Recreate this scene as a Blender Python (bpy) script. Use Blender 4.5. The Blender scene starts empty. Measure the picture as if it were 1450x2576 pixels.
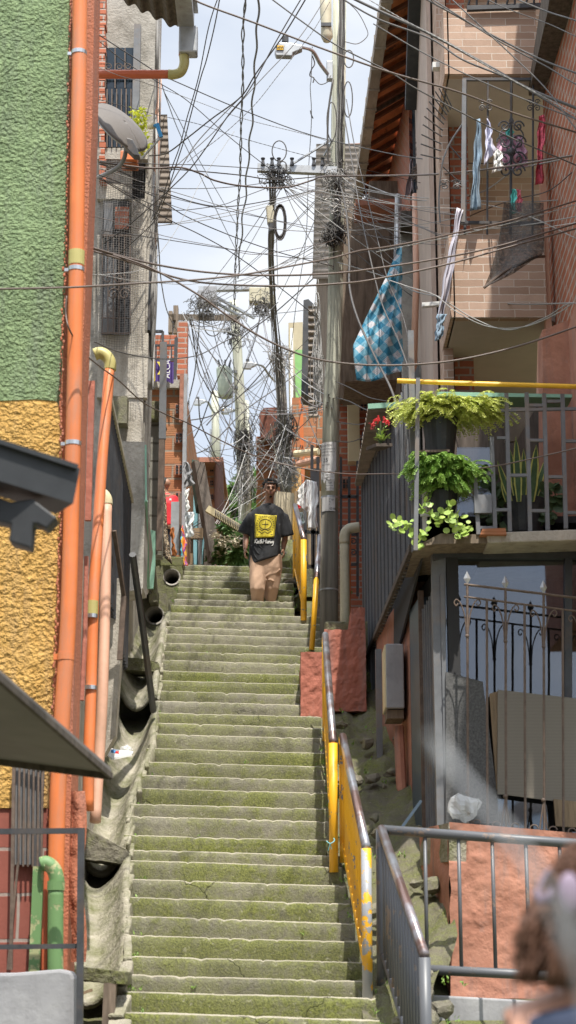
import bpy, bmesh, math, random
from mathutils import Vector, Matrix, noise
rnd = random.Random(7)
S = bpy.context.scene
COL = S.collection
# ---------------------------------------------------------------- camera, light, exposure
F = 4600.0; CX, CY = 725.0, 1288.0          # focal length and centre, in units of the photograph shown 1450 wide
TH = math.radians(14.53); CT, ST = math.cos(TH), math.sin(TH)
cam = bpy.data.cameras.new('camera'); camo = bpy.data.objects.new('camera', cam); COL.objects.link(camo)
cam.sensor_fit = 'VERTICAL'; cam.sensor_height = 36; cam.lens = 36 * F / 2576
camo.location = (0, 0, 0); camo.rotation_euler = (math.radians(90) + TH, 0, 0)
cam.clip_start = .1; cam.clip_end = 3000
cam.dof.use_dof = True; cam.dof.focus_distance = 20.5; cam.dof.aperture_fstop = 3.2
S.camera = camo
SUNV = Vector((.10, -.42, .90)).normalized()
w = bpy.data.worlds.new('World'); S.world = w; w.use_nodes = True
nt = w.node_tree; nt.nodes.clear()
out = nt.nodes.new('ShaderNodeOutputWorld'); b1 = nt.nodes.new('ShaderNodeBackground'); b2 = nt.nodes.new('ShaderNodeBackground')
mx = nt.nodes.new('ShaderNodeMixShader'); sk = nt.nodes.new('ShaderNodeTexSky'); sk.sky_type = 'NISHITA'; sk.sun_disc = False
sk.sun_elevation = math.asin(SUNV.z); sk.sun_rotation = math.atan2(SUNV.x, SUNV.y)
b1.inputs[1].default_value = .11
tc = nt.nodes.new('ShaderNodeTexCoord'); mp = nt.nodes.new('ShaderNodeMapping'); mp.inputs['Scale'].default_value = (1, 1, 2.2)
mp.inputs['Location'].default_value = (.3, .1, .4)
nz = nt.nodes.new('ShaderNodeTexNoise'); nz.inputs['Scale'].default_value = 2.4; nz.inputs['Detail'].default_value = 7; nz.inputs['Roughness'].default_value = .5
cr = nt.nodes.new('ShaderNodeValToRGB'); cr.color_ramp.elements[0].position = .3; cr.color_ramp.elements[1].position = .62
cr.color_ramp.elements[0].color = (.55, .55, .55, 1); cr.color_ramp.elements[1].color = (.97, .97, .97, 1)
c2 = nt.nodes.new('ShaderNodeValToRGB'); c2.color_ramp.elements[0].position = .35; c2.color_ramp.elements[1].position = .65
c2.color_ramp.elements[0].color = (.60, .69, .83, 1); c2.color_ramp.elements[1].color = (.93, .95, .98, 1)
L = nt.links.new
L(tc.outputs['Generated'], mp.inputs[0]); L(mp.outputs[0], nz.inputs['Vector']); L(nz.outputs[0], cr.inputs[0]); L(nz.outputs[0], c2.inputs[0])
L(sk.outputs[0], b1.inputs[0]); L(c2.outputs[0], b2.inputs[0])
sxyz = nt.nodes.new('ShaderNodeSeparateXYZ'); cz_ = nt.nodes.new('ShaderNodeMapRange'); L(tc.outputs['Generated'], sxyz.inputs[0]); L(sxyz.outputs['Z'], cz_.inputs[0])
for i_, v_ in ((1, .5), (2, .85), (3, .78), (4, 2.7)): cz_.inputs[i_].default_value = v_
L(cz_.outputs[0], b2.inputs[1])          # sky above the view is brightened to add fill light from overhead
L(cr.outputs[0], mx.inputs[0]); L(b1.outputs[0], mx.inputs[1]); L(b2.outputs[0], mx.inputs[2]); L(mx.outputs[0], out.inputs[0])
sl = bpy.data.lights.new('sun', 'SUN'); slo = bpy.data.objects.new('sun', sl); COL.objects.link(slo)
sl.energy = 4.7; sl.angle = math.radians(.6); sl.color = (1, .95, .86); slo.rotation_euler = SUNV.to_track_quat('Z', 'Y').to_euler()
slo.location = (10, -10, 30)
S.view_settings.view_transform = 'Standard'; S.view_settings.look = 'None'; S.view_settings.exposure = .58; S.view_settings.gamma = 1
S.cycles.max_bounces = 6; S.cycles.transparent_max_bounces = 12

# ---------------------------------------------------------------- helpers
def at(px, py, Y):
    u = (px - CX) / F; v = (CY - py) / F
    k = Y / (CT - ST * v)
    return Vector((u * k, Y, (ST + CT * v) * k))
SLOPE, SC = .502, 6.88
def sz(Y): return SLOPE * Y - SC                     # height of the stair slope
def sY(py):                                           # distance at which a picture row meets the slope
    v = (CY - py) / F; t = (ST + CT * v) / (CT - ST * v)
    return SC / (SLOPE - t)
def on(px, py): return at(px, py, sY(py))
def lerp(a, b, t): return a + (b - a) * t
def interp(tab, x):
    for (x0, y0), (x1, y1) in zip(tab, tab[1:]):
        if x0 <= x <= x1: return lerp(y0, y1, (x - x0) / (x1 - x0))
    return tab[0][1] if x < tab[0][0] else tab[-1][1]
def crom(pts, n=6):
    pts = [Vector(p) for p in pts]
    if len(pts) < 3: return [pts[0].lerp(pts[1], i / n) for i in range(n + 1)]
    P = [pts[0] * 2 - pts[1]] + pts + [pts[-1] * 2 - pts[-2]]; o = []
    for i in range(1, len(P) - 2):
        a, b, c, d = P[i - 1], P[i], P[i + 1], P[i + 2]
        for k in range(n):
            t = k / n
            o.append(.5 * ((2 * b) + (c - a) * t + (2 * a - 5 * b + 4 * c - d) * t * t + (3 * b - a - 3 * c + d) * t ** 3))
    o.append(pts[-1]); return o

class MB:
    def __init__(s): s.v = []; s.f = []
    def add(s, vs, fs):
        n = len(s.v); s.v += [tuple(v) for v in vs]; s.f += [tuple(i + n for i in f) for f in fs]; return s
    def box(s, c, d, rz=0, rx=0, ry=0):
        R = Matrix.Rotation(rz, 3, 'Z') @ Matrix.Rotation(ry, 3, 'Y') @ Matrix.Rotation(rx, 3, 'X'); c = Vector(c)
        vs = [c + R @ Vector((sx * d[0] / 2, sy * d[1] / 2, sz_ * d[2] / 2)) for sx in (-1, 1) for sy in (-1, 1) for sz_ in (-1, 1)]
        return s.add(vs, [(0, 1, 3, 2), (4, 6, 7, 5), (0, 4, 5, 1), (2, 3, 7, 6), (0, 2, 6, 4), (1, 5, 7, 3)])
    def bar(s, a, b, w, h=None, up=(0, 0, 1)):          # rectangular bar from a to b
        a = Vector(a); b = Vector(b); h = h or w; d = (b - a).normalized(); u = Vector(up)
        if abs(d.dot(u)) > .97: u = Vector((0, 1, 0))
        x = d.cross(u).normalized(); y = x.cross(d).normalized()
        vs = [p + x * sx * w / 2 + y * sy * h / 2 for p in (a, b) for sx, sy in ((-1, -1), (1, -1), (1, 1), (-1, 1))]
        return s.add(vs, [(0, 1, 2, 3), (7, 6, 5, 4), (0, 4, 5, 1), (1, 5, 6, 2), (2, 6, 7, 3), (3, 7, 4, 0)])
    def prism(s, poly, vec):
        poly = [Vector(p) for p in poly]; vec = Vector(vec); n = len(poly)
        nrm = sum(((poly[i] - poly[0]).cross(poly[i + 1] - poly[0]) for i in range(1, n - 1)), Vector())
        if nrm.dot(vec) > 0: poly = poly[::-1]
        vs = poly + [p + vec for p in poly]
        return s.add(vs, [tuple(range(n)), tuple(range(2 * n - 1, n - 1, -1))] + [(i, i + n, (i + 1) % n + n, (i + 1) % n) for i in range(n)])
    def tube(s, pts, r, n=6, caps=True, closed=False, sq=None):
        pts = [Vector(p) for p in pts]; m = len(pts)
        if m < 2: return s
        rr = r if isinstance(r, (list, tuple)) else [r] * m
        vs = []; px = None
        for i, p in enumerate(pts):
            if closed: d = pts[(i + 1) % m] - pts[i - 1]
            else: d = pts[min(i + 1, m - 1)] - pts[max(i - 1, 0)]
            d = d.normalized() if d.length > 1e-9 else Vector((0, 0, 1))
            if px is None:
                px = d.cross(Vector((0, 0, 1)) if abs(d.z) < .9 else Vector((0, 1, 0))).normalized()
            else:
                q = px - d * px.dot(d); px = q.normalized() if q.length > 1e-6 else d.cross(Vector((1, 0, 0))).normalized()
            y = d.cross(px)
            for k in range(n):
                a = 2 * math.pi * k / n
                vs.append(p + (px * math.cos(a) + y * math.sin(a) * (sq or 1)) * rr[i])
        fs = [(i * n + k, i * n + (k + 1) % n, ((i + 1) % m) * n + (k + 1) % n, ((i + 1) % m) * n + k) for i in range(m if closed else m - 1) for k in range(n)]
        if caps and not closed: fs += [tuple(range(n))[::-1], tuple(range((m - 1) * n, m * n))]
        return s.add(vs, fs)
    def ell(s, c, r, n=12, m=8, R=None):
        c = Vector(c); vs = []
        for i in range(m + 1):
            t = math.pi * i / m
            for k in range(n):
                a = 2 * math.pi * k / n
                p = Vector((r[0] * math.sin(t) * math.cos(a), r[1] * math.sin(t) * math.sin(a), r[2] * math.cos(t)))
                vs.append(c + (R @ p if R else p))
        return s.add(vs, [(i * n + k, (i + 1) * n + k, (i + 1) * n + (k + 1) % n, i * n + (k + 1) % n) for i in range(m) for k in range(n)])
    def loft(s, rings, caps=True):
        n = len(rings[0]); m = len(rings)
        vs = [p for r in rings for p in r]
        fs = [(i * n + k, i * n + (k + 1) % n, (i + 1) * n + (k + 1) % n, (i + 1) * n + k) for i in range(m - 1) for k in range(n)]
        if caps: fs += [tuple(range(n))[::-1], tuple(range((m - 1) * n, m * n))]
        return s.add(vs, fs)
    def grid(s, fn, nu, nv):
        vs = [fn(i / nu, j / nv) for j in range(nv + 1) for i in range(nu + 1)]
        return s.add(vs, [(j * (nu + 1) + i, j * (nu + 1) + i + 1, (j + 1) * (nu + 1) + i + 1, (j + 1) * (nu + 1) + i) for j in range(nv) for i in range(nu)])
    def sheet(s, fn, nu, nv, th):                       # a grid given thickness along th vector
        n0 = len(s.v); s.grid(fn, nu, nv); k = (nu + 1) * (nv + 1); th = Vector(th)
        s.v += [tuple(Vector(s.v[n0 + i]) + th) for i in range(k)]
        W = nu + 1
        fs = [(n0 + k + j * W + i, n0 + k + (j + 1) * W + i, n0 + k + (j + 1) * W + i + 1, n0 + k + j * W + i + 1) for j in range(nv) for i in range(nu)]
        bd = [i for i in range(W)] + [j * W + nu for j in range(1, nv + 1)] + [nv * W + i for i in range(nu - 1, -1, -1)] + [j * W for j in range(nv - 1, 0, -1)]
        fs += [(n0 + bd[i], n0 + k + bd[i], n0 + k + bd[(i + 1) % len(bd)], n0 + bd[(i + 1) % len(bd)]) for i in range(len(bd))]
        s.f += fs; return s
    def build(s, name, m, parent=None, smooth=False, bevel=0, fix=True, mods=None):
        me = bpy.data.meshes.new(name); me.from_pydata(s.v, [], s.f); me.update()
        if fix:
            bm = bmesh.new(); bm.from_mesh(me); bmesh.ops.recalc_face_normals(bm, faces=bm.faces); bm.to_mesh(me); bm.free()
        uv = me.uv_layers.new(name='UVMap').data
        for p in me.polygons:
            nx, ny, nzz = abs(p.normal.x), abs(p.normal.y), abs(p.normal.z)
            for li in p.loop_indices:
                c = me.vertices[me.loops[li].vertex_index].co
                uv[li].uv = (c.x, c.y) if nzz > .75 else ((c.y, c.z) if nx > ny else (c.x, c.z))
            p.use_smooth = smooth
        me.materials.append(m); o = bpy.data.objects.new(name, me); COL.objects.link(o)
        if parent is not None:
            o.parent = parent
            if parent.type == 'EMPTY': o.location = -parent.location
        if bevel:
            b = o.modifiers.new('bevel', 'BEVEL'); b.width = bevel; b.segments = 2; b.limit_method = 'ANGLE'
        return o
def tag(o, label, cat, group=None, kind=None):
    if label: o['label'] = label
    if cat: o['category'] = cat
    if group: o['group'] = group
    if kind: o['kind'] = kind
    return o
def thing(name, loc, label, cat, group=None):
    o = bpy.data.objects.new(name, None); COL.objects.link(o); o.location = Vector(loc); o.empty_display_size = .1
    return tag(o, label, cat, group)
def one(mb, name, m, label, cat, group=None, **k): return tag(mb.build(name, m, **k), label, cat, group)
def struct(o): o['kind'] = 'structure'; return o
def quadpx(pts, Ys, vec):                               # wall from picture corners, each at its own distance, thickness vec
    return MB().prism([at(p[0], p[1], y) for p, y in zip(pts, Ys)], vec)
def front(x0, y0, x1, y1, Y, th=.15):                   # upright slab facing the street
    a = at((x0 + x1) / 2, y0, Y).z; b = at((x0 + x1) / 2, y1, Y).z; ym = (y0 + y1) / 2
    xa, xb = at(x0, ym, Y).x, at(x1, ym, Y).x
    return MB().box(((xa + xb) / 2, Y + th / 2, (a + b) / 2), (abs(xb - xa), th, abs(a - b)))
def fbox(mb, x0, y0, x1, y1, Y, th=.15):
    a = at((x0 + x1) / 2, y0, Y).z; b = at((x0 + x1) / 2, y1, Y).z; ym = (y0 + y1) / 2
    xa, xb = at(x0, ym, Y).x, at(x1, ym, Y).x
    return mb.box(((xa + xb) / 2, Y + th / 2, (a + b) / 2), (abs(xb - xa), th, abs(a - b)))
def poly(pts, Y, th=.1): return MB().prism([at(x, y, Y) for x, y in pts], (0, th, 0))
def px(pts, Y): return [at(x, y, Y) for x, y in pts]
def yard(mb, c, rx_, rz_, turns=1.6, r=.006, flip=1, n=26, Rm=None):     # a scroll of wrought iron in the x-z plane
    pts = []
    for i in range(n):
        t = i / (n - 1); a = t * turns * 2 * math.pi; k = 1 - t * .82
        p = Vector((flip * rx_ * k * math.cos(a), 0, rz_ * k * math.sin(a)))
        pts.append(Vector(c) + (Rm @ p if Rm else p))
    return mb.tube(pts, r, 5)

# ---------------------------------------------------------------- materials
MATS = {}
class NT:
    def __init__(s, name):
        s.m = bpy.data.materials.new(name); s.m.use_nodes = True; s.t = s.m.node_tree
        s.b = s.t.nodes['Principled BSDF']; s.tc = s.t.nodes.new('ShaderNodeTexCoord')
    def n(s, kind, **k):
        o = s.t.nodes.new('ShaderNode' + kind)
        for a, v in k.items():
            if a in o.inputs: o.inputs[a].default_value = v
            else: setattr(o, a, v)
        return o
    def l(s, a, b): s.t.links.new(a, b)
    def noise(s, sc, det=5, rough=.6, vec=None, scale3=None):
        o = s.n('TexNoise', Scale=sc, Detail=det, Roughness=rough); v = vec or s.tc.outputs['Object']
        if scale3:
            m = s.n('Mapping'); m.inputs['Scale'].default_value = scale3; s.l(v, m.inputs[0]); v = m.outputs[0]
        s.l(v, o.inputs['Vector']); return o.outputs['Fac']
    def ramp(s, fac, stops):
        r = s.n('ValToRGB'); e = r.color_ramp.elements
        while len(e) < len(stops): e.new(.5)
        for el, (p, c) in zip(e, stops):
            el.position = p; el.color = (c, c, c, 1) if isinstance(c, (int, float)) else (*c[:3], 1)
        s.l(fac, r.inputs[0]); return r.outputs[0]
    def mix(s, fac, a, b, mode='MIX'):
        o = s.n('MixRGB', blend_type=mode)
        for i, v in ((0, fac), (1, a), (2, b)):
            if isinstance(v, (int, float)): o.inputs[i].default_value = v if i == 0 else (v, v, v, 1)
            elif isinstance(v, tuple): o.inputs[i].default_value = (*v[:3], 1)
            else: s.l(v, o.inputs[i])
        return o.outputs[0]
    def bump(s, h, strength, dist=.02, prev=None):
        o = s.n('Bump', Strength=strength, Distance=dist); s.l(h, o.inputs['Height'])
        if prev is not None: s.l(prev, o.inputs['Normal'])
        s.l(o.outputs[0], s.b.inputs['Normal']); return o.outputs[0]
def sc3(c, k): return tuple(max(0, min(1, x * k)) for x in c)
def mat(name, col, rough=.8, var=.18, vs=4, bump=.0, bs=30, bd=.01, metal=0, dirt=0, dcol=(.08, .07, .06), dsc=2.5, coat=0, streak=False, spec=.4):
    if name in MATS: return MATS[name]
    t = NT(name); nz = t.noise(vs, 6, .65)
    c = t.mix(t.ramp(nz, [(.3, 0.), (.7, 1.)]), sc3(col, 1 - var), sc3(col, 1 + var))
    if dirt:
        d = t.noise(dsc, 8, .7, scale3=(3, 3, .5) if streak else None)
        c = t.mix(t.ramp(d, [(.56 - dirt * .25, 0.), (.56 + .25 * (1 - dirt), 1.)]), c, dcol)
    t.l(c, t.b.inputs['Base Color']); t.b.inputs['Roughness'].default_value = rough; t.b.inputs['Metallic'].default_value = metal
    t.b.inputs['Specular IOR Level'].default_value = spec; t.b.inputs['Coat Weight'].default_value = coat
    if bump: t.bump(t.noise(bs, 4, .6), bump, bd)
    MATS[name] = t.m; return t.m
def plaster(name, col, sc=26, st=1.0, bd=.03, col2=None, dirt=.15):
    if name in MATS: return MATS[name]
    t = NT(name)
    n1 = t.noise(sc, 3, .55); n2 = t.noise(sc * .28, 4, .6); big = t.noise(1.1, 5, .6)
    vo = t.n('TexVoronoi', Scale=sc * .8, feature='SMOOTH_F1'); t.l(t.tc.outputs['Object'], vo.inputs['Vector'])
    h = t.mix(.45, t.ramp(n1, [(.38, 0.), (.62, 1.)]), t.ramp(vo.outputs['Distance'], [(.1, 1.), (.6, 0.)])); h = t.mix(t.ramp(t.noise(2.2, 4), [(.35, .1), (.65, .75)]), h, n2)
    c = t.mix(t.ramp(n2, [(.3, 0.), (.7, 1.)]), sc3(col, .88), col2 or sc3(col, 1.12))
    c = t.mix(t.ramp(big, [(.45, 0.), (.8, dirt * 2)]), c, sc3(col, .55))
    c = t.mix(t.ramp(n1, [(.2, .35), (.42, 0.)]), c, sc3(col, .45))
    st_ = t.noise(2.2, 7, .7, scale3=(3.2, 3.2, .45)); c = t.mix(t.ramp(st_, [(.5, 0.), (.72, dirt * 2.6)]), c, tuple(.5 * x + .10 for x in sc3(col, .7)))
    c = t.mix(t.ramp(t.noise(7, 6, .7), [(.62, 0.), (.7, dirt * 1.6)]), c, tuple(.75 * x + .09 for x in col))
    t.l(c, t.b.inputs['Base Color']); t.b.inputs['Roughness'].default_value = .85; t.b.inputs['Specular IOR Level'].default_value = .25
    t.bump(h, st, bd); MATS[name] = t.m; return t.m
def brick(name, c1, c2, mortar, bw=.26, bh=.09, ms=.012, bump=.6, dirt=.3, grooves=False, dcol=(.1, .08, .06), offs=.5):
    if name in MATS: return MATS[name]
    t = NT(name); b = t.n('TexBrick'); b.offset = offs
    b.inputs['Scale'].default_value = 1; b.inputs['Brick Width'].default_value = bw; b.inputs['Row Height'].default_value = bh
    b.inputs['Mortar Size'].default_value = ms; b.inputs['Mortar Smooth'].default_value = .25
    b.inputs['Color1'].default_value = (*c1, 1); b.inputs['Color2'].default_value = (*c2, 1); b.inputs['Mortar'].default_value = (*mortar, 1)
    # wobble the joints a little
    ad = t.n('VectorMath', operation='ADD'); nn = t.n('TexNoise', Scale=9.0, Detail=2.0); t.l(t.tc.outputs['Object'], nn.inputs['Vector'])
    mu = t.n('VectorMath', operation='SCALE'); mu.inputs['Scale'].default_value = .014; t.l(nn.outputs['Color'], mu.inputs[0])
    t.l(t.tc.outputs['UV'], ad.inputs[0]); t.l(mu.outputs[0], ad.inputs[1]); t.l(ad.outputs[0], b.inputs['Vector'])
    c = t.mix(t.ramp(t.noise(6, 6, .7), [(.25, .0), (.75, .5)]), b.outputs['Color'], sc3(c1, .6))
    if dirt: c = t.mix(t.ramp(t.noise(1.7, 8, .7), [(.45, 0.), (.85, dirt * 1.6)]), c, dcol)
    t.l(c, t.b.inputs['Base Color']); t.b.inputs['Roughness'].default_value = .88; t.b.inputs['Specular IOR Level'].default_value = .2
    h = t.ramp(b.outputs['Fac'], [(0, 1.), (1, 0.)])
    nb = t.bump(h, bump, .012)
    if grooves:
        wv = t.n('TexWave', Scale=11.0, Distortion=.4); wv.bands_direction = 'Y'; t.l(t.tc.outputs['UV'], wv.inputs['Vector']); t.bump(wv.outputs['Fac'], .35, .006, nb)
    else: t.bump(t.noise(40, 4, .6), .3, .006, nb)
    MATS[name] = t.m; return t.m
def mossy(name, base=(.27, .245, .185), moss=(.105, .125, .03), amt=.5, pale=(.42, .38, .30), bump=.9, cracks=True, tread=True):
    if name in MATS: return MATS[name]
    t = NT(name)
    n1 = t.noise(3.2, 9, .68); n2 = t.noise(14, 8, .7); n3 = t.noise(60, 6, .7); n4 = t.noise(.9, 5, .6)
    c = t.mix(t.ramp(n2, [(.3, 0.), (.72, 1.)]), sc3(base, .62), sc3(base, 1.2))
    mo = t.mix(t.ramp(n3, [(.35, 0.), (.7, 1.)]), sc3(moss, .6), (moss[0] * 2.0, moss[1] * 1.9, moss[2] * 1.6))
    k = t.mix(.5, n1, n2); a = .64 - amt * .26
    oi = t.n('ObjectInfo'); md = t.n('Math', operation='MULTIPLY_ADD'); t.l(oi.outputs['Random'], md.inputs[0]); md.inputs[1].default_value = .14; md.inputs[2].default_value = -.07; ka = t.n('Math', operation='ADD'); t.l(k, ka.inputs[0]); t.l(md.outputs[0], ka.inputs[1]); k = ka.outputs[0]
    c = t.mix(t.ramp(oi.outputs['Random'], [(.0, .0), (1., .45)]), c, sc3(base, .62))
    mf = t.mix(1.0, t.ramp(k, [(a - .07, 0.), (a + .12, .92)]), t.ramp(t.noise(.7, 3), [(.3, .45), (.6, 1.)]), 'MULTIPLY')
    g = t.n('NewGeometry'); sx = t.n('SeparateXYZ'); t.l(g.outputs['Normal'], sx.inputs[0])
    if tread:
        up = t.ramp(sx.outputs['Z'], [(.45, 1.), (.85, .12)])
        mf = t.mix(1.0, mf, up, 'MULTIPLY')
        c = t.mix(t.ramp(sx.outputs['Z'], [(.4, 0.), (.8, .85)]), c, pale)  # worn upward faces paler, the sunlit look of the treads put into the colour
    c = t.mix(mf, c, mo)
    c = t.mix(t.ramp(n4, [(.42, 0.), (.7, .4)]), c, (.07, .065, .05))
    c = t.mix(t.ramp(t.noise(5.5, 9, .75), [(.56, 0.), (.66, .65)]), c, sc3(base, .35))
    c = t.mix(t.ramp(t.noise(26, 3, .6), [(.62, 0.), (.76, .55)]), c, sc3(base, 1.55))
    h = t.mix(.5, n2, n3)
    if cracks:
        vo = t.n('TexVoronoi', Scale=1.7, feature='DISTANCE_TO_EDGE'); ad = t.n('VectorMath', operation='ADD')
        nn = t.n('TexNoise', Scale=5.0, Detail=5.0); t.l(t.tc.outputs['Object'], nn.inputs['Vector']); mu = t.n('VectorMath', operation='SCALE'); mu.inputs['Scale'].default_value = .35
        t.l(nn.outputs['Color'], mu.inputs[0]); t.l(t.tc.outputs['Object'], ad.inputs[0]); t.l(mu.outputs[0], ad.inputs[1]); t.l(ad.outputs[0], vo.inputs['Vector'])
        ck = t.ramp(vo.outputs['Distance'], [(.0, .8), (.009, 0.)]); ck = t.mix(1.0, ck, t.ramp(t.noise(1.6, 3), [(.58, 0.), (.66, 1.)]), 'MULTIPLY')
        c = t.mix(ck, c, (.03, .028, .02)); h = t.mix(ck, h, 0.)
    t.l(c, t.b.inputs['Base Color']); t.b.inputs['Roughness'].default_value = .92; t.b.inputs['Specular IOR Level'].default_value = .15
    t.bump(h, bump, .03); MATS[name] = t.m; return t.m
def chipped(name, paint, under, amt=.35, rough=.42, sc=9, metal_under=.6):
    if name in MATS: return MATS[name]
    t = NT(name); n = t.noise(sc, 8, .65); n2 = t.noise(2.2, 4)
    k = t.mix(.4, n, n2); f = t.ramp(k, [(.66 - amt * .4, 0.), (.675 - amt * .4, 1.)])
    f = t.ramp(k, [(.38 + amt * .22, 1.), (.395 + amt * .22, 0.)])
    c = t.mix(f, t.mix(n2, sc3(paint, .8), sc3(paint, 1.1)), t.mix(n, sc3(under, .6), sc3(under, 1.3)))
    t.l(c, t.b.inputs['Base Color']); t.b.inputs['Roughness'].default_value = rough
    t.bump(t.ramp(f, [(0, 1.), (1, 0.)]), .5, .003); MATS[name] = t.m; return t.m
def wood(name, col, sc=(8, 8, .6), var=.5, rough=.85, bump=.5):
    if name in MATS: return MATS[name]
    t = NT(name); n = t.noise(3, 8, .65, scale3=sc); n2 = t.noise(1.2, 4)
    c = t.mix(t.ramp(n, [(.3, 0.), (.7, 1.)]), sc3(col, 1 - var), sc3(col, 1 + var))
    c = t.mix(t.ramp(n, [(.62, 0.), (.7, .5)]), c, sc3(col, .25)); c = t.mix(t.ramp(n2, [(.4, 0.), (.8, .5)]), c, sc3(col, .55))
    t.l(c, t.b.inputs['Base Color']); t.b.inputs['Roughness'].default_value = rough; t.b.inputs['Specular IOR Level'].default_value = .2
    t.bump(n, bump, .012); MATS[name] = t.m; return t.m
def leafm(name, c1, c2, rough=.5, trans=.25):
    if name in MATS: return MATS[name]
    t = NT(name); n = t.noise(30, 2); n2 = t.noise(5, 3)
    c = t.mix(t.ramp(t.mix(.5, n, n2), [(.35, 0.), (.65, 1.)]), c1, c2)
    t.l(c, t.b.inputs['Base Color']); t.b.inputs['Roughness'].default_value = rough
    tr = t.n('BsdfTranslucent'); t.l(c, tr.inputs[0]); mx = t.n('MixShader'); mx.inputs[0].default_value = trans
    o = t.t.nodes['Material Output']; t.l(t.b.outputs[0], mx.inputs[1]); t.l(tr.outputs[0], mx.inputs[2]); t.l(mx.outputs[0], o.inputs[0])
    MATS[name] = t.m; return t.m
def M(n): return MATS[n]
plaster('green_plaster', (.175, .245, .125), 40, 1.0, .045, (.245, .325, .165), dirt=.3)
plaster('yellow_plaster', (.50, .285, .075), 36, 1.0, .045, (.62, .38, .12), dirt=.22)
plaster('rust_plaster', (.42, .15, .085), 60, .6, .015, dirt=.3)
plaster('salmon_plaster', (.37, .165, .11), 12, .5, .02, (.46, .225, .155), dirt=.35)
plaster('red_plaster', (.36, .13, .09), 14, .5, .02, dirt=.3)
plaster('gray_plaster', (.30, .30, .32), 9, .35, .02, (.36, .36, .37), dirt=.25)
mat('orange_pvc', (.62, .175, .055), .45, .12, 3, dirt=.45, dcol=(.44, .19, .11), dsc=3, spec=.4, streak=True)
mat('red_pvc', (.50, .12, .05), .45, .08, 3)
mat('pink_pvc', (.58, .33, .23), .5, .08, 2, dirt=.15, dcol=(.4, .24, .16), dsc=1.5)
mat('olive_pvc', (.42, .37, .14), .45, .08)
mat('cream_pvc', (.60, .52, .33), .5, .08)
mat('beige_pipe', (.46, .42, .31), .6, .1, dirt=.2, dcol=(.3, .27, .18))
chipped('green_pipe', (.13, .24, .09), (.35, .36, .18), .3, .6)
mat('clamp_steel', (.62, .64, .66), .3, .1, metal=.9)
mat('concrete', (.37, .345, .305), .9, .2, 5, .6, 30, .02, dirt=.4, dcol=(.15, .135, .11), dsc=2)
mat('pale_concrete', (.42, .385, .33), .9, .18, 5, .6, 35, .02, dirt=.35, dcol=(.22, .19, .15), dsc=2, streak=True)
mat('channel_concrete', (.31, .285, .225), .8, .28, 6, .8, 25, .03, dirt=.62, dcol=(.12, .125, .05), dsc=3.5)
mat('dark_metal', (.05, .052, .058), .5, .3, 6, .2, 60, .003, dirt=.2, dcol=(.11, .08, .06))
mat('gray_metal', (.15, .155, .165), .45, .2, 6, .1, 50, .003, dirt=.25, dcol=(.20, .15, .11))
mat('blue_gray_metal', (.055, .08, .11), .4, .2, 6)
mat('galv', (.40, .41, .42), .42, .15, 8, metal=.6, dirt=.2, dcol=(.2, .16, .13))
mat('rusty_iron', (.12, .085, .065), .7, .35, 14, .5, 60, .004)
mat('black_plastic', (.025, .027, .03), .5, .25, 6, .1, 40, .004, dirt=.12, dcol=(.09, .085, .08))
mat('white_paint', (.75, .75, .73), .6, .06)
mat('cable_black', (.07, .063, .058), .5, .35, 1.5)
mat('cable_brown', (.115, .085, .07), .5, .2, 1.5)
mat('cable_gray', (.26, .25, .235), .5, .2, 1.5)
mat('cable_white', (.55, .53, .5), .5, .1)
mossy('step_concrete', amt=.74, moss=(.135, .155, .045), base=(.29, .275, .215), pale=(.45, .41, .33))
mossy('moss_concrete', amt=.62, tread=False, base=(.24, .22, .17))
mossy('moss_rock', base=(.2, .18, .14), amt=.62, bump=1.0, tread=False)
chipped('yellow_rail', (.78, .40, .015), (.20, .21, .23), .18)
chipped('yellow_chip', (.30, .31, .33), (.80, .40, .015), .42)
chipped('gray_rail', (.095, .10, .11), (.20, .15, .12), .15)
t = NT('hand_rail'); n = t.noise(2.5, 6, .6); c = t.mix(t.ramp(n, [(.4, 0.), (.6, 1.)]), (.16, .10, .085), (.32, .34, .37))
t.l(c, t.b.inputs['Base Color']); t.b.inputs['Roughness'].default_value = .28; t.b.inputs['Metallic'].default_value = .55; MATS['hand_rail'] = t.m
brick('tan_tile', (.56, .40, .31), (.36, .24, .175), (.66, .61, .54), .30, .08, .004, .3, .15)
brick('dark_brick', (.42, .15, .085), (.34, .115, .06), (.44, .40, .35), .36, .115, .017, .7, .3, True)
brick('hollow_brick', (.44, .185, .09), (.36, .14, .07), (.30, .26, .21), .38, .215, .018, .8, .45, True, dcol=(.16, .13, .07))
brick('red_brick', (.50, .17, .10), (.42, .14, .08), (.42, .38, .34), .24, .085, .012, .6, .2)
brick('cmu', (.27, .26, .23), (.22, .21, .18), (.12, .11, .09), .44, .24, .016, .8, .45, dcol=(.12, .12, .07))
brick('tile_red', (.30, .10, .075), (.26, .085, .065), (.38, .34, .30), .30, .30, .012, .4, .15)
wood('pole_wood', (.42, .42, .34), (9, 9, .35), .4)
wood('pole_wood_dark', (.15, .135, .11), (9, 9, .35), .4)
wood('old_wood', (.19, .15, .115), (6, 6, .8), .5)
wood('fascia_wood', (.36, .31, .26), (3, .8, 3), .3)
wood('plank_wood', (.26, .19, .12), (7, 7, .7), .4)
wood('dark_wood', (.105, .086, .072), (6, 6, .8), .5)
wood('tin_brown', (.23, .195, .165), (1.5, 1.5, 1.5), .3)
t = NT('dark_glass'); t.b.inputs['Base Color'].default_value = (.02, .03, .04, 1); t.b.inputs['Roughness'].default_value = .05; t.b.inputs['Specular IOR Level'].default_value = .8; MATS['dark_glass'] = t.m
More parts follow.
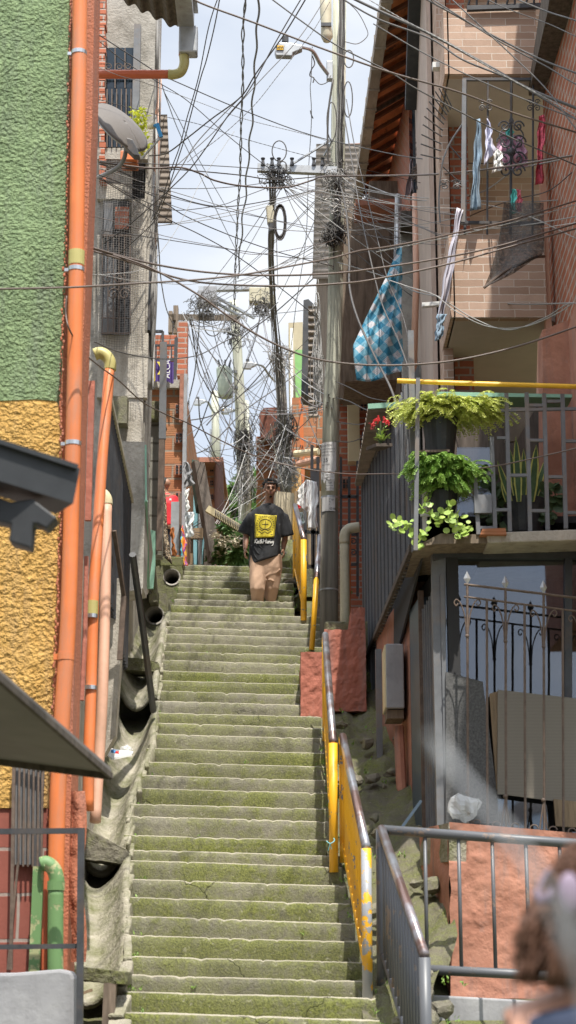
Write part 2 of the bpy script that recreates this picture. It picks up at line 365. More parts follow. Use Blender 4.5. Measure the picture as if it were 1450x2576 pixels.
t = NT('window_glass'); gl = t.n('BsdfGlossy', Roughness=.03); gl.inputs[0].default_value = (.23, .255, .30, 1); tr = t.n('BsdfTransparent'); mxs = t.n('MixShader')
f = t.ramp(t.noise(1.5, 4), [(.3, .40), (.7, .46)]); t.l(f, mxs.inputs[0]); t.l(tr.outputs[0], mxs.inputs[1]); t.l(gl.outputs[0], mxs.inputs[2])
t.bump(t.noise(1.5, 2), .08, .02); t.l(t.t.nodes['Bump'].outputs[0], gl.inputs['Normal'])
t.l(mxs.outputs[0], t.t.nodes['Material Output'].inputs[0]); MATS['window_glass'] = t.m
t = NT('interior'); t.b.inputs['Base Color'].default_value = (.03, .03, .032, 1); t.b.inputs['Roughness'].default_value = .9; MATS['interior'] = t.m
# ================================================================= THE SETTING
def zg(y):
    if y < 10.3: return -1.62
    if y < 12.9: return -1.62 + (y - 10.3) * .2
    if y < 25.1: return sz(y) - .55
    return sz(25.1) - .03 + (y - 25.1) * .06
ys = [-40, -10, 0, 5, 10.3] + [11 + i * .5 for i in range(29)] + [26, 30, 40, 60, 90, 150, 300, 700, 1600]
xs = [-900, -300, -100, -40, -15, -6, -3, -1, 0, 1, 3, 6, 15, 40, 100, 300, 900]
g = MB(); g.grid(lambda u, v: (xs[round(u * (len(xs) - 1))], ys[round(v * (len(ys) - 1))], zg(ys[round(v * (len(ys) - 1))])), len(xs) - 1, len(ys) - 1)
struct(g.build('ground', M('moss_rock'), fix=False))

# --- the stairway: every nose line is placed where the photograph has it
noses = [2700, 2640, 2598, 2555, 2500, 2458, 2411, 2360, 2313, 2265, 2220, 2173, 2145, 2107, 2060, 2030, 1990, 1957, 1923, 1888, 1851, 1824, 1798, 1770,
         1744, 1716, 1694, 1666, 1643, 1624, 1601, 1582, 1565, 1547, 1528, 1512, 1497, 1482, 1466, 1453, 1440, 1427]
LEFT = [(1427, 455), (1500, 445), (1530, 430), (1550, 412), (1600, 403), (1700, 397), (1780, 391), (1855, 380), (1900, 364), (1990, 345), (2050, 320), (2085, 306), (2107, 312), (2140, 330), (2300, 318), (2480, 315), (2700, 312)]
RIGHT = [(1427, 738), (1528, 742), (1540, 815), (1625, 822), (1645, 765), (1785, 762), (1800, 815), (1860, 815), (2000, 828), (2181, 862), (2300, 890), (2500, 945), (2700, 985)]
stair = bpy.data.objects.new('stairway', None); COL.objects.link(stair); stair.location = (-.3, 10.4, -1.6); stair['kind'] = 'structure'
steps = []
for k, py in enumerate(noses):
    Y = sY(py); steps.append((Y, sz(Y), interp(LEFT, py), interp(RIGHT, py), py))
def make_step(k):
    Y, z, xl, xr, py = steps[k]
    Yn, zn = (steps[k + 1][0], steps[k + 1][1]) if k + 1 < len(steps) else (Y + .5, z)
    zb = steps[k - 1][1] if k else z - .25
    x0 = at(xl, py, Y).x; x1 = at(xr, py, Y).x; N = 110; mb = MB(); rows = []
    rr = random.Random(k * 13 + 5); jy = rr.uniform(-.03, .03); chips = [(rr.uniform(x0, x1), rr.uniform(.01, .05), rr.uniform(.004, .022)) for _ in range(rr.choice([3, 5, 7, 10]))]
    vs = []
    prof = 8
    for i in range(N + 1):
        x = lerp(x0, x1, i / N) 
        nzv = lambda s, a, o=0: noise.noise(Vector((x * s, k * 3.7 + o, o))) * a
        tilt = -.03 * (x + .4)
        zt = z + tilt + nzv(.6, .010) + nzv(11, .0022, 3) + nzv(45, .003, 4); yf = Y + jy + nzv(.6, .010, 7) + nzv(11, .003, 9) + nzv(45, .006, 5)
        ch = sum(d * max(0, 1 - abs(x - c) / w_) for c, w_, d in chips)
        zt -= ch * .45; r = .010 + ch * .5 + abs(nzv(31, .006, 5))
        zbt = zb + tilt - .07
        vs += [(x, yf + .012, zbt), (x, yf + nzv(13, .01, 11), lerp(zbt, zt, .4)), (x, yf - .006 + nzv(17, .008, 12), lerp(zbt, zt, .72)), (x, yf - .004, zt - r),
               (x, yf + r * .35, zt - r * .3), (x, yf + r * 1.2, zt), (x, lerp(yf, Yn, .6), zt - .004 + nzv(3, .008, 2)), (x, Yn + .12, zt + .004)]
    fs = [(i * prof + j, (i + 1) * prof + j, (i + 1) * prof + j + 1, i * prof + j + 1) for i in range(N) for j in range(prof - 1)]
    # end caps down to the foot of the riser
    n = len(vs)
    for e in (0, N):
        vs.append((vs[e * prof][0], Yn + .12, zb - .07))
    fs += [tuple([j for j in range(prof)] + [n])[::-1], tuple([N * prof + j for j in range(prof)] + [n + 1])]
    mb.add(vs, fs); return mb
for k in range(len(noses)):
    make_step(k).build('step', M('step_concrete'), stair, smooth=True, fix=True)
for o in stair.children:
    for p in o.data.polygons: p.use_smooth = len(p.vertices) == 4
# weathered slab resting at the landing, the wide broken block low down
m = MB(); m.grid(lambda u, v: (at(lerp(470, 740, u), 1535, 23.0).x, 22.93 + v * .5, sz(23.0) + .015 + noise.noise(Vector((u * 5, v, 1))) * .02 - (.0 if v > .1 else .03)), 20, 4)
top = MB(); top.prism([(-3.2, 25.15, 5.69), (2.4, 25.15, 5.69), (2.6, 60, 7.7), (-3.4, 60, 7.7)], (0, 0, -.4))
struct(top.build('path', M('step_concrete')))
# --- mossy embankment to the right of the rails and to the left of the channel
def slope_patch(name, xa, xb, Y0, Y1, dz, m, amp=.06, seed=1, nu=26, nv=70):
    mb = MB()
    def f(u, v):
        Y = lerp(Y0, Y1, v); x = lerp(xa(Y), xb(Y), u)
        return (x, Y, sz(Y) + dz(u, Y) + noise.fractal(Vector((x * 3.1 + seed, Y * 2.6, seed)), 1, 2, 5) * amp)
    mb.grid(f, nu, nv); return mb.build(name, m, smooth=True, fix=False)
RX = lambda Y: at(interp(RIGHT, PYS(Y)), PYS(Y), Y).x
def PYS(Y):
    t = sz(Y) / Y; a = math.atan(t); return CY - F * math.tan(a - TH)
LX = lambda Y: at(interp(LEFT, PYS(Y)), PYS(Y), Y).x
struct(slope_patch('embankment', lambda Y: RX(Y) - .1, lambda Y: interp([(13, .95), (13.9, 1.1), (14.3, 1.3), (18, 1.3), (22, 1.2)], Y), 12.4, 21.6, lambda u, Y: -.12 + .25 * max(0, u - .35), M('moss_rock'), .16, 3))
# --- open drain beside the stair
def xc(Y): return interp([(11, -1.5), (14.4, -1.49), (15.3, -1.58), (17.1, -1.67), (18.3, -1.57), (20, -1.66), (21.9, -1.72), (23, -1.72), (25, -1.7)], Y)
def chute(Y0, Y1, d0, d1, wid=.21, dep=.26, seed=0, name='drain_channel'):
    mb = MB(); prof = []
    def f(u, v):
        Y = lerp(Y0, Y1, v); a = (u * 2 - 1)
        if abs(a) < .78:
            b = a / .78; x = b * wid; z = -dep * (1 - abs(b) ** 1.9)
        else:
            s = (abs(a) - .78) / .22; x = math.copysign(wid + s * .075, a); z = .012 if s < .9 else -.2
        n_ = noise.fractal(Vector((x * 9 + seed, Y * 8, 2)), 1, 2, 5) * .016 + (.012 if int(Y * 1.7) % 2 else 0)
        return (xc(Y) + x + noise.noise(Vector((Y * 2, seed, 0))) * .02, Y, sz(Y) + lerp(d0, d1, v) + z + n_)
    mb.grid(f, 26, 50)
    o = mb.build(name, M('channel_concrete'), drain, smooth=True, fix=False)
    so = o.modifiers.new('thick', 'SOLIDIFY'); so.thickness = .05; so.offset = -1
    return o
drain = bpy.data.objects.new('drain', None); COL.objects.link(drain); drain.location = (-1.55, 15, 0); drain['kind'] = 'structure'
chute(19.75, 22.75, .12, .05, seed=1, wid=.17, dep=.24)
chute(16.15, 19.2, -.02, .06, seed=2, wid=.19, dep=.27)
chute(14.05, 15.75, -.03, .05, seed=3, wid=.22, dep=.28)
chute(11.2, 13.6, -.3, -.25, seed=4)
struct(slope_patch('verge', lambda Y: -2.6, lambda Y: xc(Y) - .24, 11.0, 25.1, lambda u, Y: -.05 + .25 * (1 - u), M('moss_rock'), .1, 8))
struct(slope_patch('gutter_bed', lambda Y: xc(Y) - .4, lambda Y: LX(Y) + .1, 11.0, 25.2, lambda u, Y: -.42, M('moss_rock'), .06, 11, 12, 70))
# curb of broken concrete between drain and steps
cb = MB(); r2 = random.Random(4)
Y = 11.2
while Y < 22.6:
    l_ = r2.uniform(.18, .45); xL = LX(Y); xr_ = xc(Y) + .27; w_ = max(.05, xL - xr_ + .06)
    cb.box(((xL + xr_) / 2, Y + l_ / 2, sz(Y + l_ / 2) - .16 + r2.uniform(-.02, .02)), (w_ * r2.uniform(.7, 1.15), l_ * 1.0, .34), rx=math.atan(SLOPE), rz=r2.uniform(-.12, .12))
    Y += l_
ko = cb.build('kerb', M('channel_concrete'), bevel=.03); struct(ko)
for m_ in ('SUBSURF', 'DISPLACE'):
    q_ = ko.modifiers.new(m_, m_)
    if m_ == 'SUBSURF': q_.subdivision_type = 'SIMPLE'; q_.levels = q_.render_levels = 2
    else: q_.texture = bpy.data.textures.new('kerbtex', 'CLOUDS'); q_.texture.noise_scale = .12; q_.strength = .035; q_.mid_level = .6; q_.texture_coords = 'GLOBAL'
# slabs that bridge the drain, cast as rough beams
def rough_slab(name, pts, Y, depth, m, label, cat, grp=None, seed=0):
    mb = MB(); vs = [at(x, y, Y) for x, y in pts]
    mb.prism(vs, (0, depth, 0)); o = one(mb, name, M(m), label, cat, grp)
    su = o.modifiers.new('s', 'SUBSURF'); su.subdivision_type = 'SIMPLE'; su.levels = su.render_levels = 4
    tx = bpy.data.textures.new('rough%d' % seed, 'CLOUDS'); tx.noise_scale = .09
    d = o.modifiers.new('d', 'DISPLACE'); d.texture = tx; d.strength = .035; d.mid_level = .5; d.texture_coords = 'GLOBAL'
    return o
GS = 'concrete slabs bridging the open drain'
rough_slab('bridge_slab', [(306, 1650), (398, 1664), (400, 1690), (306, 1684)], 20.3, .45, 'moss_concrete', 'mossy concrete slab bridging the drain, the highest one', 'slab', GS, 1)
rough_slab('bridge_slab', [(204, 2085), (218, 2083), (262, 2108), (325, 2140), (324, 2166), (300, 2172), (206, 2160)], 15.7, .5, 'moss_concrete', 'broken grey slab bridging the drain, below the lower ends of the pipes', 'slab', GS, 2)
rough_slab('bridge_slab', [(163, 2425), (200, 2432), (316, 2446), (316, 2476), (250, 2470), (163, 2462)], 13.3, .6, 'moss_concrete', 'mossy slab over the dark hollow beside the bottom steps', 'slab', GS, 3)
one(MB().bar(at(279, 2460, 13.35), at(272, 2620, 13.35), .085, .1), 'timber_prop', M('old_wood'), 'short rusty brown post under the lowest drain slab', 'post')
one(MB().bar(at(205, 2500, 13.2), at(233, 2490, 13.2), .02), 'wood_stick', M('plank_wood'), 'short broken stick poking out below the lowest slab', 'stick')
# concrete blocks with round drain mouths
def drain_mouth(px_, py_, r, Y, x0, x1, y0, y1, label, depth=.5):
    t_ = thing('drain_outlet', at(px_, y1, Y), label, 'drain outlet', 'concrete blocks with a round drain mouth')
    c = at(px_, py_, Y); mb = MB(); n = 28
    sq = [at(x0, y0, Y), at(x1, y0, Y), at(x1, y1, Y), at(x0, y1, Y)]
    ring = [c + Vector((r * math.cos(2 * math.pi * i / n), 0, r * math.sin(2 * math.pi * i / n))) for i in range(n)]
    xa, xb = sq[0].x, sq[1].x; za, zb2 = sq[2].z, sq[0].z; rim = []
    for p in ring:
        d = (p - c).normalized(); ts = []
        if abs(d.x) > 1e-6: ts += [((xb if d.x > 0 else xa) - c.x) / d.x]
        if abs(d.z) > 1e-6: ts += [((zb2 if d.z > 0 else za) - c.z) / d.z]
        rim.append(c + d * min(ts))
    back = [p + Vector((0, depth, 0)) for p in rim]; inn = [p + Vector((0, depth, 0)) for p in ring]
    vs = ring + rim + back + inn
    fs = []
    for i in range(n):
        j = (i + 1) % n
        fs += [(i, j, n + j, n + i), (n + i, n + j, 2 * n + j, 2 * n + i), (2 * n + i, 2 * n + j, 3 * n + j, 3 * n + i), (3 * n + i, 3 * n + j, j, i)]
    mb.add(vs, fs); mb.build('block', M('moss_concrete'), t_)
    pm = MB(); pm.add([c + Vector((r * k * math.cos(2 * math.pi * i / n), yy, r * k * math.sin(2 * math.pi * i / n))) for k, yy in ((1.13, -.01), (.93, -.012), (.93, depth + .4), (1.0, depth + .4)) for i in range(n)],
           [(a * n + i, a * n + (i + 1) % n, (a + 1) * n + (i + 1) % n, (a + 1) * n + i) for a in range(3) for i in range(n)])
    pm.build('pipe_rim', M('concrete'), t_, smooth=True)
    MB().prism([c + Vector((r * math.cos(2 * math.pi * i / n), depth + .35, r * math.sin(2 * math.pi * i / n))) for i in range(n)], (0, .05, 0)).build('pipe_end', M('dark_wood'), t_)
    return t_
drain_mouth(433, 1452, .105, 24.3, 388, 460, 1423, 1540, 'mossy concrete block with round drain mouth beside the top steps')
drain_mouth(390, 1548, .11, 22.95, 357, 424, 1492, 1600, 'mossy concrete block with round drain mouth at the head of the drain')
drain_mouth(732, 1482, .12, 24.4, 712, 760, 1455, 1530, 'dark drain mouth in mossy block behind the man and the upper yellow rail')
one(fbox(fbox(MB(), 388, 1377, 416, 1424, 24.75, .5), 388, 1400, 462, 1424, 24.6, .66), 'stepped_block', M('moss_concrete'), 'small mossy L shaped concrete steps above the upper drain mouth', 'concrete block', bevel=.015)
one(MB().bar(at(372, 1300, 22.8), at(388, 1520, 22.8), .10, .3), 'stone_ledge', M('moss_concrete'), 'leaning mossy concrete edge at the foot of the green edged wall', 'ledge')
# rubble on the right bank
rb = MB(); r3 = random.Random(9)
for i in range(26):
    Y = r3.uniform(13, 20.5); x = r3.uniform(RX(Y) + .12, 1.15); s = r3.uniform(.03, .10)
    n0 = len(rb.v); rb.ell((x, Y, sz(Y) + .04 + .18 * max(0, x - .7)), (s * r3.uniform(.8, 1.5), s * 1.1, s * .7), 7, 5)
    for q in range(n0, len(rb.v)):
        v = Vector(rb.v[q]); rb.v[q] = tuple(v + Vector((1, 1, 1)) * noise.noise(v * 14) * .05)
tag(rb.build('rubble', M('moss_concrete'), smooth=False), 'mossy stones and rubble on the bank right of the railings', 'rubble', None, 'stuff')
# --- leaves and weeds generator
def leaf(mb, p, d, L_, W_, up=Vector((0, 0, 1)), fold=.2):
    d = d.normalized(); s = d.cross(up); s = s.normalized() if s.length > .05 else Vector((1, 0, 0)); n = s.cross(d)
    a = p; b = p + d * L_ * .45 + s * W_ * .5 + n * fold * W_; c = p + d * L_ - n * fold * W_ * .6; e = p + d * L_ * .45 - s * W_ * .5 + n * fold * W_
    mid = p + d * L_ * .5
    return mb.add([a, b, c, e, mid], [(0, 1, 4), (1, 2, 4), (2, 3, 4), (3, 0, 4)])
def rdir(r): 
    while 1:
        v = Vector((r.uniform(-1, 1), r.uniform(-1, 1), r.uniform(-1, 1)))
        if .05 < v.length < 1: return v.normalized()
weed = MB(); r4 = random.Random(12)
for i in range(260):
    k = r4.randrange(len(steps)); Y, z, xl, xr, py = steps[k]
    side = r4.random()
    if side < .35: x = at(xl, py, Y).x + r4.uniform(-.03, .12)
    elif side < .6: x = at(xr, py, Y).x - r4.uniform(-.04, .05)
    elif side < .66: x = r4.uniform(at(xl, py, Y).x, at(xr, py, Y).x)
    else: x = r4.uniform(RX(Y) + .05, 1.3); 
    base = Vector((x, Y + .2 + r4.uniform(-.1, .05), z + r4.uniform(0, .03) + (.06 if side > .66 else 0)))
    for j in range(r4.randrange(3, 8)):
        d = rdir(r4); d.z = abs(d.z) + .5; leaf(weed, base + rdir(r4) * .02, d, r4.uniform(.02, .055), r4.uniform(.01, .022))
leafm('weed_leaf', (.10, .20, .03), (.22, .34, .06))
tag(weed.build('weeds', M('weed_leaf'), fix=False), 'small green weeds growing along the stair edges', 'weeds', None, 'stuff')
# ================================================================= LEFT SIDE
def pipe(parent, pts, Y, r, m, name='pipe', Ys=None, n=14):
    P = [at(x, y, (Ys[i] if Ys else Y)) for i, (x, y) in enumerate(pts)]
    return MB().tube(crom(P, 5) if len(P) > 2 else P, r, n).build(name, M(m), parent, smooth=True)
def clamp(parent, x, y, Y, r, m='clamp_steel', h=.03, name='clamp'):
    c = at(x, y, Y); mb = MB().tube([c - Vector((0, 0, h / 2)), c + Vector((0, 0, h / 2))], r, 18); mb.box(c + Vector((-r - .012, .01, 0)), (.03, .02, h * .8))
    return mb.build(name, M(m), parent)
h = thing('green_yellow_house', at(100, 2500, 12.6), 'house with rough green plaster above rough yellow plaster', 'house')
poly([(-1500, -120), (177, -120), (174, 0), (168, 300), (165, 500), (160, 700), (155, 850), (150, 960), (143, 1009), (90, 1004), (0, 1008), (-1500, 1004)], 12.5, .12).build('upper_wall', M('green_plaster'), h)['label'] = 'rough green plaster upper wall'
poly([(-1500, 1004), (0, 1008), (90, 1004), (143, 1009), (151, 1060), (150, 1250), (146, 1400), (138, 1600), (130, 1780), (122, 1900), (118, 2032), (-1500, 2036)], 12.505, .12).build('lower_wall', M('yellow_plaster'), h)['label'] = 'rough yellow plaster wall'
poly([(-1500, 2034), (135, 2034), (128, 2700), (-1500, 2700)], 12.52, .12).build('base_wall', M('tile_red'), h)['label'] = 'reddish tiled base'
cw = MB().prism([at(-1400, -120, 12.62), at(240, -120, 12.62), at(232, 300, 12.62), at(216, 700, 12.62), at(203, 1050, 12.62), at(190, 1500, 12.62), at(182, 1900, 12.62), at(176, 2100, 12.62), at(170, 2420, 12.62), at(165, 2800, 12.62), at(-1400, 2800, 12.62)], (0, .42, 0))
cw.build('corner_wall', M('rust_plaster'), h)['label'] = 'rust red corner strip of the green and yellow house'
# ragged plaster lip along the corner
lp = MB(); r5 = random.Random(3)
for i in range(330):
    y = -60 + i * 8; x = interp([(-60, 178), (0, 175), (500, 166), (960, 151), (1100, 152), (1250, 151), (1500, 143), (1780, 131), (2040, 122), (2500, 120)], y)
    c = at(x + 3 + r5.uniform(-4, 4), y, 12.5); s = r5.uniform(.004, .011)
    lp.ell(c, (s, s * .6, s * 1.8), 6, 4)
lp.build('plaster_edge', M('rust_plaster'), h, smooth=True)
# ragged bulge at the bottom right corner
bl = MB(); bl.grid(lambda u, v: at(lerp(176, 214, u) + 5 * math.sin(v * 9), lerp(1990, 2420, v), 12.66 - .05 * math.sin(u * math.pi) + noise.noise(Vector((u * 4, v * 20, 0))) * .03), 6, 30)
bl.build('plaster_bulge', M('rust_plaster'), h, smooth=True)
wn = thing('barred_window', at(70, 2030, 12.4), 'narrow grey shutter window with rusty frame low on yellow wall', 'window')
fbox(MB(), 36, 1905, 108, 2175, 12.47, .06).build('shutter', M('gray_metal'), wn)
rbm = MB()
for x in (38, 50, 62, 74, 86, 98, 108): rbm.bar(at(x, 1900, 12.42), at(x - 3, 2180, 12.42), .012)
rbm.bar(at(34, 1903, 12.41), at(110, 1925, 12.41), .03); rbm.bar(at(36, 1905, 12.41), at(28, 2440, 12.41), .022); rbm.bar(at(46, 2170, 12.41), at(20, 2440, 12.41), .015)
rbm.build('bars', M('rusty_iron'), wn)
fbox(MB(), 80, 2100, 101, 2430, 12.42, .05).build('frame_post', M('dark_metal'), wn)
# main orange downpipe
p = thing('orange_downpipe', at(140, 2500, 12.42), 'thick orange downpipe running the full height of the house corner', 'drainpipe', 'plastic drainpipes on the left wall')
pipe(p, [(203, -80), (200, 150), (196, 400), (192, 700), (188, 950), (184, 1120), (177, 1400), (170, 1600), (160, 1750), (151, 1900), (146, 2000), (141, 2200), (137, 2440)], 12.42, .0555, 'orange_pvc')
MB().tube([at(193.5, 632, 12.42), at(192.5, 668, 12.42)], .0585, 18).build('coupling', M('olive_pvc'), p)
for y in (134, 678, 1116): clamp(p, interp([(0, 201), (400, 196), (700, 192), (1120, 184), (1650, 168)], y), y, 12.42, .059)
clamp(p, 166, 1652, 12.42, .059, 'orange_pvc', .05)
p = thing('orange_pipe', at(222, 2040, 14.0), 'thinner orange pipe with olive elbow at top, left of the pink pipe', 'drainpipe', 'plastic drainpipes on the left wall')
pipe(p, [(276, 925), (268, 1030), (258, 1150), (249, 1290), (241, 1420), (236, 1500), (232, 1640), (228, 1780), (224, 1900), (222, 2040)], 0, .0445, 'orange_pvc', Ys=[14.6, 14.5, 14.4, 14.3, 14.2, 14.15, 14.1, 14.05, 14, 14])
pipe(p, [(238, 892), (252, 888), (268, 896), (277, 912), (277, 932)], 14.6, .052, 'olive_pvc', 'elbow')
MB().tube([at(232.5, 1512, 14.1), at(231.5, 1548, 14.1)], .047, 16).build('coupling', M('olive_pvc'), p)
clamp(p, 231, 1550, 14.1, .049); clamp(p, 228, 1730, 14.05, .049)
p = thing('pink_pipe', at(241, 2070, 14.2), 'dusty pink drainpipe with cream elbow, rightmost pipe on the left', 'drainpipe', 'plastic drainpipes on the left wall')
pipe(p, [(269, 1265), (267, 1400), (264, 1560), (260, 1700), (256, 1800), (249, 1920), (240, 2068)], 0, .044, 'pink_pvc', Ys=[14.8, 14.7, 14.6, 14.5, 14.45, 14.4, 14.3])
pipe(p, [(255, 1243), (262, 1246), (268, 1256), (269, 1270)], 14.8, .05, 'cream_pvc', 'elbow')
one(MB().tube([at(218, 1400, 13.3), at(214, 1600, 13.25), at(206, 1762, 13.2)], .018, 6), 'cable_duct', M('red_plaster'), 'flat maroon duct between the two orange pipes', 'duct')
one(MB().bar(at(232, 960, 13.2), at(222, 1310, 13.15), .045, .04), 'steel_duct', M('red_plaster'), 'short maroon steel duct below the olive elbow', 'duct')
p = thing('green_pipe', at(140, 2440, 12.3), 'old green painted pipe with bend at the bottom left', 'drainpipe', 'plastic drainpipes on the left wall')
pipe(p, [(104, 2175), (118, 2172), (135, 2186), (143, 2212), (142, 2240)], 12.25, .05, 'green_pipe', 'elbow')
pipe(p, [(141, 2235), (140, 2330), (140, 2480)], 12.25, .052, 'green_pipe')
MB().tube([at(141.5, 2216, 12.25), at(141, 2240, 12.25)], .058, 18).build('coupling', M('green_pipe'), p)
MB().bar(at(98, 2180, 12.3), at(86, 2460, 12.3), .07, .04).build('side_strip', M('green_pipe'), p)
one(MB().tube([at(117, 2190, 12.4), at(114, 2300, 12.4), at(113, 2440, 12.4)], .022, 8), 'red_pipe', M('red_pvc'), 'narrow bright red pipe behind the green pipe', 'drainpipe')
# grey wall and black railing at bottom left
gw = MB(); gw.prism([at(-600, 2452, 11.9), at(40, 2447, 11.9), at(150, 2438, 11.9), at(180, 2444, 11.9), at(187, 2462, 11.9), at(192, 2900, 11.9), at(-600, 2900, 11.9)], (0, .22, 0))
one(gw, 'low_wall', M('gray_plaster'), 'low grey plastered wall in the bottom left corner', 'wall', bevel=.02)
r_ = thing('black_railing', at(200, 2700, 11.85), 'black square bar railing on the low grey wall', 'railing')
MB().bar(at(-500, 2096, 11.9), at(213, 2090, 11.9), .03, .035).build('top_rail', M('dark_metal'), r_)
MB().bar(at(-500, 2388, 11.9), at(196, 2380, 11.9), .025, .03).build('lower_rail', M('dark_metal'), r_)
MB().bar(at(205, 2086, 11.86), at(199, 2800, 11.86), .042).build('corner_post', M('dark_metal'), r_)
for x in (-130, -260): MB().bar(at(x, 2096, 11.9), at(x, 2388, 11.9), .03).build('bar', M('dark_metal'), r_)
# near house at the left edge: awning and gutter end
h = thing('near_house', (-2.4, 8, -1.6), 'near house out of focus at left edge with grey awning and black gutter', 'house')
MB().box((-3.4, 6.6, 3), (2.0, 6, 9.2)).build('wall', M('gray_plaster'), h)
C_ = at(280, 1947, 9.4); N_ = at(0, 1705, 7.0); N2 = C_ + (N_ - C_) * 1.5
MB().prism([C_, N2, Vector((-2.45, N2.y, N2.z + .12)), Vector((-2.45, C_.y, C_.z + .2))], (0, 0, .03)).build('awning', mat('awning_sheet', (.19, .17, .16), .7, .15, 3), h)
MB().bar(C_ - Vector((0, 0, .012)), Vector((-2.4, C_.y, C_.z + .18)), .03, .035).build('awning_edge', M('dark_wood'), h)
MB().bar(C_ - Vector((0, 0, .012)), N2, .02, .03).build('awning_side', M('dark_wood'), h)
gt = MB(); a = at(-200, 1120, 7.0); b = at(172, 1236, 7.3)
gt.bar(a, b, .19, .155).bar(a + Vector((0, -.02, .08)), b + Vector((.005, -.02, .075)), .20, .02)
gt.build('gutter', M('black_plastic'), h)
MB().prism(px([(-60, 1228), (30, 1262), (82, 1254), (145, 1302), (118, 1330), (95, 1318), (84, 1318), (78, 1379), (22, 1362), (28, 1318), (-60, 1300)], 7.15), (0, .1, 0)).build('gutter_outlet', M('black_plastic'), h, bevel=.008)
MB().bar(at(20, 1300, 7.2), Vector((-2.4, 7.3, at(0, 1320, 7.2).z)), .04).build('gutter_bracket', M('dark_metal'), h)
# ---- concrete house on the left
h = thing('concrete_house', at(300, 1500, 19.6), 'tall bare concrete house with netted windows and brick edges', 'house')
MB().prism([at(245, -150, 19.6), at(398, -150, 19.6), at(363, 1120, 19.6), at(245, 1120, 19.6)], (0, .9, 0)).build('wall', M('concrete'), h)
MB().prism([at(-300, -150, 19.7), at(300, -150, 19.7), at(300, 1700, 19.7), at(-300, 1700, 19.7)], (0, 3.4, 0)).build('side_wall', M('concrete'), h)
fbox(MB(), 326, 400, 366, 1112, 19.5, .1).build('corner_column', M('pale_concrete'), h)
fbox(MB(), 246, 372, 372, 400, 19.38, .2).build('floor_beam', M('concrete'), h)
fbox(MB(), 246, 386, 366, 500, 19.5, .1).build('panel', M('pale_concrete'), h)
fbox(MB(), 246, 838, 372, 1000, 19.48, .1).build('lower_panel', M('pale_concrete'), h)
bm_ = MB(); r6 = random.Random(5)
for i in range(34):
    y = -20 + i * 14; xw = r6.uniform(13, 17)
    fbox(bm_, 250, y, 250 + xw, y + 12, 19.34, .2)
bm_.build('brick_edge', M('red_brick'), h)
w_ = fbox(MB(), 262, 120, 342, 222, 19.45, .1).build('window', M('dark_glass'), h)
gr = MB()
for x in (266, 290, 315, 340): gr.bar(at(x, 122, 19.38), at(x, 222, 19.38), .014)
for x in (273, 300, 322): yard(gr, at(x, 168, 19.38), .05, .05, 1.4, .006, -1)
gr.bar(at(262, 190, 19.38), at(342, 190, 19.38), .02)
gr.build('window_grille', M('rusty_iron'), w_)
w_ = fbox(MB(), 264, 222, 342, 370, 19.43, .12).build('balcony_door', M('dark_glass'), h)
gr = MB()
for x in (270, 282, 294, 306, 318, 330, 341): gr.bar(at(x, 224, 19.36), at(x, 370, 19.36), .013)
gr.build('door_bars', M('rusty_iron'), w_)
fbox(MB(), 335, 60, 352, 300, 19.3, .1).build('grey_post', M('gray_metal'), h)
w_ = fbox(MB(), 258, 505, 325, 590, 19.42, .1).build('window', M('interior'), h)
fbox(MB(), 262, 510, 284, 590, 19.36, .03).build('shutter', M('gray_metal'), w_)
fbox(MB(), 290, 520, 324, 575, 19.36, .03).build('curtain', M('red_brick'), w_)
w_ = fbox(MB(), 258, 592, 328, 838, 19.42, .1).build('window', M('interior'), h)
fbox(MB(), 262, 640, 292, 836, 19.36, .03).build('shutter', M('gray_metal'), w_)
gr = MB()
gr.bar(at(256, 593, 19.3), at(332, 593, 19.3), .025); gr.bar(at(254, 838, 19.3), at(330, 838, 19.3), .02); gr.bar(at(254, 800, 19.3), at(330, 800, 19.3), .012)
for x in (258, 272, 286, 300, 314, 328): gr.bar(at(x, 594, 19.3), at(x, 838, 19.3), .013)
for x, y in ((272, 700), (300, 700), (314, 740), (286, 740)): yard(gr, at(x, y, 19.29), .07, .08, 1.5, .008)
gr.build('window_grille', M('rusty_iron'), w_)
# bird netting over the windows
t = NT('netting'); ck = t.n('TexBrick', Scale=1.0); ck.offset = 0; ck.inputs['Brick Width'].default_value = .028; ck.inputs['Row Height'].default_value = .028; ck.inputs['Mortar Size'].default_value = .0022
t.l(t.tc.outputs['UV'], ck.inputs['Vector']); tr = t.n('BsdfTransparent'); ms = t.n('MixShader'); t.b.inputs['Base Color'].default_value = (.12, .11, .10, 1)
t.l(ck.outputs['Fac'], ms.inputs[0]); t.l(tr.outputs[0], ms.inputs[1]); t.l(t.b.outputs[0], ms.inputs[2]); t.l(ms.outputs[0], t.t.nodes['Material Output'].inputs[0]); MATS['netting'] = t.m
nb = MB(); nb.grid(lambda u, v: at(lerp(250, 362, u), lerp(402, 880, v), 19.2 + .04 * math.sin(u * 7 + v * 5)), 12, 30)
nb.build('netting', M('netting'), h, smooth=True)
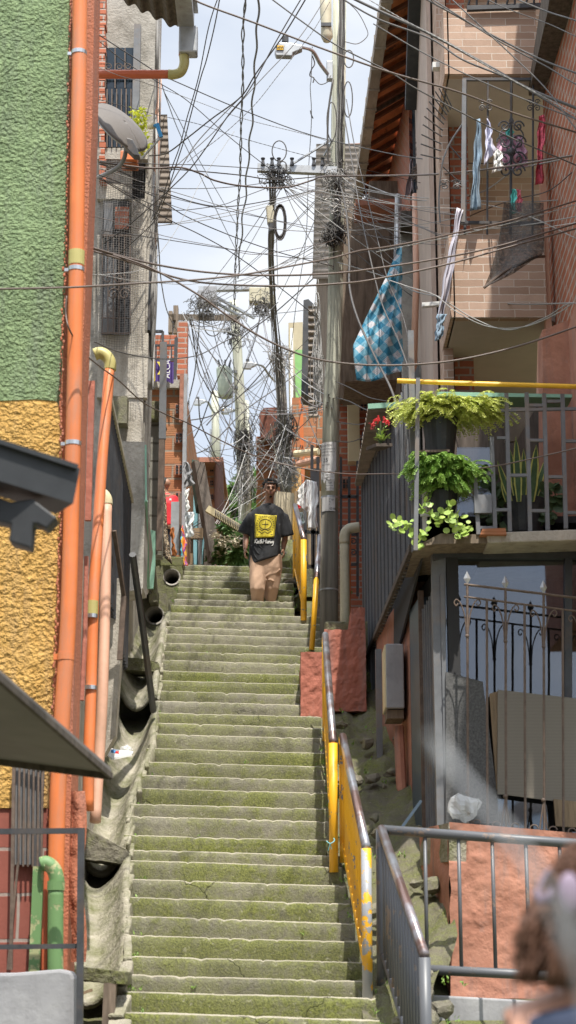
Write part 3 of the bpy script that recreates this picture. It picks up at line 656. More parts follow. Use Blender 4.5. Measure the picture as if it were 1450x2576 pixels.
# mass of old cables and gutters down the right edge of the house
ed = MB(); r7 = random.Random(6)
for i, (x, rr, mm) in enumerate([(372, .04, 0), (380, .03, 0), (386, .025, 0), (391, .018, 0), (395, .012, 0)]):
    pts = [at(x + r7.uniform(-4, 4) + (398 - x) * .0 + interp([(0, 6), (600, 0), (1100, -12)], y), y, 19.7 + r7.uniform(-.1, .3)) for y in range(20, 1000, 120)]
    ed.tube(crom(pts, 5), rr, 7)
ed.build('cable_riser', M('cable_gray'), h, smooth=True)
MB().tube([at(400, 200, 19.9), at(396, 350, 19.9), at(385, 620, 19.9)], .035, 10).build('vent_pipe', M('pink_pvc'), h, smooth=True)
MB().tube([at(378, 640, 19.8), at(384, 540, 19.8)], .045, 10).build('vent_pipe', M('beige_pipe'), h, smooth=True)
fbox(MB(), 366, 640, 380, 830, 19.62, .3).build('black_panel', M('dark_metal'), h)
fbox(MB(), 280, 996, 320, 1064, 19.3, .2).build('air_box', M('moss_concrete'), h)
# brown corrugated sheet beyond
cs = MB()
cs.sheet(lambda u, v: at(lerp(392, lerp(421, 434, v), u), lerp(288, 560, v), 20.4 + .007 * math.sin(v * 2 * math.pi * 17)), 4, 120, (0, .02, 0))
cs.build('corrugated_side_sheet', M('tin_brown'), h)
# planter with flowering plant behind the dish
pl = thing('flower_pot', at(320, 400, 19.2), 'orange pot of yellow flowers behind the satellite dish', 'potted plant')
fbox(MB(), 303, 378, 345, 402, 19.0, .3).build('pot', M('orange_pvc'), pl, bevel=.01)
lf = MB(); r8 = random.Random(8)
for i in range(240):
    t_ = r8.random(); c = at(lerp(338, 372, r8.random()) - 6 * t_, lerp(390, 275, t_ ** .8), 19.1 + r8.uniform(-.15, .15))
    leaf(lf, c, rdir(r8), r8.uniform(.04, .09), r8.uniform(.03, .05))
leafm('yellow_leaf', (.35, .42, .03), (.62, .62, .08)); lf.build('foliage', M('yellow_leaf'), pl, fix=False)
# satellite dish seen from behind
d_ = thing('satellite_dish', at(290, 430, 18.2), 'grey satellite dish with blue receiver arm on concrete house', 'satellite dish')
cdish = at(304, 321, 18.2); rot = Matrix.Rotation(math.radians(-33), 3, 'Y') @ Matrix.Rotation(math.radians(40), 3, 'Z')
ax = Vector((.52, -.36, -.12))
Xa = Vector((.60, 0, -.80)); Ya = Vector((.80 * .62, .785, .60 * .62)); nrm = Xa.cross(Ya)
if nrm.y < 0: nrm = -nrm
db = MB(); 
def dishp(u, v):
    a = u * 2 * math.pi; r__ = v; 
    return cdish + Xa * (.35 * r__ * math.cos(a)) + Ya * (.35 * r__ * math.sin(a)) - nrm * .075 * (1 - r__ * r__)
db.grid(dishp, 40, 10); o = db.build('reflector', M('galv_dish') if 'galv_dish' in MATS else mat('galv_dish', (.125, .11, .098), .6, .1, 3), d_, smooth=True)
so = o.modifiers.new('thick', 'SOLIDIFY'); so.thickness = .012
MB().tube([dishp(i / 40, 1) for i in range(40)], .008, 6, closed=True).build('rim', M('galv'), d_, smooth=True)
MB().tube(crom([at(318, 372, 18.25), at(313, 398, 18.3), at(300, 418, 18.5), at(275, 434, 18.8), at(248, 446, 19.2)], 6), .024, 10).build('mount_pole', M('gray_metal'), d_, smooth=True)
MB().prism(px([(318, 345), (334, 350), (346, 372), (352, 392), (336, 390), (312, 366)], 18.05), (0, .12, 0)).build('bracket', M('dark_metal'), d_, bevel=.01)
MB().bar(at(358, 398, 17.95), at(403, 348, 17.5), .014, .02).build('receiver_arm', M('galv'), d_)
blue = mat('blue_plastic', (.04, .25, .5), .4)
MB().bar(at(406, 345, 17.5), at(395, 312, 17.5), .035, .04).tube([at(397, 315, 17.5), at(386, 317, 17.55)], .018, 10).build('receiver', blue, d_)
MB().tube([at(388, 317, 17.53), at(377, 318, 17.6)], .032, 12).build('receiver_cap', M('cream_pvc'), d_, smooth=True)
# dark corrugated fence and things in front of the concrete house
f_ = thing('corrugated_fence', at(300, 1700, 15.5), 'tall dark corrugated metal fence with pale top edge behind the pipes', 'fence')
x0v, x1v = -1.62, -1.66; zt = 5.12
cf = MB(); cf.sheet(lambda u, v: (lerp(x0v, x1v, u) + .02 * math.sin(u * 2 * math.pi * 26), lerp(15.6, 18.6, u), lerp(3.49 - .35 * u, zt - .2 * u, v)), 260, 2, (-.012, 0, 0))
cf.build('sheet', M('dark_metal'), f_)
MB().bar((x0v, 15.6, zt + .02), (x1v, 18.6, zt - .18), .07, .05).build('top_edge', M('beige_pipe'), f_)
MB().bar(at(288, 1335, 16.3), at(312, 1500, 16.6), .035).bar(at(312, 1500, 16.6), at(302, 1660, 16.6), .05).build('brace', M('rusty_iron'), f_)
one(MB().tube([at(334, 1395, 16.9), at(360, 1580, 17.8), at(386, 1788, 18.9)], .034, 8), 'leaning_pole', M('dark_metal'), 'black pole leaning across the drain from the dark fence', 'pole')
one(poly([(262, 1450), (300, 1455), (312, 1500), (305, 1640), (290, 1850), (262, 1900)], 16.9, .2), 'stained_wall', M('pale_concrete'), 'stained pale concrete wall foot behind the pink pipe', 'wall')
one(MB().prism([Vector((-1.68, 13.7, -.2)), Vector((-1.70, 14.0, 3.5)), Vector((-1.86, 20.2, 3.4)), Vector((-1.86, 20.2, 2.6))], (-.25, 0, 0)), 'rough_wall', M('pale_concrete'), 'rough peeling concrete wall between the pink pipe and the drain', 'wall')
h = thing('retaining_wall', at(330, 1500, 18.6), 'weathered grey concrete wall with green painted edge left of the block wall', 'wall')
MB().prism([at(262, 1108, 18.8), at(366, 1112, 18.8), at(366, 1250, 18.8), at(360, 1480, 18.8), at(262, 1500, 18.8)], (0, .5, 0)).build('wall', M('concrete'), h)
MB().prism([at(366, 1112, 18.8), at(370, 1250, 18.8), at(385, 1390, 21.5), at(372, 1495, 21.5), at(358, 1495, 18.8)], (-.05, .02, 0)).build('side_face', M('pale_concrete'), h)
MB().bar(at(367, 1120, 18.76), at(368, 1260, 18.76), .02, .02).bar(at(368, 1260, 18.76), at(374, 1480, 20.0), .03, .02).build('painted_edge', mat('mint', (.22, .40, .30), .7), h)
one(poly([(372, 1330), (391, 1336), (391, 1420), (386, 1480), (377, 1480)], 21.8, .05), 'mint_panel', M('mint'), 'pale green weathered panel beside the drain head', 'panel')
one(front(363, 1012, 410, 1395, 22.4, .3), 'block_wall', M('cmu'), 'mossy grey concrete block wall left of the brown post', 'wall')
one(fbox(fbox(MB(), 360, 1008, 414, 1056, 22.3, .4), 404, 1056, 416, 1062, 22.3, .4), 'lintel', M('moss_concrete'), 'mossy dark lintel on the block wall', 'lintel', bevel=.02)
p_ = thing('metal_post', at(404, 1380, 22.0), 'tall brown steel post in front of the hollow brick wall', 'post')
MB().bar(at(412, 862, 22.0), at(409, 1105, 22.0), .085, .07).build('upper_post', M('gray_metal'), p_)
MB().bar(at(408, 1100, 22.0), at(401, 1385, 22.0), .07, .06).build('lower_post', M('rusty_iron'), p_)
# ---- hollow brick house with balcony
h = thing('brick_balcony_house', at(420, 1420, 26.2), 'mossy hollow brick house with brick balcony and party banner', 'house')
MB().prism([at(350, 955, 26.2), at(463, 955, 26.2), at(462, 1425, 26.2), at(350, 1425, 26.2)], (0, 5, 0)).build('wall', M('hollow_brick'), h)
fbox(MB(), 459, 940, 468, 1425, 26.05, .15).build('corner_strip', M('galv'), h)
fbox(MB(), 355, 955, 464, 975, 26.1, .3).build('floor_slab', M('concrete'), h)
vb = MB()
for y in (1028, 1100, 1180, 1250):
    w0 = fbox(MB(), 441, y - 12, 461, y + 14, 26.12, .1).build('vent_brick', M('salmon_plaster'), h)
    hb = MB()
    for i in range(2):
        for j in range(3): fbox(hb, 443 + i * 9, y - 10 + j * 8, 449 + i * 9, y - 5 + j * 8, 26.10, .04)
    hb.build('holes', M('interior'), w0)
fbox(MB(), 350, 842, 446, 900, 26.5, .25).build('balcony_wall', M('red_brick'), h)
fbox(MB(), 446, 808, 471, 945, 26.4, .35).build('balcony_pillar', M('red_brick'), h)
gr = MB()
gr.bar(at(352, 834, 26.2), at(410, 834, 26.2), .04); gr.bar(at(410, 834, 26.2), at(410, 870, 26.2), .04); gr.bar(at(370, 869, 26.2), at(446, 869, 26.2), .03); gr.bar(at(370, 906, 26.2), at(446, 906, 26.2), .03)
for x in (380, 393, 406, 419, 432, 444): gr.bar(at(x, 869, 26.2), at(x, 906, 26.2), .022)
for x in (371, 383): gr.bar(at(x, 836, 26.18), at(x, 968, 26.18), .018)
gr.bar(at(444, 850, 26.2), at(440, 960, 26.2), .05); gr.build('balcony_rail', M('dark_metal'), h)
fbox(MB(), 452, 940, 462, 1060, 26.0, .1).build('door_jamb', M('salmon_plaster'), h)
b_ = thing('party_banner', at(410, 940, 26.0), 'yellow and purple political banner tied to the brick balcony', 'banner')
bf = lambda x0, x1, y0, y1: (lambda u, v: at(lerp(x0, x1, u), lerp(y0, y1, v) + 3 * math.sin(lerp(x0, x1, u) * .25), 25.95 + .03 * math.sin(lerp(x0, x1, u) * .4)))
MB().sheet(bf(364, 392, 908, 958), 10, 6, (0, .01, 0)).build('yellow_part', mat('banner_yellow', (.75, .6, .08), .5), b_)
MB().sheet(lambda u, v: at(lerp(364, 391, u), lerp(908, 932, v) + 3 * math.sin(u * 7), 25.93), 8, 4, (0, .01, 0)).build('faded_portrait', mat('banner_pink', (.55, .36, .32), .6), b_)
MB().sheet(bf(391, 437, 908, 962), 14, 6, (0, .01, 0)).build('purple_part', mat('banner_purple', (.10, .06, .22), .5), b_)
MB().sheet(lambda u, v: at(lerp(395, 408, u) + 8 * math.sin(v * 3), lerp(910, 942, v), 25.92), 4, 6, (0, .008, 0)).build('yellow_letter', M('banner_yellow'), b_)
def text(body, loc, size, m, parent, rot=(math.pi / 2, 0, 0), shear=0, name='lettering', extrude=.002, warp=None, align='CENTER', sx=1):
    cu = bpy.data.curves.new(name, 'FONT'); cu.body = body; cu.size = size; cu.extrude = extrude; cu.shear = shear; cu.align_x = align; cu.resolution_u = 3
    ob = bpy.data.objects.new('tmp_text', cu); COL.objects.link(ob); bpy.context.view_layer.update()
    me = bpy.data.meshes.new_from_object(ob.evaluated_get(bpy.context.evaluated_depsgraph_get())); bpy.data.objects.remove(ob)
    from mathutils import Euler
    R = Euler(rot).to_matrix()
    for v in me.vertices:
        c = v.co.copy(); c.x *= sx; v.co = Vector(loc) + R @ c
        if warp: v.co = warp(v.co)
    me.materials.clear(); me.materials.append(m); o = bpy.data.objects.new(name, me); COL.objects.link(o)
    if parent:
        o.parent = parent
        if parent.type == 'EMPTY': o.location = -parent.location
    return o
text('ALCAL', at(428, 924, 25.88), .115, M('white_paint'), b_, rot=(math.pi / 2, -math.pi / 2, 0))
# rooftop wall of the house with old timber and pipe above
# laundry and people corner behind the post
bk = MB(); bk.sheet(lambda u, v: at(lerp(404, lerp(412, 432, v), u) + 2 * math.sin(v * 8), lerp(1215, 1395 + 26 * u, v), 24.2 + .05 * math.sin(u * 9)), 10, 16, (0, .015, 0))
t = NT('leopard'); vo = t.n('TexVoronoi', Scale=34.0); t.l(t.tc.outputs['Object'], vo.inputs['Vector'])
c = t.mix(t.ramp(vo.outputs['Distance'], [(.25, 0.), (.32, 1.)]), (.35, .22, .12), (.03, .025, .02)); c = t.mix(t.ramp(vo.outputs['Distance'], [(.6, 0.), (.65, 1.)]), c, (.5, .4, .28)); t.l(c, t.b.inputs['Base Color']); t.b.inputs['Roughness'].default_value = .9; MATS['leopard'] = t.m
one(bk, 'blanket', M('leopard'), 'leopard print blanket hanging behind the brown post', 'blanket', 'washing hung along the alley', smooth=True)
t = NT('wovencloth'); wv = t.n('TexWave', Scale=5.0, Distortion=6.0); t.l(t.tc.outputs['Object'], wv.inputs['Vector']); nn = t.noise(13, 3)
c = t.mix(t.ramp(wv.outputs['Fac'], [(.3, 0.), (.7, 1.)]), (.75, .13, .02), (.80, .42, .04)); c = t.mix(t.ramp(nn, [(.5, 0.), (.62, 1.)]), c, (.25, .06, .30)); t.l(c, t.b.inputs['Base Color']); t.b.inputs['Roughness'].default_value = .9; MATS['wovencloth'] = t.m
def cloth(pts4, Y, m, label, name='cloth', grp='washing hung along the alley', wav=.04, fr=7, nu=20, nv=28, cat='cloth', ax=1, parent=None):
    A, B, Cc, D = pts4; ph = (sum(map(ord, label or name)) % 100) / 16
    f = lambda u, v: at(lerp(lerp(A[0], B[0], u), lerp(D[0], Cc[0], u), v) + 2.2 * math.sin(v * 9 + ph) * (1 if u > .5 else -.6) + 1.2 * math.sin(v * 23 + ph), lerp(lerp(A[1], B[1], u), lerp(D[1], Cc[1], u), v), Y + wav * math.sin(u * fr + ph) * (.35 + v) + wav * .5 * math.sin(v * 5 + u * 3) + wav * .45 * math.sin(u * fr * 2.3 + v * 7 + ph) + wav * .3 * math.sin(v * 17 + u * 5 + ph))
    mb = MB().sheet(f, nu, nv, (0, .008, 0)); o = mb.build(name, M(m) if isinstance(m, str) else m, parent, smooth=True)
    if label: tag(o, label, cat, grp)
    return o
cloth([(456, 1330), (463, 1320), (473, 1423), (462, 1423)], 24.6, 'wovencloth', 'narrow orange and purple cloth hanging above the top step', wav=.02, fr=3)
cloth([(429, 1330), (436, 1325), (444, 1398), (434, 1398)], 24.7, mat('redgreen', (.35, .12, .03), .8, .8, 20), 'small red and green patterned cloth behind the leopard blanket', wav=.02)
cloth([(462, 1160), (476, 1162), (489, 1218), (463, 1228)], 24.9, mat('grey_cloth', (.26, .26, .27), .9, .15), 'grey cloth draped at the corner of the brick house', wav=.03)
cloth([(466, 1235), (474, 1228), (476, 1285), (468, 1290)], 25.2, 'white_paint', 'white shirt hanging above the lace cloth', wav=.02)
cloth([(466, 1288), (488, 1288), (485, 1350), (468, 1352)], 25.1, mat('lace', (.62, .64, .64), .9, .3, 30), 'white lace patterned cloth on the washing line', wav=.03)
cloth([(456, 1350), (462, 1350), (462, 1398), (456, 1398)], 24.9, mat('cyan_cloth', (.1, .5, .65), .8, .4, 10), 'narrow blue striped cloth beside the brick corner', wav=.01)
fbx = thing('garden_cart', at(445, 1395, 25.3), 'grey sheet panel with rusty edge beside the brick corner', 'panel')
fbox(MB(), 430, 1262, 452, 1395, 25.35, .04).build('sheet', M('galv'), fbx); fbox(MB(), 451, 1240, 457, 1395, 25.33, .06).build('edge', M('rusty_iron'), fbx)
fbx.name = 'sheet_panel'
# litter on the drain
lt = thing('foam_tray', at(300, 1905, 17.6), 'white foam tray with crumpled wrappers lying in the drain', 'litter')
tm = MB(); c0 = at(296, 1905, 17.45)
tm.prism([at(258, 1890, 17.5), at(282, 1912, 17.45), at(332, 1902, 17.45), at(336, 1896, 17.75), at(290, 1900, 17.8), at(258, 1884, 17.75)], (0, 0, .02)); tm.build('tray', M('white_paint'), lt)
t = NT('clear_plastic'); t.b.inputs['Base Color'].default_value = (.85, .87, .88, 1); t.b.inputs['Roughness'].default_value = .15; t.b.inputs['Alpha'].default_value = .38; MATS['clear_plastic'] = t.m
def crumple(c, r, m, name, parent, seed, n=16):
    mb = MB(); mb.ell(c, r, n, 10); q = []
    for v in mb.v:
        v = Vector(v); d = (v - Vector(c)); k = 1 + .45 * noise.noise(v * (2.2 / r[0] / 2) + Vector((seed, 0, 0))) + .25 * noise.noise(v * (5 / r[0] / 2)); q.append(tuple(Vector(c) + d * k))
    mb.v = q; return mb.build(name, m, parent)
crumple(at(318, 1886, 17.6), (.055, .05, .045), M('clear_plastic'), 'plastic_wrap', lt, 1)
crumple(at(286, 1893, 17.6), (.03, .03, .025), mat('blue_wrap', (.1, .3, .6), .3, .6, 40), 'blue_wrapper', lt, 2)
crumple(at(296, 1894, 17.55), (.022, .02, .018), mat('red_wrap', (.7, .03, .03), .3), 'red_wrapper', lt, 3)
# roof corner with gutter, top left
rf = thing('roof_overhang', at(420, 60, 17.5), 'dark corrugated roof overhang with boxed white gutter at top left', 'roof')
r0 = MB(); A1 = at(262, -30, 18.0); A2 = at(440, 40, 17.2)
r0.sheet(lambda u, v: Vector((lerp(-2.1, at(448, 60, 17.4).x, u), lerp(15.2, 17.4, v), lerp(at(448, 60, 17.4).z + .5, at(448, 62, 17.4).z - .02, u) + .03 * math.sin(u * 40))), 60, 4, (0, 0, -.03))
r0.build('roof_sheet', M('dark_wood'), rf)
gm = MB(); gc = at(468, 60, 17.3)
gm.prism([at(444, -60, 15.6), at(498, -60, 15.6), at(499, -50, 15.6)], (0, .01, 0)) if 0 else None
gm.box((gc.x + .0, 16.2, gc.z + .08), (.17, 2.3, .17)); gm.box((gc.x + .02, 16.2, gc.z + .17), (.21, 2.32, .03))
gm.build('gutter', M('galv'), rf); 
fbox(MB(), 450, 62, 497, 130, 17.36, .16).build('gutter_box', M('galv'), rf, bevel=.02)
pipe(rf, [(463, 105), (463, 140)], 17.45, .055, 'red_pvc'); pipe(rf, [(463, 136), (464, 160), (456, 180), (440, 187), (424, 187)], 17.45, .052, 'olive_pvc', 'elbow')
pipe(rf, [(428, 187), (340, 187), (240, 187)], 17.45, .048, 'red_pvc')
one(MB().tube([at(447, 8, 17.0), at(447, 60, 17.0)], .03, 8), 'vent_stub', M('beige_pipe'), 'short pale pipe stub under the dark roof overhang', 'pipe') if 0 else None
# ================================================================= RIGHT SIDE: railings
def railing(name_label, foot, head, h, x0, x1, n, mb_, mp, grp, post2=True, low=.10):
    # foot / head = distances Y of the lower and the upper end, x0 / x1 there
    Y0, Y1 = foot, head; z0, z1 = sz(Y0), sz(Y1)
    t_ = thing('stair_railing', (x0, Y0, z0), name_label, 'railing', grp)
    P = lambda t, hh: Vector((lerp(x0, x1, t), lerp(Y0, Y1, t), lerp(z0, z1, t) + hh))
    MB().tube([P(0, h), P(1, h)], .034, 14).build('handrail', M('hand_rail'), t_, smooth=True)
    MB().tube([P(0, h - .0) - Vector((0, 0, .012)), P(0, -.06)], .038, 14).build('lower_post', M(mp), t_, smooth=True)
    MB().tube([P(1, h), P(1, -.06)], .034, 12).build('upper_post', M(mb_), t_, smooth=True)
    MB().tube([P(0, low), P(1, low)], .022, 10).build('bottom_rail', M(mb_), t_, smooth=True)
    for i in range(1, n): MB().tube([P(i / n, low), P(i / n, h - .02)], .013, 8).build('bar', M(mb_), t_, smooth=True)
    return t_
GR = 'steel railings down the right side of the stair'
railing('yellow railing of the middle flight, pale tube handrail, blue string tied low on its post', 15.67, 18.64, 1.04, .386, .385, 20, 'yellow_rail', 'yellow_rail', GR)
railing('yellow railing with half stripped grey post, beside the lower steps', 13.65, 15.85, 1.02, .575, .475, 16, 'yellow_rail', 'yellow_chip', GR)
railing('dark grey sloping railing nearest the viewer, yellow paint flecks', 12.05, 13.96, 1.02, .875, .705, 15, 'gray_rail', 'gray_rail', GR)
railing('short yellow railing of the top flight just right of the walking man', 22.75, 24.6, 1.0, .20, .10, 16, 'yellow_rail', 'yellow_rail', GR)
t_ = thing('stair_railing', at(785, 1632, 21.45), 'yellow end post with pale handrail leaning beside the utility pole', 'railing', GR)
MB().tube([at(785, 1634, 21.45), at(797, 1452, 21.45)], .032, 12).build('post', M('yellow_rail'), t_, smooth=True)
MB().tube([at(797, 1455, 21.43), at(805, 1350, 22.9)], .034, 12).build('handrail', M('hand_rail'), t_, smooth=True)
one(MB().tube(crom([at(822, 2116, 15.6), at(832, 2122, 15.58), at(842, 2114, 15.6), at(838, 2106, 15.66)], 4), .004, 5).tube([at(831, 2121, 15.58), at(826, 2140, 15.6)], .004, 5).tube([at(831, 2121, 15.58), at(834, 2136, 15.6)], .004, 5), 'blue_string', mat('blue_string', (.2, .5, .55), .8), 'light blue string knotted round the yellow post', 'string')
t_ = thing('landing_railing', at(960, 2450, 13.96), 'level dark grey railing across the orange wall at lower right', 'railing', GR)
a0, a1 = at(958, 2087, 13.96), at(1700, 2140, 13.96); b0, b1 = at(1066, 2438, 13.96), at(1700, 2470, 13.96)
MB().tube([a0, a1], .037, 14).build('handrail', M('gray_rail'), t_, smooth=True)
MB().tube([Vector((a0.x, 13.96, b0.z + .012)), b1], .037, 14).build('bottom_rail', M('gray_rail'), t_, smooth=True)
MB().tube([a0, Vector((a0.x - .01, 13.96, -.3))], .036, 12).build('post', M('gray_rail'), t_, smooth=True)
for i in range(1, 11):
    x = a0.x + i * .253 + .08; MB().tube([(x, 13.96, lerp(a0.z, a1.z, (x - a0.x) / (a1.x - a0.x))), (x, 13.96, lerp(b0.z, b1.z, (x - b0.x) / (b1.x - b0.x)))], .0145, 10).build('bar', M('gray_rail'), t_, smooth=True)
# ---- orange low wall with grey base
h = thing('orange_wall', at(1250, 2500, 14.6), 'rough orange painted low wall on grey concrete base, lower right', 'wall')
mb = MB()
def owf(u, v):
    x = lerp(1130, 1750, u); yt = 2068 + (x - 1130) * .085; y = lerp(yt, 2512, v)
    p = at(x + (3 if v > .3 else 0) + (5 * noise.noise(Vector((v * 9, 0, 0))) if u < .02 else 0), y, 14.6)
    n_ = noise.fractal(Vector((p.x * 3, p.z * 3.3, 1)), 1, 2, 5)
    p.y += n_ * .014 - (.006 if noise.noise(Vector((p.x * 5, p.z * 6, 4))) > .35 else 0)
    if 1128 < x < 1172 and 2108 < y < 2165: p.y += .05
    return p
mb.grid(owf, 120, 90); mb.build('front_face', M('salmon_plaster'), h, smooth=True)
fr = [at(1132, 2070, 14.66), at(1134, 2512, 14.66)]
MB().prism([at(1127, 2072, 14.66), at(1131, 2505, 14.66), at(1148, 2512, 16.0), at(1095, 2160, 16.8), at(1092, 2105, 16.8)], (.0, .02, 0)).build('side_return', M('salmon_plaster'), h) if 0 else None
sf = MB()
Lb = [at(1129, 2070, 14.62), at(1132, 2515, 14.62)]; Rb = [Vector((Lb[0].x - .16, 15.6, Lb[0].z + .03)), Vector((Lb[1].x - .1, 15.6, Lb[1].z))]
sf.grid(lambda u, v: Lb[0].lerp(Lb[1], v).lerp(Rb[0].lerp(Rb[1], v), u) + Vector((noise.noise(Vector((u * 3, v * 6, 0))) * .03, 0, 0)), 12, 30)
sf.build('side_face', M('salmon_plaster'), h, smooth=True)
MB().prism([Lb[0] + Vector((0, .0, .0)), at(1750, 2120, 14.62), at(1750, 2120, 14.62) + Vector((0, .9, 0)), Rb[0]], (0, 0, -.3)).build('wall_top', M('channel_concrete'), h)
gb = MB(); gb.prism([at(1072, 2502, 14.3), at(1750, 2540, 14.3), at(1750, 3000, 14.3), at(1072, 3000, 14.3)], (0, .8, 0)); gb.build('grey_base', M('gray_plaster'), h, bevel=.015)
crumple(at(1167, 2030, 14.9), (.13, .12, .10), M('clear_plastic'), 'plastic_bag', None, 5, 24); o = bpy.data.objects['plastic_bag']; tag(o, 'crumpled clear plastic bag on the orange wall', 'bag')
# ---- orange house with big window
h = thing('orange_house', at(1110, 2100, 15.4), 'orange painted house with big reflecting window behind iron grille', 'house')
PW = lambda Y: interp([(15.35, 1.34), (16.1, 1.22), (17.0, 1.17), (19.5, .96), (21.5, .90)], Y)                # plan line of its street side
sw = MB(); sw.sheet(lambda u, v: Vector((PW(lerp(16.9, 19.6, u)), lerp(16.9, 19.6, u), lerp(lerp(.4, 1.6, u), 3.7, v))), 12, 4, (.2, 0, 0)); sw.build('side_wall', M('salmon_plaster'), h)
MB().prism([Vector((PW(15.37) + .03, 15.37, -.1)), Vector((PW(15.37) + .03, 15.37, 3.6)), Vector((PW(16.9) + .05, 16.9, 3.6)), Vector((PW(16.9) + .05, 16.9, .3))], (.1, 0, 0)).build('inner_wall', M('interior'), h)
MB().prism([Vector((PW(18.6), 18.7, 1.4)), Vector((PW(18.6), 18.7, 3.6)), Vector((PW(21.5), 21.5, 3.6)), Vector((PW(21.5), 21.5, 3.0))], (.2, 0, 0)).build('far_wall', M('dark_metal'), h)
# door frame and ribbed shutter in the side wall, near corner
dm = MB(); 
for k in range(9):
    Y = 15.38 + k * .085; MB().box((PW(Y) - .01, Y, 1.95 - .02 * k), (.035, .03, 2.95)).build('shutter_rib', M('gray_metal'), h)
MB().box((PW(16.5) + .0, 16.5, 1.95), (.07, .62, 2.9), rz=.08).build('door_frame', M('blue_gray_metal'), h)
MB().box((PW(16.15) - .02, 16.15, 1.95), (.05, .04, 3.0)).build('door_trim', M('rusty_iron'), h)
fz = 15.42
MB().prism(px([(1085, 1370), (1122, 1374), (1122, 2080), (1100, 2080)], fz - .03), (0, .1, 0)).build('window_jamb', M('gray_metal'), h)
MB().prism(px([(1085, 1366), (1500, 1352), (1500, 1405), (1122, 1402), (1092, 1410)], fz - .06), (0, .15, 0)).build('window_head', M('dark_metal'), h)
w_ = MB().prism(px([(1122, 1400), (1422, 1405), (1422, 2090), (1122, 2075)], fz), (0, .012, 0)).build('window_pane', M('window_glass'), h)
MB().prism(px([(1422, 1390), (1440, 1390), (1440, 2100), (1422, 2100)], fz - .05), (0, .1, 0)).build('mullion', M('dark_metal'), h)
MB().prism(px([(1440, 1400), (1750, 1400), (1750, 2110), (1440, 2100)], fz), (0, .012, 0)).build('window_pane', M('window_glass'), h)
MB().box((2.6, 17.0, 2.2), (2.9, .05, 4.4)).build('room_back_wall', M('interior'), h)
MB().box((2.6, 16.3, 3.95), (3.0, 1.6, .06)).build('room_ceiling', M('interior'), h)
MB().box((2.6, 16.3, .6), (3.0, 1.6, .06)).build('room_floor', M('interior'), h)
MB().box((4.1, 16.3, 2.2), (.06, 1.6, 4.2)).build('room_side_wall', M('interior'), h)
# things behind the glass
t = NT('twinwall'); wv = t.n('TexWave', Scale=26.0); wv.bands_direction = 'Y'; t.l(t.tc.outputs['UV'], wv.inputs['Vector'])
t.l(t.mix(wv.outputs['Fac'], (.13, .112, .088), (.20, .175, .14)), t.b.inputs['Base Color']); MATS['twinwall'] = t.m
one(MB().prism(px([(1253, 1735), (1252, 1998), (1262, 1998), (1750, 2060), (1750, 1790)], 15.24), (0, .03, 0)), 'plastic_sheet', M('twinwall'), 'translucent ribbed plastic sheet leaning at the window', 'sheet')
one(MB().prism(px([(1232, 1745), (1256, 1738), (1257, 1985), (1250, 1985)], 15.3), (0, .03, 0)), 'plank', M('plank_wood'), 'wooden plank leaning beside the ribbed plastic sheet', 'plank')
one(MB().prism(px([(1122, 1690), (1215, 1715), (1250, 1985), (1256, 2070), (1122, 2075)], 15.33), (0, .03, 0)), 'grey_panel', mat('speckle', (.085, .085, .085), .8, .5, 60), 'speckled dark grey panel behind the grille, left of the plank', 'panel')
one(MB().prism(px([(1394, 2010), (1750, 2050), (1750, 2100), (1400, 2078)], 15.2), (0, .05, 0)), 'wooden_box', M('plank_wood'), 'reddish wooden crate edge behind the grille foot', 'crate')
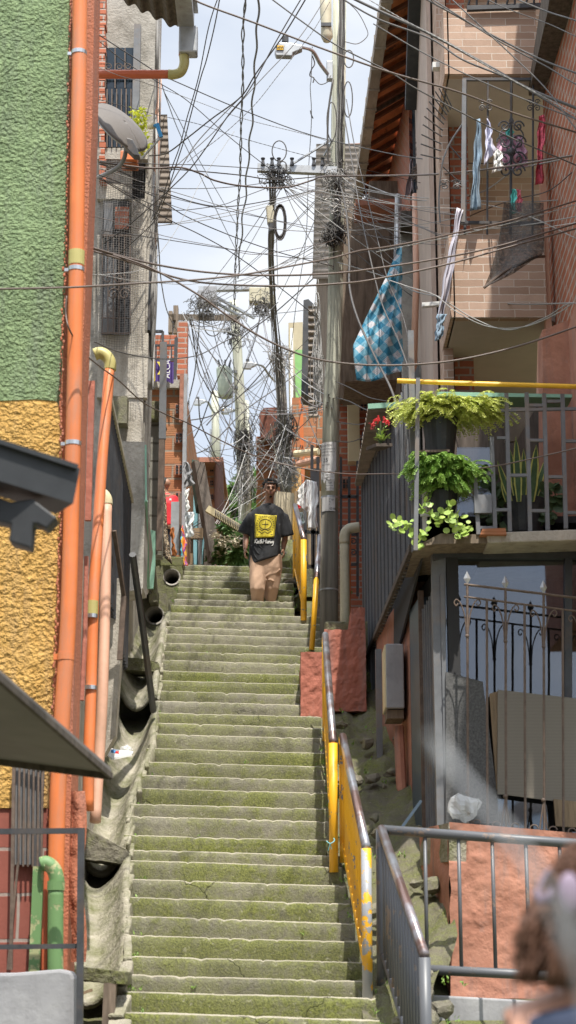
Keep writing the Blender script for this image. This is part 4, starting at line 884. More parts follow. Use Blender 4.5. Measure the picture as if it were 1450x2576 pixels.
# iron grille
g_ = thing('window_grille', at(1280, 2090, 15.0), 'rusty wrought iron grille with scrolls and spear tips before the window', 'grille')
Yg = 15.0
gt = lambda x: 1472 + (x - 1170) * .12
MB().tube([at(1168, 1470, Yg), at(1700, 1534, Yg)], .011, 6).tube([at(1168, 1501, Yg), at(1700, 1570, Yg)], .009, 6).build('cross_bars', M('rusty_iron'), g_)
for i, x in enumerate([1176, 1225, 1272, 1320, 1368, 1416, 1464]):
    y0 = gt(x); spear = i % 2 == 0
    MB().tube([at(x, y0 if spear else y0 + 30, Yg), at(x + 2, 2085 + (x - 1170) * .08, Yg)], .0105, 6).build('bar', M('rusty_iron'), g_)
    if spear:
        sp = MB(); c = at(x, y0, Yg); sp.add([c + Vector(v) for v in ((0, 0, .005), (.03, 0, .06), (0, .012, .06), (-.03, 0, .06), (0, -.012, .06), (0, 0, .125))], [(0, 1, 2), (0, 2, 3), (0, 3, 4), (0, 4, 1), (5, 2, 1), (5, 3, 2), (5, 4, 3), (5, 1, 4)])
        sp.build('spear_tip', M('galv'), g_)
        for s in (-1, 1):
            cm = MB()
            P = [at(x + s * 2, 1600 + (x - 1176) * .14, Yg), at(x + s * 6, 1552 + (x - 1176) * .14, Yg), at(x + s * 16, 1520 + (x - 1176) * .14, Yg), at(x + s * 27, 1508 + (x - 1176) * .14, Yg), at(x + s * 33, 1516 + (x - 1176) * .14, Yg), at(x + s * 28, 1524 + (x - 1176) * .14, Yg), at(x + s * 23, 1518 + (x - 1176) * .14, Yg)]
            cm.tube(crom(P, 5), .006, 5)
            cm.build('scroll', M('rusty_iron'), g_, smooth=True)
            MB().tube([at(x, 1996 + (x - 1176) * .1, Yg), at(x + s * 10, 2070 + (x - 1176) * .08, Yg)], .007, 5).build('strut', M('rusty_iron'), g_)
        cm = MB(); cm.ell(at(x, 1600 + (x - 1176) * .14, Yg), (.018, .018, .018), 8, 6); cm.build('ball', M('rusty_iron'), g_, smooth=True); cm = MB(); cm.ell(at(x, 1994 + (x - 1176) * .1, Yg), (.02, .02, .02), 8, 6)
        cm.build('ball', M('rusty_iron'), g_, smooth=True)
    c = at(x + 24, 2070 + (x - 1170) * .09, 14.95); MB().tube([c + Vector((.032 * math.cos(a * .5), 0, .028 * math.sin(a * .5))) for a in range(13)], .006, 5).build('ring', M('rusty_iron'), g_)
# utility box on the orange wall
b_ = thing('meter_box', at(965, 1850, 17.6), 'grey and cream meter box splashed with orange paint', 'meter box')
xq = PW(17.6)
MB().box((xq - .10, 17.5, 2.86), (.17, .5, .62)).build('body', M('gray_plaster'), b_, bevel=.01)
MB().box((xq - .19, 17.5, 2.86), (.012, .48, .60)).build('cover', M('cream_pvc'), b_)
MB().box((xq - .10, 17.5, 2.50), (.16, .4, .08)).build('base', M('old_wood'), b_)
one(MB().tube([(xq - .06, 17.45, 2.4), (xq - .05, 17.3, 1.7), (xq - .08, 17.2, 1.2)], .05, 8), 'conduit', M('salmon_plaster'), 'rough orange plaster conduit below the meter box', 'conduit')
one(MB().bar((PW(18.6) - .12, 18.3, 2.0), (PW(18.6) - .12, 18.3, 3.3), .06, .1), 'steel_channel', M('gray_metal'), 'grey steel channel standing left of the meter box', 'post')
one(MB().bar(at(1060, 2014, 14.4), at(998, 2100, 14.4), .022, .022), 'brace_bar', M('blue_gray_metal'), 'dark brace bar slanting down to the grey railing', 'bar')
# ---- slatted metal cage along the street
c_ = thing('slatted_screen', (1.0, 17, 3.6), 'tall dark screen of vertical steel slats above the orange wall', 'screen')
zb_, N = 3.62, 42
MB().prism([Vector((1.16, 15.35, 3.62)), Vector((1.16, 15.35, 5.35)), Vector((.99, 21.4, 5.95)), Vector((.96, 21.4, 2.6))], (.02, 0, 0)).build('backing', M('interior'), c_)
for k in range(N):
    t_k = k / (N - 1); Y = 15.35 + 6.1 * t_k ** .95; x = lerp(1.09, .905, (Y - 15.35) / 6.1)
    ztp = lerp(5.25, 5.9, (Y - 15.35) / 6.1) + (.0 if k > 9 else .0); 
    MB().box((x, Y, (zb_ + ztp) / 2 - (.55 if Y > 20 else 0)), (.035, .022, ztp - zb_ + (1.1 if Y > 20 else 0))).build('slat', M(['gray_metal', 'dark_metal', 'gray_metal'][k % 3]), c_)
MB().box((1.09, 15.32, lerp(3.62, 5.62, .5)), (.05, .05, 2.02)).build('corner_post', M('gray_metal'), c_)
MB().bar((1.07, 15.35, 3.66), (.89, 21.4, 3.66), .05, .06).build('bottom_beam', M('dark_wood'), c_)
# green edged corrugated canopy
cn = thing('corrugated_canopy', at(940, 1120, 19), 'corrugated metal canopy with pale green front edge over the slats', 'canopy')
a, b, c2_, d2 = at(893, 1222, 21.6), at(926, 1028, 16.9), at(1006, 1022, 16.9), at(940, 1222, 21.6)
mb = MB(); mb.sheet(lambda u, v: a.lerp(b, u).lerp(d2.lerp(c2_, u), v) + Vector((0, 0, .03 * math.sin(u * 2 * math.pi * 19))), 160, 2, (0, 0, .015))
mb.build('sheet', M('tin_brown'), cn); MB().bar(b + Vector((0, -.03, .01)), c2_ + Vector((.05, -.03, .01)), .03, .05).build('front_edge', M('mint'), cn)
MB().bar(a.lerp(d2, .65) - Vector((0, 0, .06)), b.lerp(c2_, .72) - Vector((0, 0, .06)), .05, .05).build('beam', M('dark_wood'), cn)
one(MB().bar(at(919, 1088, 21.9), at(919, 1210, 21.9), .07, .05), 'steel_post', M('blue_gray_metal'), 'slim blue grey steel post supporting the corrugated canopy', 'post')
# red blocks at the foot of the pole
h = thing('red_plinth', (.45, 19.6, 2.7), 'brick red plastered plinth beside the stair at the pole foot', 'plinth')
def rough_block(x0, x1, Y0, Y1, z0, z1, seed):
    mb = MB(); mb.box(((x0 + x1) / 2, (Y0 + Y1) / 2, (z0 + z1) / 2), (x1 - x0, Y1 - Y0, z1 - z0)); return mb
xl0 = at(757, 1700, 19.45).x; xm = at(818, 1700, 19.45).x; xr0 = at(921, 1700, 19.5).x
def px_z(y, Y): return at(800, y, Y).z
blk = rough_block(xl0, xm, 19.45, 21.6, px_z(1784, 19.45) - .2, px_z(1640, 19.45), 1).build('low_block', M('red_plaster'), h)
blk2 = rough_block(xm - .003, xr0, 19.47, 21.8, px_z(1790, 19.5), px_z(1583, 19.47), 2).build('tall_block', M('red_plaster'), h)
blk3 = rough_block(at(884, 1560, 19.5).x, xr0 - .003, 19.475, 21.7, px_z(1584, 19.5), px_z(1530, 19.5), 3).build('upper_block', M('red_plaster'), h)
for i, o in enumerate((blk, blk2, blk3)):
    su = o.modifiers.new('s', 'SUBSURF'); su.subdivision_type = 'SIMPLE'; su.levels = su.render_levels = 5
    d = o.modifiers.new('d', 'DISPLACE'); d.texture = bpy.data.textures['rough1']; d.strength = .03; d.mid_level = .5; d.texture_coords = 'GLOBAL'
one(rough_block(xm + .02, xr0 + .1, 20.6, 22.4, 2.2, 4.05, 0), 'footing', M('moss_concrete'), 'concrete footing under the utility pole', 'footing', bevel=.03)
# beige bent pipe
p = thing('beige_pipe', at(866, 1580, 21.3), 'thick beige standpipe bent at its top beside the utility pole', 'drainpipe')
pipe(p, [(868, 1582), (868, 1470), (867, 1360)], 21.6, .058, 'beige_pipe'); pipe(p, [(867, 1368), (868, 1345), (876, 1332), (888, 1328), (905, 1326)], 21.6, .064, 'beige_pipe', 'elbow')
one(MB().tube([at(880, 1340, 21.8), at(878, 1580, 21.8)], .02, 8), 'orange_conduit', M('orange_pvc'), 'thin orange conduit behind the beige standpipe', 'conduit')
# ---- plant balcony
h = thing('plant_balcony', at(1240, 1340, 15.2), 'balcony of square steel bars crowded with potted plants', 'balcony')
MB().prism(px([(1225, 1340), (1750, 1320), (1750, 1350), (1228, 1366)], 14.95), (0, 1.6, 0)).build('slab', M('pale_concrete'), h, bevel=.01)
MB().prism([at(1042, 1376, 15.0), at(1110, 1342, 15.0), at(1230, 1345, 15.0), at(1230, 1366, 15.0), at(1100, 1368, 15.0)], (0, 1.2, 0)).build('timber_edge', M('old_wood'), h)
MB().prism([at(1022, 1450, 17.2), at(1086, 1362, 15.0), at(1112, 1345, 15.0), at(1042, 1400, 17.2)], (.25, .1, 0)).build('timber_side', M('old_wood'), h)
MB().box((2.6, 16.6, 4.42), (2.6, .12, 2.0)).build('back_wall', M('dark_wood'), h)
MB().prism(px([(1150, 1125), (1240, 1125), (1240, 1335), (1150, 1335)], 16.3), (0, .05, 0)).build('glass_door', M('window_glass'), h)
MB().prism(px([(1365, 830), (1700, 700), (1700, 1330), (1368, 1320)], 16.2), (0, .3, 0)).build('side_wall', M('salmon_plaster'), h)['label'] = 'orange wall at the end of the balcony'
MB().prism(px([(1290, 1000), (1362, 1000), (1300, 1110), (1270, 1110)], 16.0), (0, .05, 0)).build('awning_board', M('tin_brown'), h)
gb = h
xs_v = [1195, 1250, 1282, 1325, 1362, 1400, 1410]
for i, x in enumerate([(1198, 1190, 1345), (1240, 1100, 1335), (1277, 990, 1338), (1328, 988, 1338), (1372, 990, 1334), (1418, 992, 1330), (1462, 960, 1330)]):
    MB().bar(at(x[0] - 3, x[1], 15.0), at(x[0] + 6, x[2], 15.0), .034).build('upright', M('gray_metal'), h)
cross = [(1250, 1470, 1033, 1028), (1250, 1280, 1102, 1102), (1330, 1366, 1108, 1108), (1198, 1238, 1193, 1193), (1280, 1330, 1196, 1196), (1376, 1420, 1200, 1200), (1240, 1284, 1283, 1283), (1330, 1376, 1285, 1285), (1198, 1242, 1353, 1353), (1284, 1330, 1376, 1376), (1376, 1425, 1374, 1374), (1420, 1470, 1110, 1110), (1420, 1470, 1290, 1290), (1330, 1366, 1020, 1020), (1376, 1420, 1010, 1010)]
for x0, x1, y0, y1 in cross:
    if y0 > 1340: y0 -= 25; y1 -= 25
    MB().bar(at(x0, y0, 15.0), at(x1, y1, 15.0), .026).build('crossbar', M('gray_metal'), h)
fbox(MB(), 1194, 1244, 1238, 1290, 14.95, .05).build('lock_plate', M('gray_metal'), h)
MB().prism(px([(1100, 985), (1440, 992), (1440, 1000), (1100, 996)], 15.6), (0, .3, 0)).build('green_beam', M('mint'), h)
one(MB().tube([at(1000, 958, 15.0), at(1100, 962, 14.95), at(1750, 982, 14.9)], .021, 10), 'yellow_pole', mat('yellow_pole', (.72, .42, .03), .4), 'long horizontal yellow pole above the plant balcony', 'pole')
one(MB().bar(at(1052, 952, 14.9), at(1046, 1385, 14.9), .035), 'balcony_mullion', M('gray_metal'), 'dark upright steel bar at the left end of the balcony', 'post')
# plants ------------------------------------------------------------
leafm('fern_yellow', (.46, .54, .12), (.74, .76, .26)); leafm('fern_green', (.16, .32, .06), (.36, .52, .13)); leafm('money_leaf', (.24, .40, .06), (.48, .60, .16))
leafm('dark_leaf', (.035, .07, .03), (.10, .15, .06)); leafm('snake_green', (.05, .10, .04), (.10, .17, .07)); leafm('snake_yellow', (.55, .52, .12), (.7, .65, .2))
leafm('shiny_leaf', (.05, .12, .04), (.16, .26, .08)); leafm('flower_red', (.72, .04, .06), (.8, .12, .12)); leafm('tree_leaf', (.07, .15, .04), (.20, .32, .09)); leafm('hedge_leaf', (.05, .10, .04), (.15, .22, .07))
def fronds(c, n, L_, droop, seed, spread=1.0, ls=.03, lw=.02, upz=.4):
    r = random.Random(seed); mb = MB()
    for i in range(n):
        a = r.uniform(0, 2 * math.pi); d = Vector((math.cos(a) * spread, math.sin(a) * spread * .7, r.uniform(.1, 1.6) * upz)).normalized(); p = Vector(c) + Vector((r.uniform(-.08, .08), r.uniform(-.05, .05), r.uniform(-.03, .05)))
        l_ = L_ * r.uniform(.5, 1.1); m_ = 16; 
        for k in range(m_):
            p = p + d * l_ / m_; d = (d + Vector((r.uniform(-.06, .06), r.uniform(-.06, .06), -droop * (.4 + k / m_)))).normalized()
            s = d.cross(Vector((0, 0, 1))); s = s.normalized() if s.length > .01 else Vector((1, 0, 0)); kk = 1 - k / m_ * .6
            for sgn in (-1, 1):
                leaf(mb, p, s * sgn + d * .5 + Vector((0, 0, r.uniform(-.4, .3))), ls * kk * r.uniform(.7, 1.4), lw * r.uniform(.7, 1.2))
    return mb
def pot(parent, x0, x1, y0, y1, Y, m='black_plastic', taper=.8):
    a, b = at((x0 + x1) / 2, y0, Y), at((x0 + x1) / 2, y1, Y); r = (at(x1, y0, Y).x - at(x0, y0, Y).x) / 2
    rings = [[Vector((a.x + rr * math.cos(t * math.pi / 10), Y + rr * math.sin(t * math.pi / 10), z)) for t in range(20)] for rr, z in ((r * .9, a.z - .02), (r, a.z), (r * 1.06, a.z), (r * 1.04, a.z - .03), (r * taper, b.z))]
    MB().loft(rings).build('pot', M(m), parent, smooth=False)
pl = thing('yellow_fern', at(1150, 1120, 15.1), 'big yellow green fern spilling from black basket, top of balcony', 'potted plant', 'plants on the balcony')
pot(pl, 1064, 1150, 1055, 1142, 15.15)
q = MB()
for cx_, n_, s_ in ((1080, 150, 1), (1115, 190, 2), (1155, 190, 3), (1195, 130, 4)):
    f_ = fronds(at(cx_, 1040, 15.1), n_, .34, .10, s_, ls=.04, lw=.03); q.add(f_.v, f_.f)
q.build('fronds', M('fern_yellow'), pl, fix=False)
pl = thing('yellow_sprig', at(1020, 1060, 15.8), 'small yellow sprig hanging left of the corner post', 'potted plant', 'plants on the balcony')
f_ = fronds(at(1020, 1015, 15.6), 22, .22, .2, 7, ls=.022, lw=.013); f_.build('fronds', M('fern_yellow'), pl, fix=False)
pl = thing('green_fern', at(1115, 1290, 15.1), 'bright green maidenhair fern below the yellow one', 'potted plant', 'plants on the balcony')
pot(pl, 1078, 1150, 1240, 1300, 15.15)
q = MB()
for cx_, cy_, n_, s_ in ((1085, 1175, 60, 11), (1120, 1180, 70, 12), (1155, 1190, 60, 13), (1115, 1220, 50, 14)):
    f_ = fronds(at(cx_, cy_, 15.05), n_ * 3, .25, .13, s_, ls=.034, lw=.034); q.add(f_.v, f_.f)
q.build('fronds', M('fern_green'), pl, fix=False)
def roundleaf(name, lab, spots, seed, m='money_leaf', L_=(.04, .075)):
    pl = thing(name, spots[0], lab, 'potted plant', 'plants on the balcony'); r = random.Random(seed); mb = MB(); st = MB()
    for i, s in enumerate(spots):
        for k in range(5):
            d = rdir(r); d.y = -abs(d.y) * .6; d.z = d.z * .8; b = s + rdir(r) * .03
            dd = d.normalized(); up = Vector((0, -1, .5)) + rdir(r) * .5; sd = dd.cross(up).normalized(); R_ = r.uniform(*L_) * .5; c = b + dd * R_
            vs = [c + dd * R_ * math.cos(a_ * math.pi / 4) + sd * R_ * .85 * math.sin(a_ * math.pi / 4) for a_ in range(8)]; mb.add(vs, [tuple(range(8))])
        if i: st.tube([spots[i - 1], spots[i]], .005, 4, caps=False)
    mb.build('leaves', M(m), pl, fix=False); st.build('stems', M(m), pl, fix=False); return pl
roundleaf('trailing_plant', 'trailing plant with round bright green leaves at the balcony foot', [at(x, y, 14.95) for x, y in ((985, 1325), (1000, 1310), (1010, 1335), (1030, 1318), (1035, 1345), (1060, 1350), (1050, 1370), (1075, 1335), (1085, 1300), (1105, 1318), (1110, 1290), (1130, 1275), (1128, 1310), (1140, 1330), (1150, 1300), (1155, 1335), (1170, 1320), (1165, 1345), (1180, 1330), (1058, 1285), (1070, 1265))], 21)
roundleaf('dull_plant', 'dull grey green leafy plant behind the lock plate', [at(x, y, 15.35) for x, y in ((1215, 1190), (1230, 1210), (1250, 1225), (1238, 1250), (1262, 1240), (1275, 1265), (1255, 1270), (1300, 1250), (1320, 1262), (1345, 1255), (1370, 1240), (1390, 1225), (1400, 1250), (1392, 1280), (1375, 1300), (1360, 1290), (1222, 1300), (1250, 1310))], 22, 'dark_leaf', (.07, .13))
pl = thing('snake_plant', at(1300, 1300, 15.3), 'snake plant with yellow edged upright leaves in wide black pot', 'potted plant', 'plants on the balcony')
pot(pl, 1252, 1375, 1262, 1345, 15.45)
r = random.Random(31)
for (bx, by, tx, ty, w_) in [(1285, 1260, 1252, 1158, 17), (1300, 1262, 1284, 1130, 20), (1306, 1262, 1298, 1098, 22), (1318, 1262, 1318, 1128, 20), (1338, 1262, 1350, 1118, 26), (1345, 1262, 1374, 1150, 18), (1330, 1262, 1338, 1175, 18), (1312, 1262, 1290, 1190, 16), (1275, 1262, 1262, 1200, 14)]:
    Yb = 15.3 + r.uniform(-.1, .1); b_, t_ = at(bx, by, Yb), at(tx, ty, Yb); d = t_ - b_; s = Vector((1, r.uniform(-.5, .5), 0)).normalized() * w_ / 300 * .5
    def blade(k, off):
        o_ = Vector((0, off, 0)); rows = [(0, .55), (.3, 1), (.6, .95), (.85, .5), (1, .02)]
        vs = []; 
        for tt, ww in rows: vs += [b_ + d * tt - s * ww * k + o_, b_ + d * tt + s * ww * k + o_]
        return vs, [(2 * i, 2 * i + 1, 2 * i + 3, 2 * i + 2) for i in range(4)]
    e = MB(); e.add(*blade(1, 0)); leaf_o = e.build('blade', M('snake_yellow'), pl, fix=False)
    e = MB(); e.add(*blade(.62, -.004)); e.add(*blade(.62, .004)); e.build('blade_centre', M('snake_green'), leaf_o, fix=False)
pl = thing('crown_of_thorns', at(958, 1130, 16.2), 'potted plant with clustered small red flowers on wall shelf', 'potted plant')
q = MB(); r = random.Random(41)
for i in range(26):
    b_ = at(960 + r.uniform(-6, 6), 1095 + r.uniform(-14, 18), 16.2); d = rdir(r); d.z = abs(d.z) * .7 + .1; leaf(q, b_, d, r.uniform(.07, .11), .035)
q.build('leaves', M('money_leaf'), pl, fix=False)
q = MB()
for cx_, cy_ in ((945, 1060), (968, 1056), (975, 1064), (938, 1070), (950, 1055)):
    for i in range(26): 
        c = at(cx_, cy_, 16.15) + rdir(r) * r.uniform(0, .035); leaf(q, c, rdir(r), .022, .02)
q.build('flowers', M('flower_red'), pl, fix=False)
st = MB()
for x, y in ((945, 1062), (970, 1062), (958, 1060)): st.tube([at(958, 1125, 16.2), at(x, y, 16.2)], .008, 5)
st.build('stems', M('dark_leaf'), pl)
one(MB().bar(at(934, 1124, 16.2), at(975, 1124, 16.3), .16, .03), 'wall_shelf', M('dark_wood'), 'dark narrow shelf below the red flowers', 'shelf')
one(MB().bar(at(1052, 1136, 15.0), at(1132, 1134, 15.0), .02, .02), 'plant_bracket', M('rusty_iron'), 'rusty bracket bar under the black basket', 'bracket')
bk = thing('perforated_stand', at(1110, 1340, 15.3), 'white perforated metal stand holding the green fern', 'stand')
for x in (1062, 1138): fbox(MB(), x, 1160, x + 12, 1345, 15.3, .03).build('upright', M('white_paint'), bk)
for y in (1158, 1288): fbox(MB(), 1058, y, 1154, y + 10, 15.28, .03).build('rail', M('white_paint'), bk)
one(MB().prism(px([(1214, 1330), (1272, 1328), (1275, 1345), (1208, 1345)], 14.9), (0, .12, 0)), 'clay_block', M('hollow_brick'), 'hollow clay block lying on the balcony edge', 'brick')
# ---- tan tiled house with balconies
h = thing('tan_tile_house', (2.0, 17, 6.5), 'tan brick tiled house with two ironwork balconies', 'house')
XL = 1.64
Zp = lambda y, Y: at(1200, y, Y).z
z1a, z1b = Zp(798, 17.0), Zp(588, 17.0); z2a, z2b = Zp(186, 17.0), Zp(22, 17.0)
MB().box(((XL + 2.56) / 2, 17.06, (z1a + z1b) / 2), (2.56 - XL, .12, z1b - z1a)).build('lower_parapet', M('tan_tile'), h)
MB().box(((XL + 2.56) / 2, 17.06, (z2a + z2b) / 2), (2.56 - XL, .12, z2b - z2a)).build('upper_parapet', M('tan_tile'), h)
MB().box(((XL + 3.2) / 2, 18.3, z1a + .05), (3.2 - XL, 2.36, .1)).build('lower_floor', mat('soffit', (.44, .38, .345), .8, .06), h)
MB().box(((XL + 3.2) / 2, 18.3, z2a + .05), (3.2 - XL, 2.36, .1)).build('upper_floor', M('soffit'), h)
MB().box(((XL + 3.2) / 2, 19.56, 7.4), (3.2 - XL, .2, 9)).build('back_wall', M('tan_tile'), h)
MB().prism([Vector((XL - .03, 17.9, 4.2)), Vector((XL - .03, 17.9, 12)), Vector((XL + .12, 24.5, 12)), Vector((XL + .12, 24.5, 4.2))], (.1, 0, 0)).build('street_wall', M('tan_tile'), h)
MB().prism([at(1095, 1000, 17.4), at(1098, 780, 17.4), at(1128, 590, 17.4), at(1155, 590, 17.4), at(1155, 800, 17.4)], (0, .3, 0)).build('corner_pier', M('tan_tile'), h) if 0 else None
# side returns of the balconies and flat panel tiles toward the street
MB().box((XL - .01, 17.5, (z1a + z1b) / 2), (.05, 1.0, z1b - z1a)).build('lower_return', M('tan_tile'), h)
MB().box((XL - .01, 17.5, (z2a + z2b) / 2), (.05, 1.0, z2b - z2a)).build('upper_return', M('tan_tile'), h)
MB().box((2.58, 17.1, (z1a + z1b) / 2 + .1), (.06, .1, 2.6)).build('drain_strip', M('pink_pvc'), h)
# long tiled pilaster with recessed blue window slot toward the street
t = wood('stone_panel', (.50, .40, .34), (14, 14, .8), .25, .7, .3)
MB().prism([Vector((XL - .09, 18.5, 4.4)), Vector((XL - .09, 18.5, 12)), Vector((XL - .07, 21.0, 12)), Vector((XL - .07, 21.0, 4.4))], (.05, 0, 0)).build('stone_pilaster', M('stone_panel'), h)
MB().prism([Vector((XL - .11, 21.0, 4.6)), Vector((XL - .11, 21.0, 7.6)), Vector((XL - .1, 21.7, 7.6)), Vector((XL - .1, 21.7, 4.6))], (.05, 0, 0)).build('window_slot', M('dark_glass'), h)
MB().prism([Vector((XL - .11, 20.6, 8.2)), Vector((XL - .11, 20.6, 11)), Vector((XL - .1, 21.3, 11)), Vector((XL - .1, 21.3, 8.2))], (.05, 0, 0)).build('window_slot', M('dark_glass'), h)
MB().box(((XL + 3.2) / 2, 18, 12.3), (3.2 - XL, 3, .12)).build('roof_slab', M('concrete'), h)
# balcony ironwork
g_ = thing('balcony_ironwork', (2.1, 16.95, 7.4), 'wrought iron screen with scrolls on the lower tan balcony', 'grille')
ib = MB()
for i, x in enumerate((1172, 1228, 1287, 1342)):
    MB().tube([at(x, 200, 17.0), at(x - 2, 590, 17.0)], .011 if i % 2 else .014, 6).build('bar', M('dark_metal'), g_)
MB().bar(at(1165, 200, 17.0), at(1370, 200, 17.0), .03).build('top_bar', M('dark_metal'), g_)
MB().bar(at(1168, 200, 16.95), at(1165, 560, 16.95), .04).build('frame', M('gray_metal'), g_)
MB().bar(at(1156, 560, 16.95), at(1370, 562, 16.95), .03).build('rail', M('dark_metal'), g_)
sc_ = MB()
for x, y in ((1222, 272), (1343, 272)):
    for s in (-1, 1):
        yard(sc_, at(x + s * 9, y, 16.97), .035, .04, 1.4, .006, -s); yard(sc_, at(x + s * 9, y - 16, 16.97), .03, .03, 1.2, .006, s)
for sx_ in (-1, 1):
    for yy, rr in ((318, .06), (358, .08), (400, .08), (430, .07)):
        yard(sc_, at(1287 + sx_ * 17, yy, 16.93), rr, rr * 1.1, 1.5, .009, sx_)
    sc_.tube(crom([at(1287, 305, 16.93), at(1287 + sx_ * 30, 340, 16.93), at(1287 + sx_ * 10, 375, 16.93), at(1287 + sx_ * 26, 400, 16.93), at(1287, 430, 16.93)], 6), .008, 5)
sc_.ell(at(1287, 380, 16.9), (.04, .02, .04), 8, 6); sc_.add([at(1287, 290, 16.93), at(1294, 304, 16.93), at(1287, 316, 16.93), at(1280, 304, 16.93)], [(0, 1, 2, 3)])
sc_.build('scrollwork', M('dark_metal'), g_)
fan = MB(); 
for k in range(11):
    a = math.pi / 2 + k / 10 * math.pi / 2 * 1.9; c = at(1170, 400, 16.95); 
    fan.tube([c + Vector((-.28 * abs(math.sin(a)) * .5 - .1, -.0, -.62 * math.cos(a) * .9)), c + Vector((-.28 * abs(math.sin(a)) * .9 - .2, -.1, -.75 * math.cos(a)))], .007, 5)
fan.tube(crom([at(1165, 310, 16.95), at(1130, 365, 16.9), at(1112, 420, 16.85), at(1105, 500, 16.85), at(1108, 560, 16.85)], 5), .009, 5)
fan.tube([at(1130, 365, 16.9), at(1165, 405, 16.95)], .007, 5).tube([at(1115, 420, 16.9), at(1168, 470, 16.95)], .007, 5)
for x, s in ((1118, 1), (1150, -1)):
    yard(fan, at(x, 458, 16.9), .05, .03, 1.4, .006, s)
    yard(fan, at(x, 470, 16.9), .05, .03, 1.4, .006, -s)
fan.build('fan', M('dark_metal'), g_)
g2 = thing('upper_balcony_rail', (2.1, 16.95, 9.8), 'dark angled ironwork railing on the upper tan balcony at the top edge', 'grille')
ub = MB(); ub.bar(at(1175, 22, 16.95), at(1390, 14, 16.95), .05, .05)
for k in range(9): ub.tube([at(1176 + k * 24, 22, 16.95), at(1188 + k * 24 - (12 if k % 2 else -12), -70, 16.8)], .012, 5)
ub.build('bars', M('dark_metal'), g2)
# black boxes and folded grille on the street wall
one(MB().bar(at(1052, -20, 19.2), at(1042, 270, 20.4), .22, .16), 'black_duct', M('black_plastic'), 'big black square duct fixed high on the tan house', 'duct', bevel=.01)
one(MB().bar(at(1088, 168, 17.6), at(1140, 166, 17.6), .10, .06), 'acrylic_bracket', mat('acrylic', (.62, .62, .60), .3), 'upper small translucent acrylic bracket on the tan house', 'bracket', 'translucent brackets on the tan house')
one(MB().bar(at(1062, 768, 17.6), at(1150, 762, 17.6), .06, .04), 'acrylic_bracket', M('acrylic'), 'lower small translucent acrylic bracket on the tan house', 'bracket', 'translucent brackets on the tan house')
fg = thing('folded_grille', at(1065, 470, 20.5), 'narrow folded ironwork grille standing out beside the pink cloth', 'grille')
q = MB().bar(at(1076, 288, 20.4), at(1058, 474, 20.4), .03).bar(at(1058, 474, 20.4), at(1046, 472, 20.4), .03).bar(at(1066, 288, 20.5), at(1048, 472, 20.5), .025)
q.build('frame', M('dark_metal'), fg); q = MB(); r = random.Random(3)
for i in range(22):
    y = 300 + i * 7.6; yard(q, at(1066 - (y - 300) * .09 + r.uniform(-8, 8), y, 20.45), r.uniform(.03, .06), r.uniform(.04, .07), 1.3, .009, r.choice((-1, 1)))
q.build('scrollwork', M('rusty_iron'), fg)
# washing
WG = 'washing hung on the tan balcony'
den = mat('denim', (.20, .27, .34), .9, .4, 12, .3, 60); pk = mat('pale_pink', (.62, .38, .50), .8, .3, 10); lil = mat('lilac', (.55, .55, .68), .85, .12)
cloth([(1199, 300), (1212, 298), (1208, 525), (1183, 530)], 16.8, den, 'pair of pale jeans hanging on the ironwork', wav=.03, fr=9, grp=WG, cat='jeans')
cloth([(1225, 298), (1231, 300), (1246, 378), (1218, 418)], 16.85, lil, 'white top hanging next to the pale jeans', wav=.03, grp=WG, cat='shirt')
cloth([(1258, 330), (1318, 345), (1332, 420), (1240, 430)], 17.3, pk, 'pink and white baby clothes hanging behind the scrolls', wav=.06, fr=14, grp=WG, cat='clothes')
cloth([(1246, 372), (1262, 380), (1268, 425), (1238, 436)], 16.9, 'white_paint', 'white bib with teal trim low beside the baby clothes', wav=.03, grp=WG, cat='bib')
cloth([(1272, 325), (1290, 322), (1294, 345), (1276, 350)], 17.2, mat('teal', (.12, .5, .45), .8), 'small teal piece hanging above the pink clothes', wav=.02, grp=WG)
cloth([(1356, 292), (1372, 288), (1366, 460), (1348, 465)], 16.8, mat('red_knit', (.55, .10, .14), .9, .7, 30), 'red and white patterned cloth hanging beside the brick wall', wav=.03, grp=WG)
cloth([(1288, 475), (1300, 475), (1298, 535), (1284, 540)], 16.8, M('teal'), 'mint sock pair hanging below the baby clothes', wav=.02, grp=WG, cat='clothes')
cloth([(1301, 475), (1312, 478), (1314, 530), (1300, 532)], 16.85, mat('coral', (.7, .2, .25), .8, .3, 20), 'coral and mint small clothes beside the mint socks', wav=.02, grp=WG, cat='clothes')
cloth([(1150, 522), (1165, 528), (1118, 800), (1098, 808)], 16.9, mat('pale_cloth', (.48, .46, .52), .9, .2), 'long pale pink and grey sleeve hanging below the ironwork', wav=.04, grp=WG)
cloth([(1100, 790), (1122, 790), (1112, 852), (1094, 858)], 16.85, den, 'dark cuffed trouser leg hanging lowest beside the tan wall', wav=.02, grp=WG, cat='trousers')
cloth([(1046, 320), (1058, 300), (1054, 470), (1018, 500)], 21.0, mat('mauve', (.46, .36, .37), .9, .15), 'mauve ruffled cloth bundled beside the folded grille', wav=.05, fr=12, grp=WG)
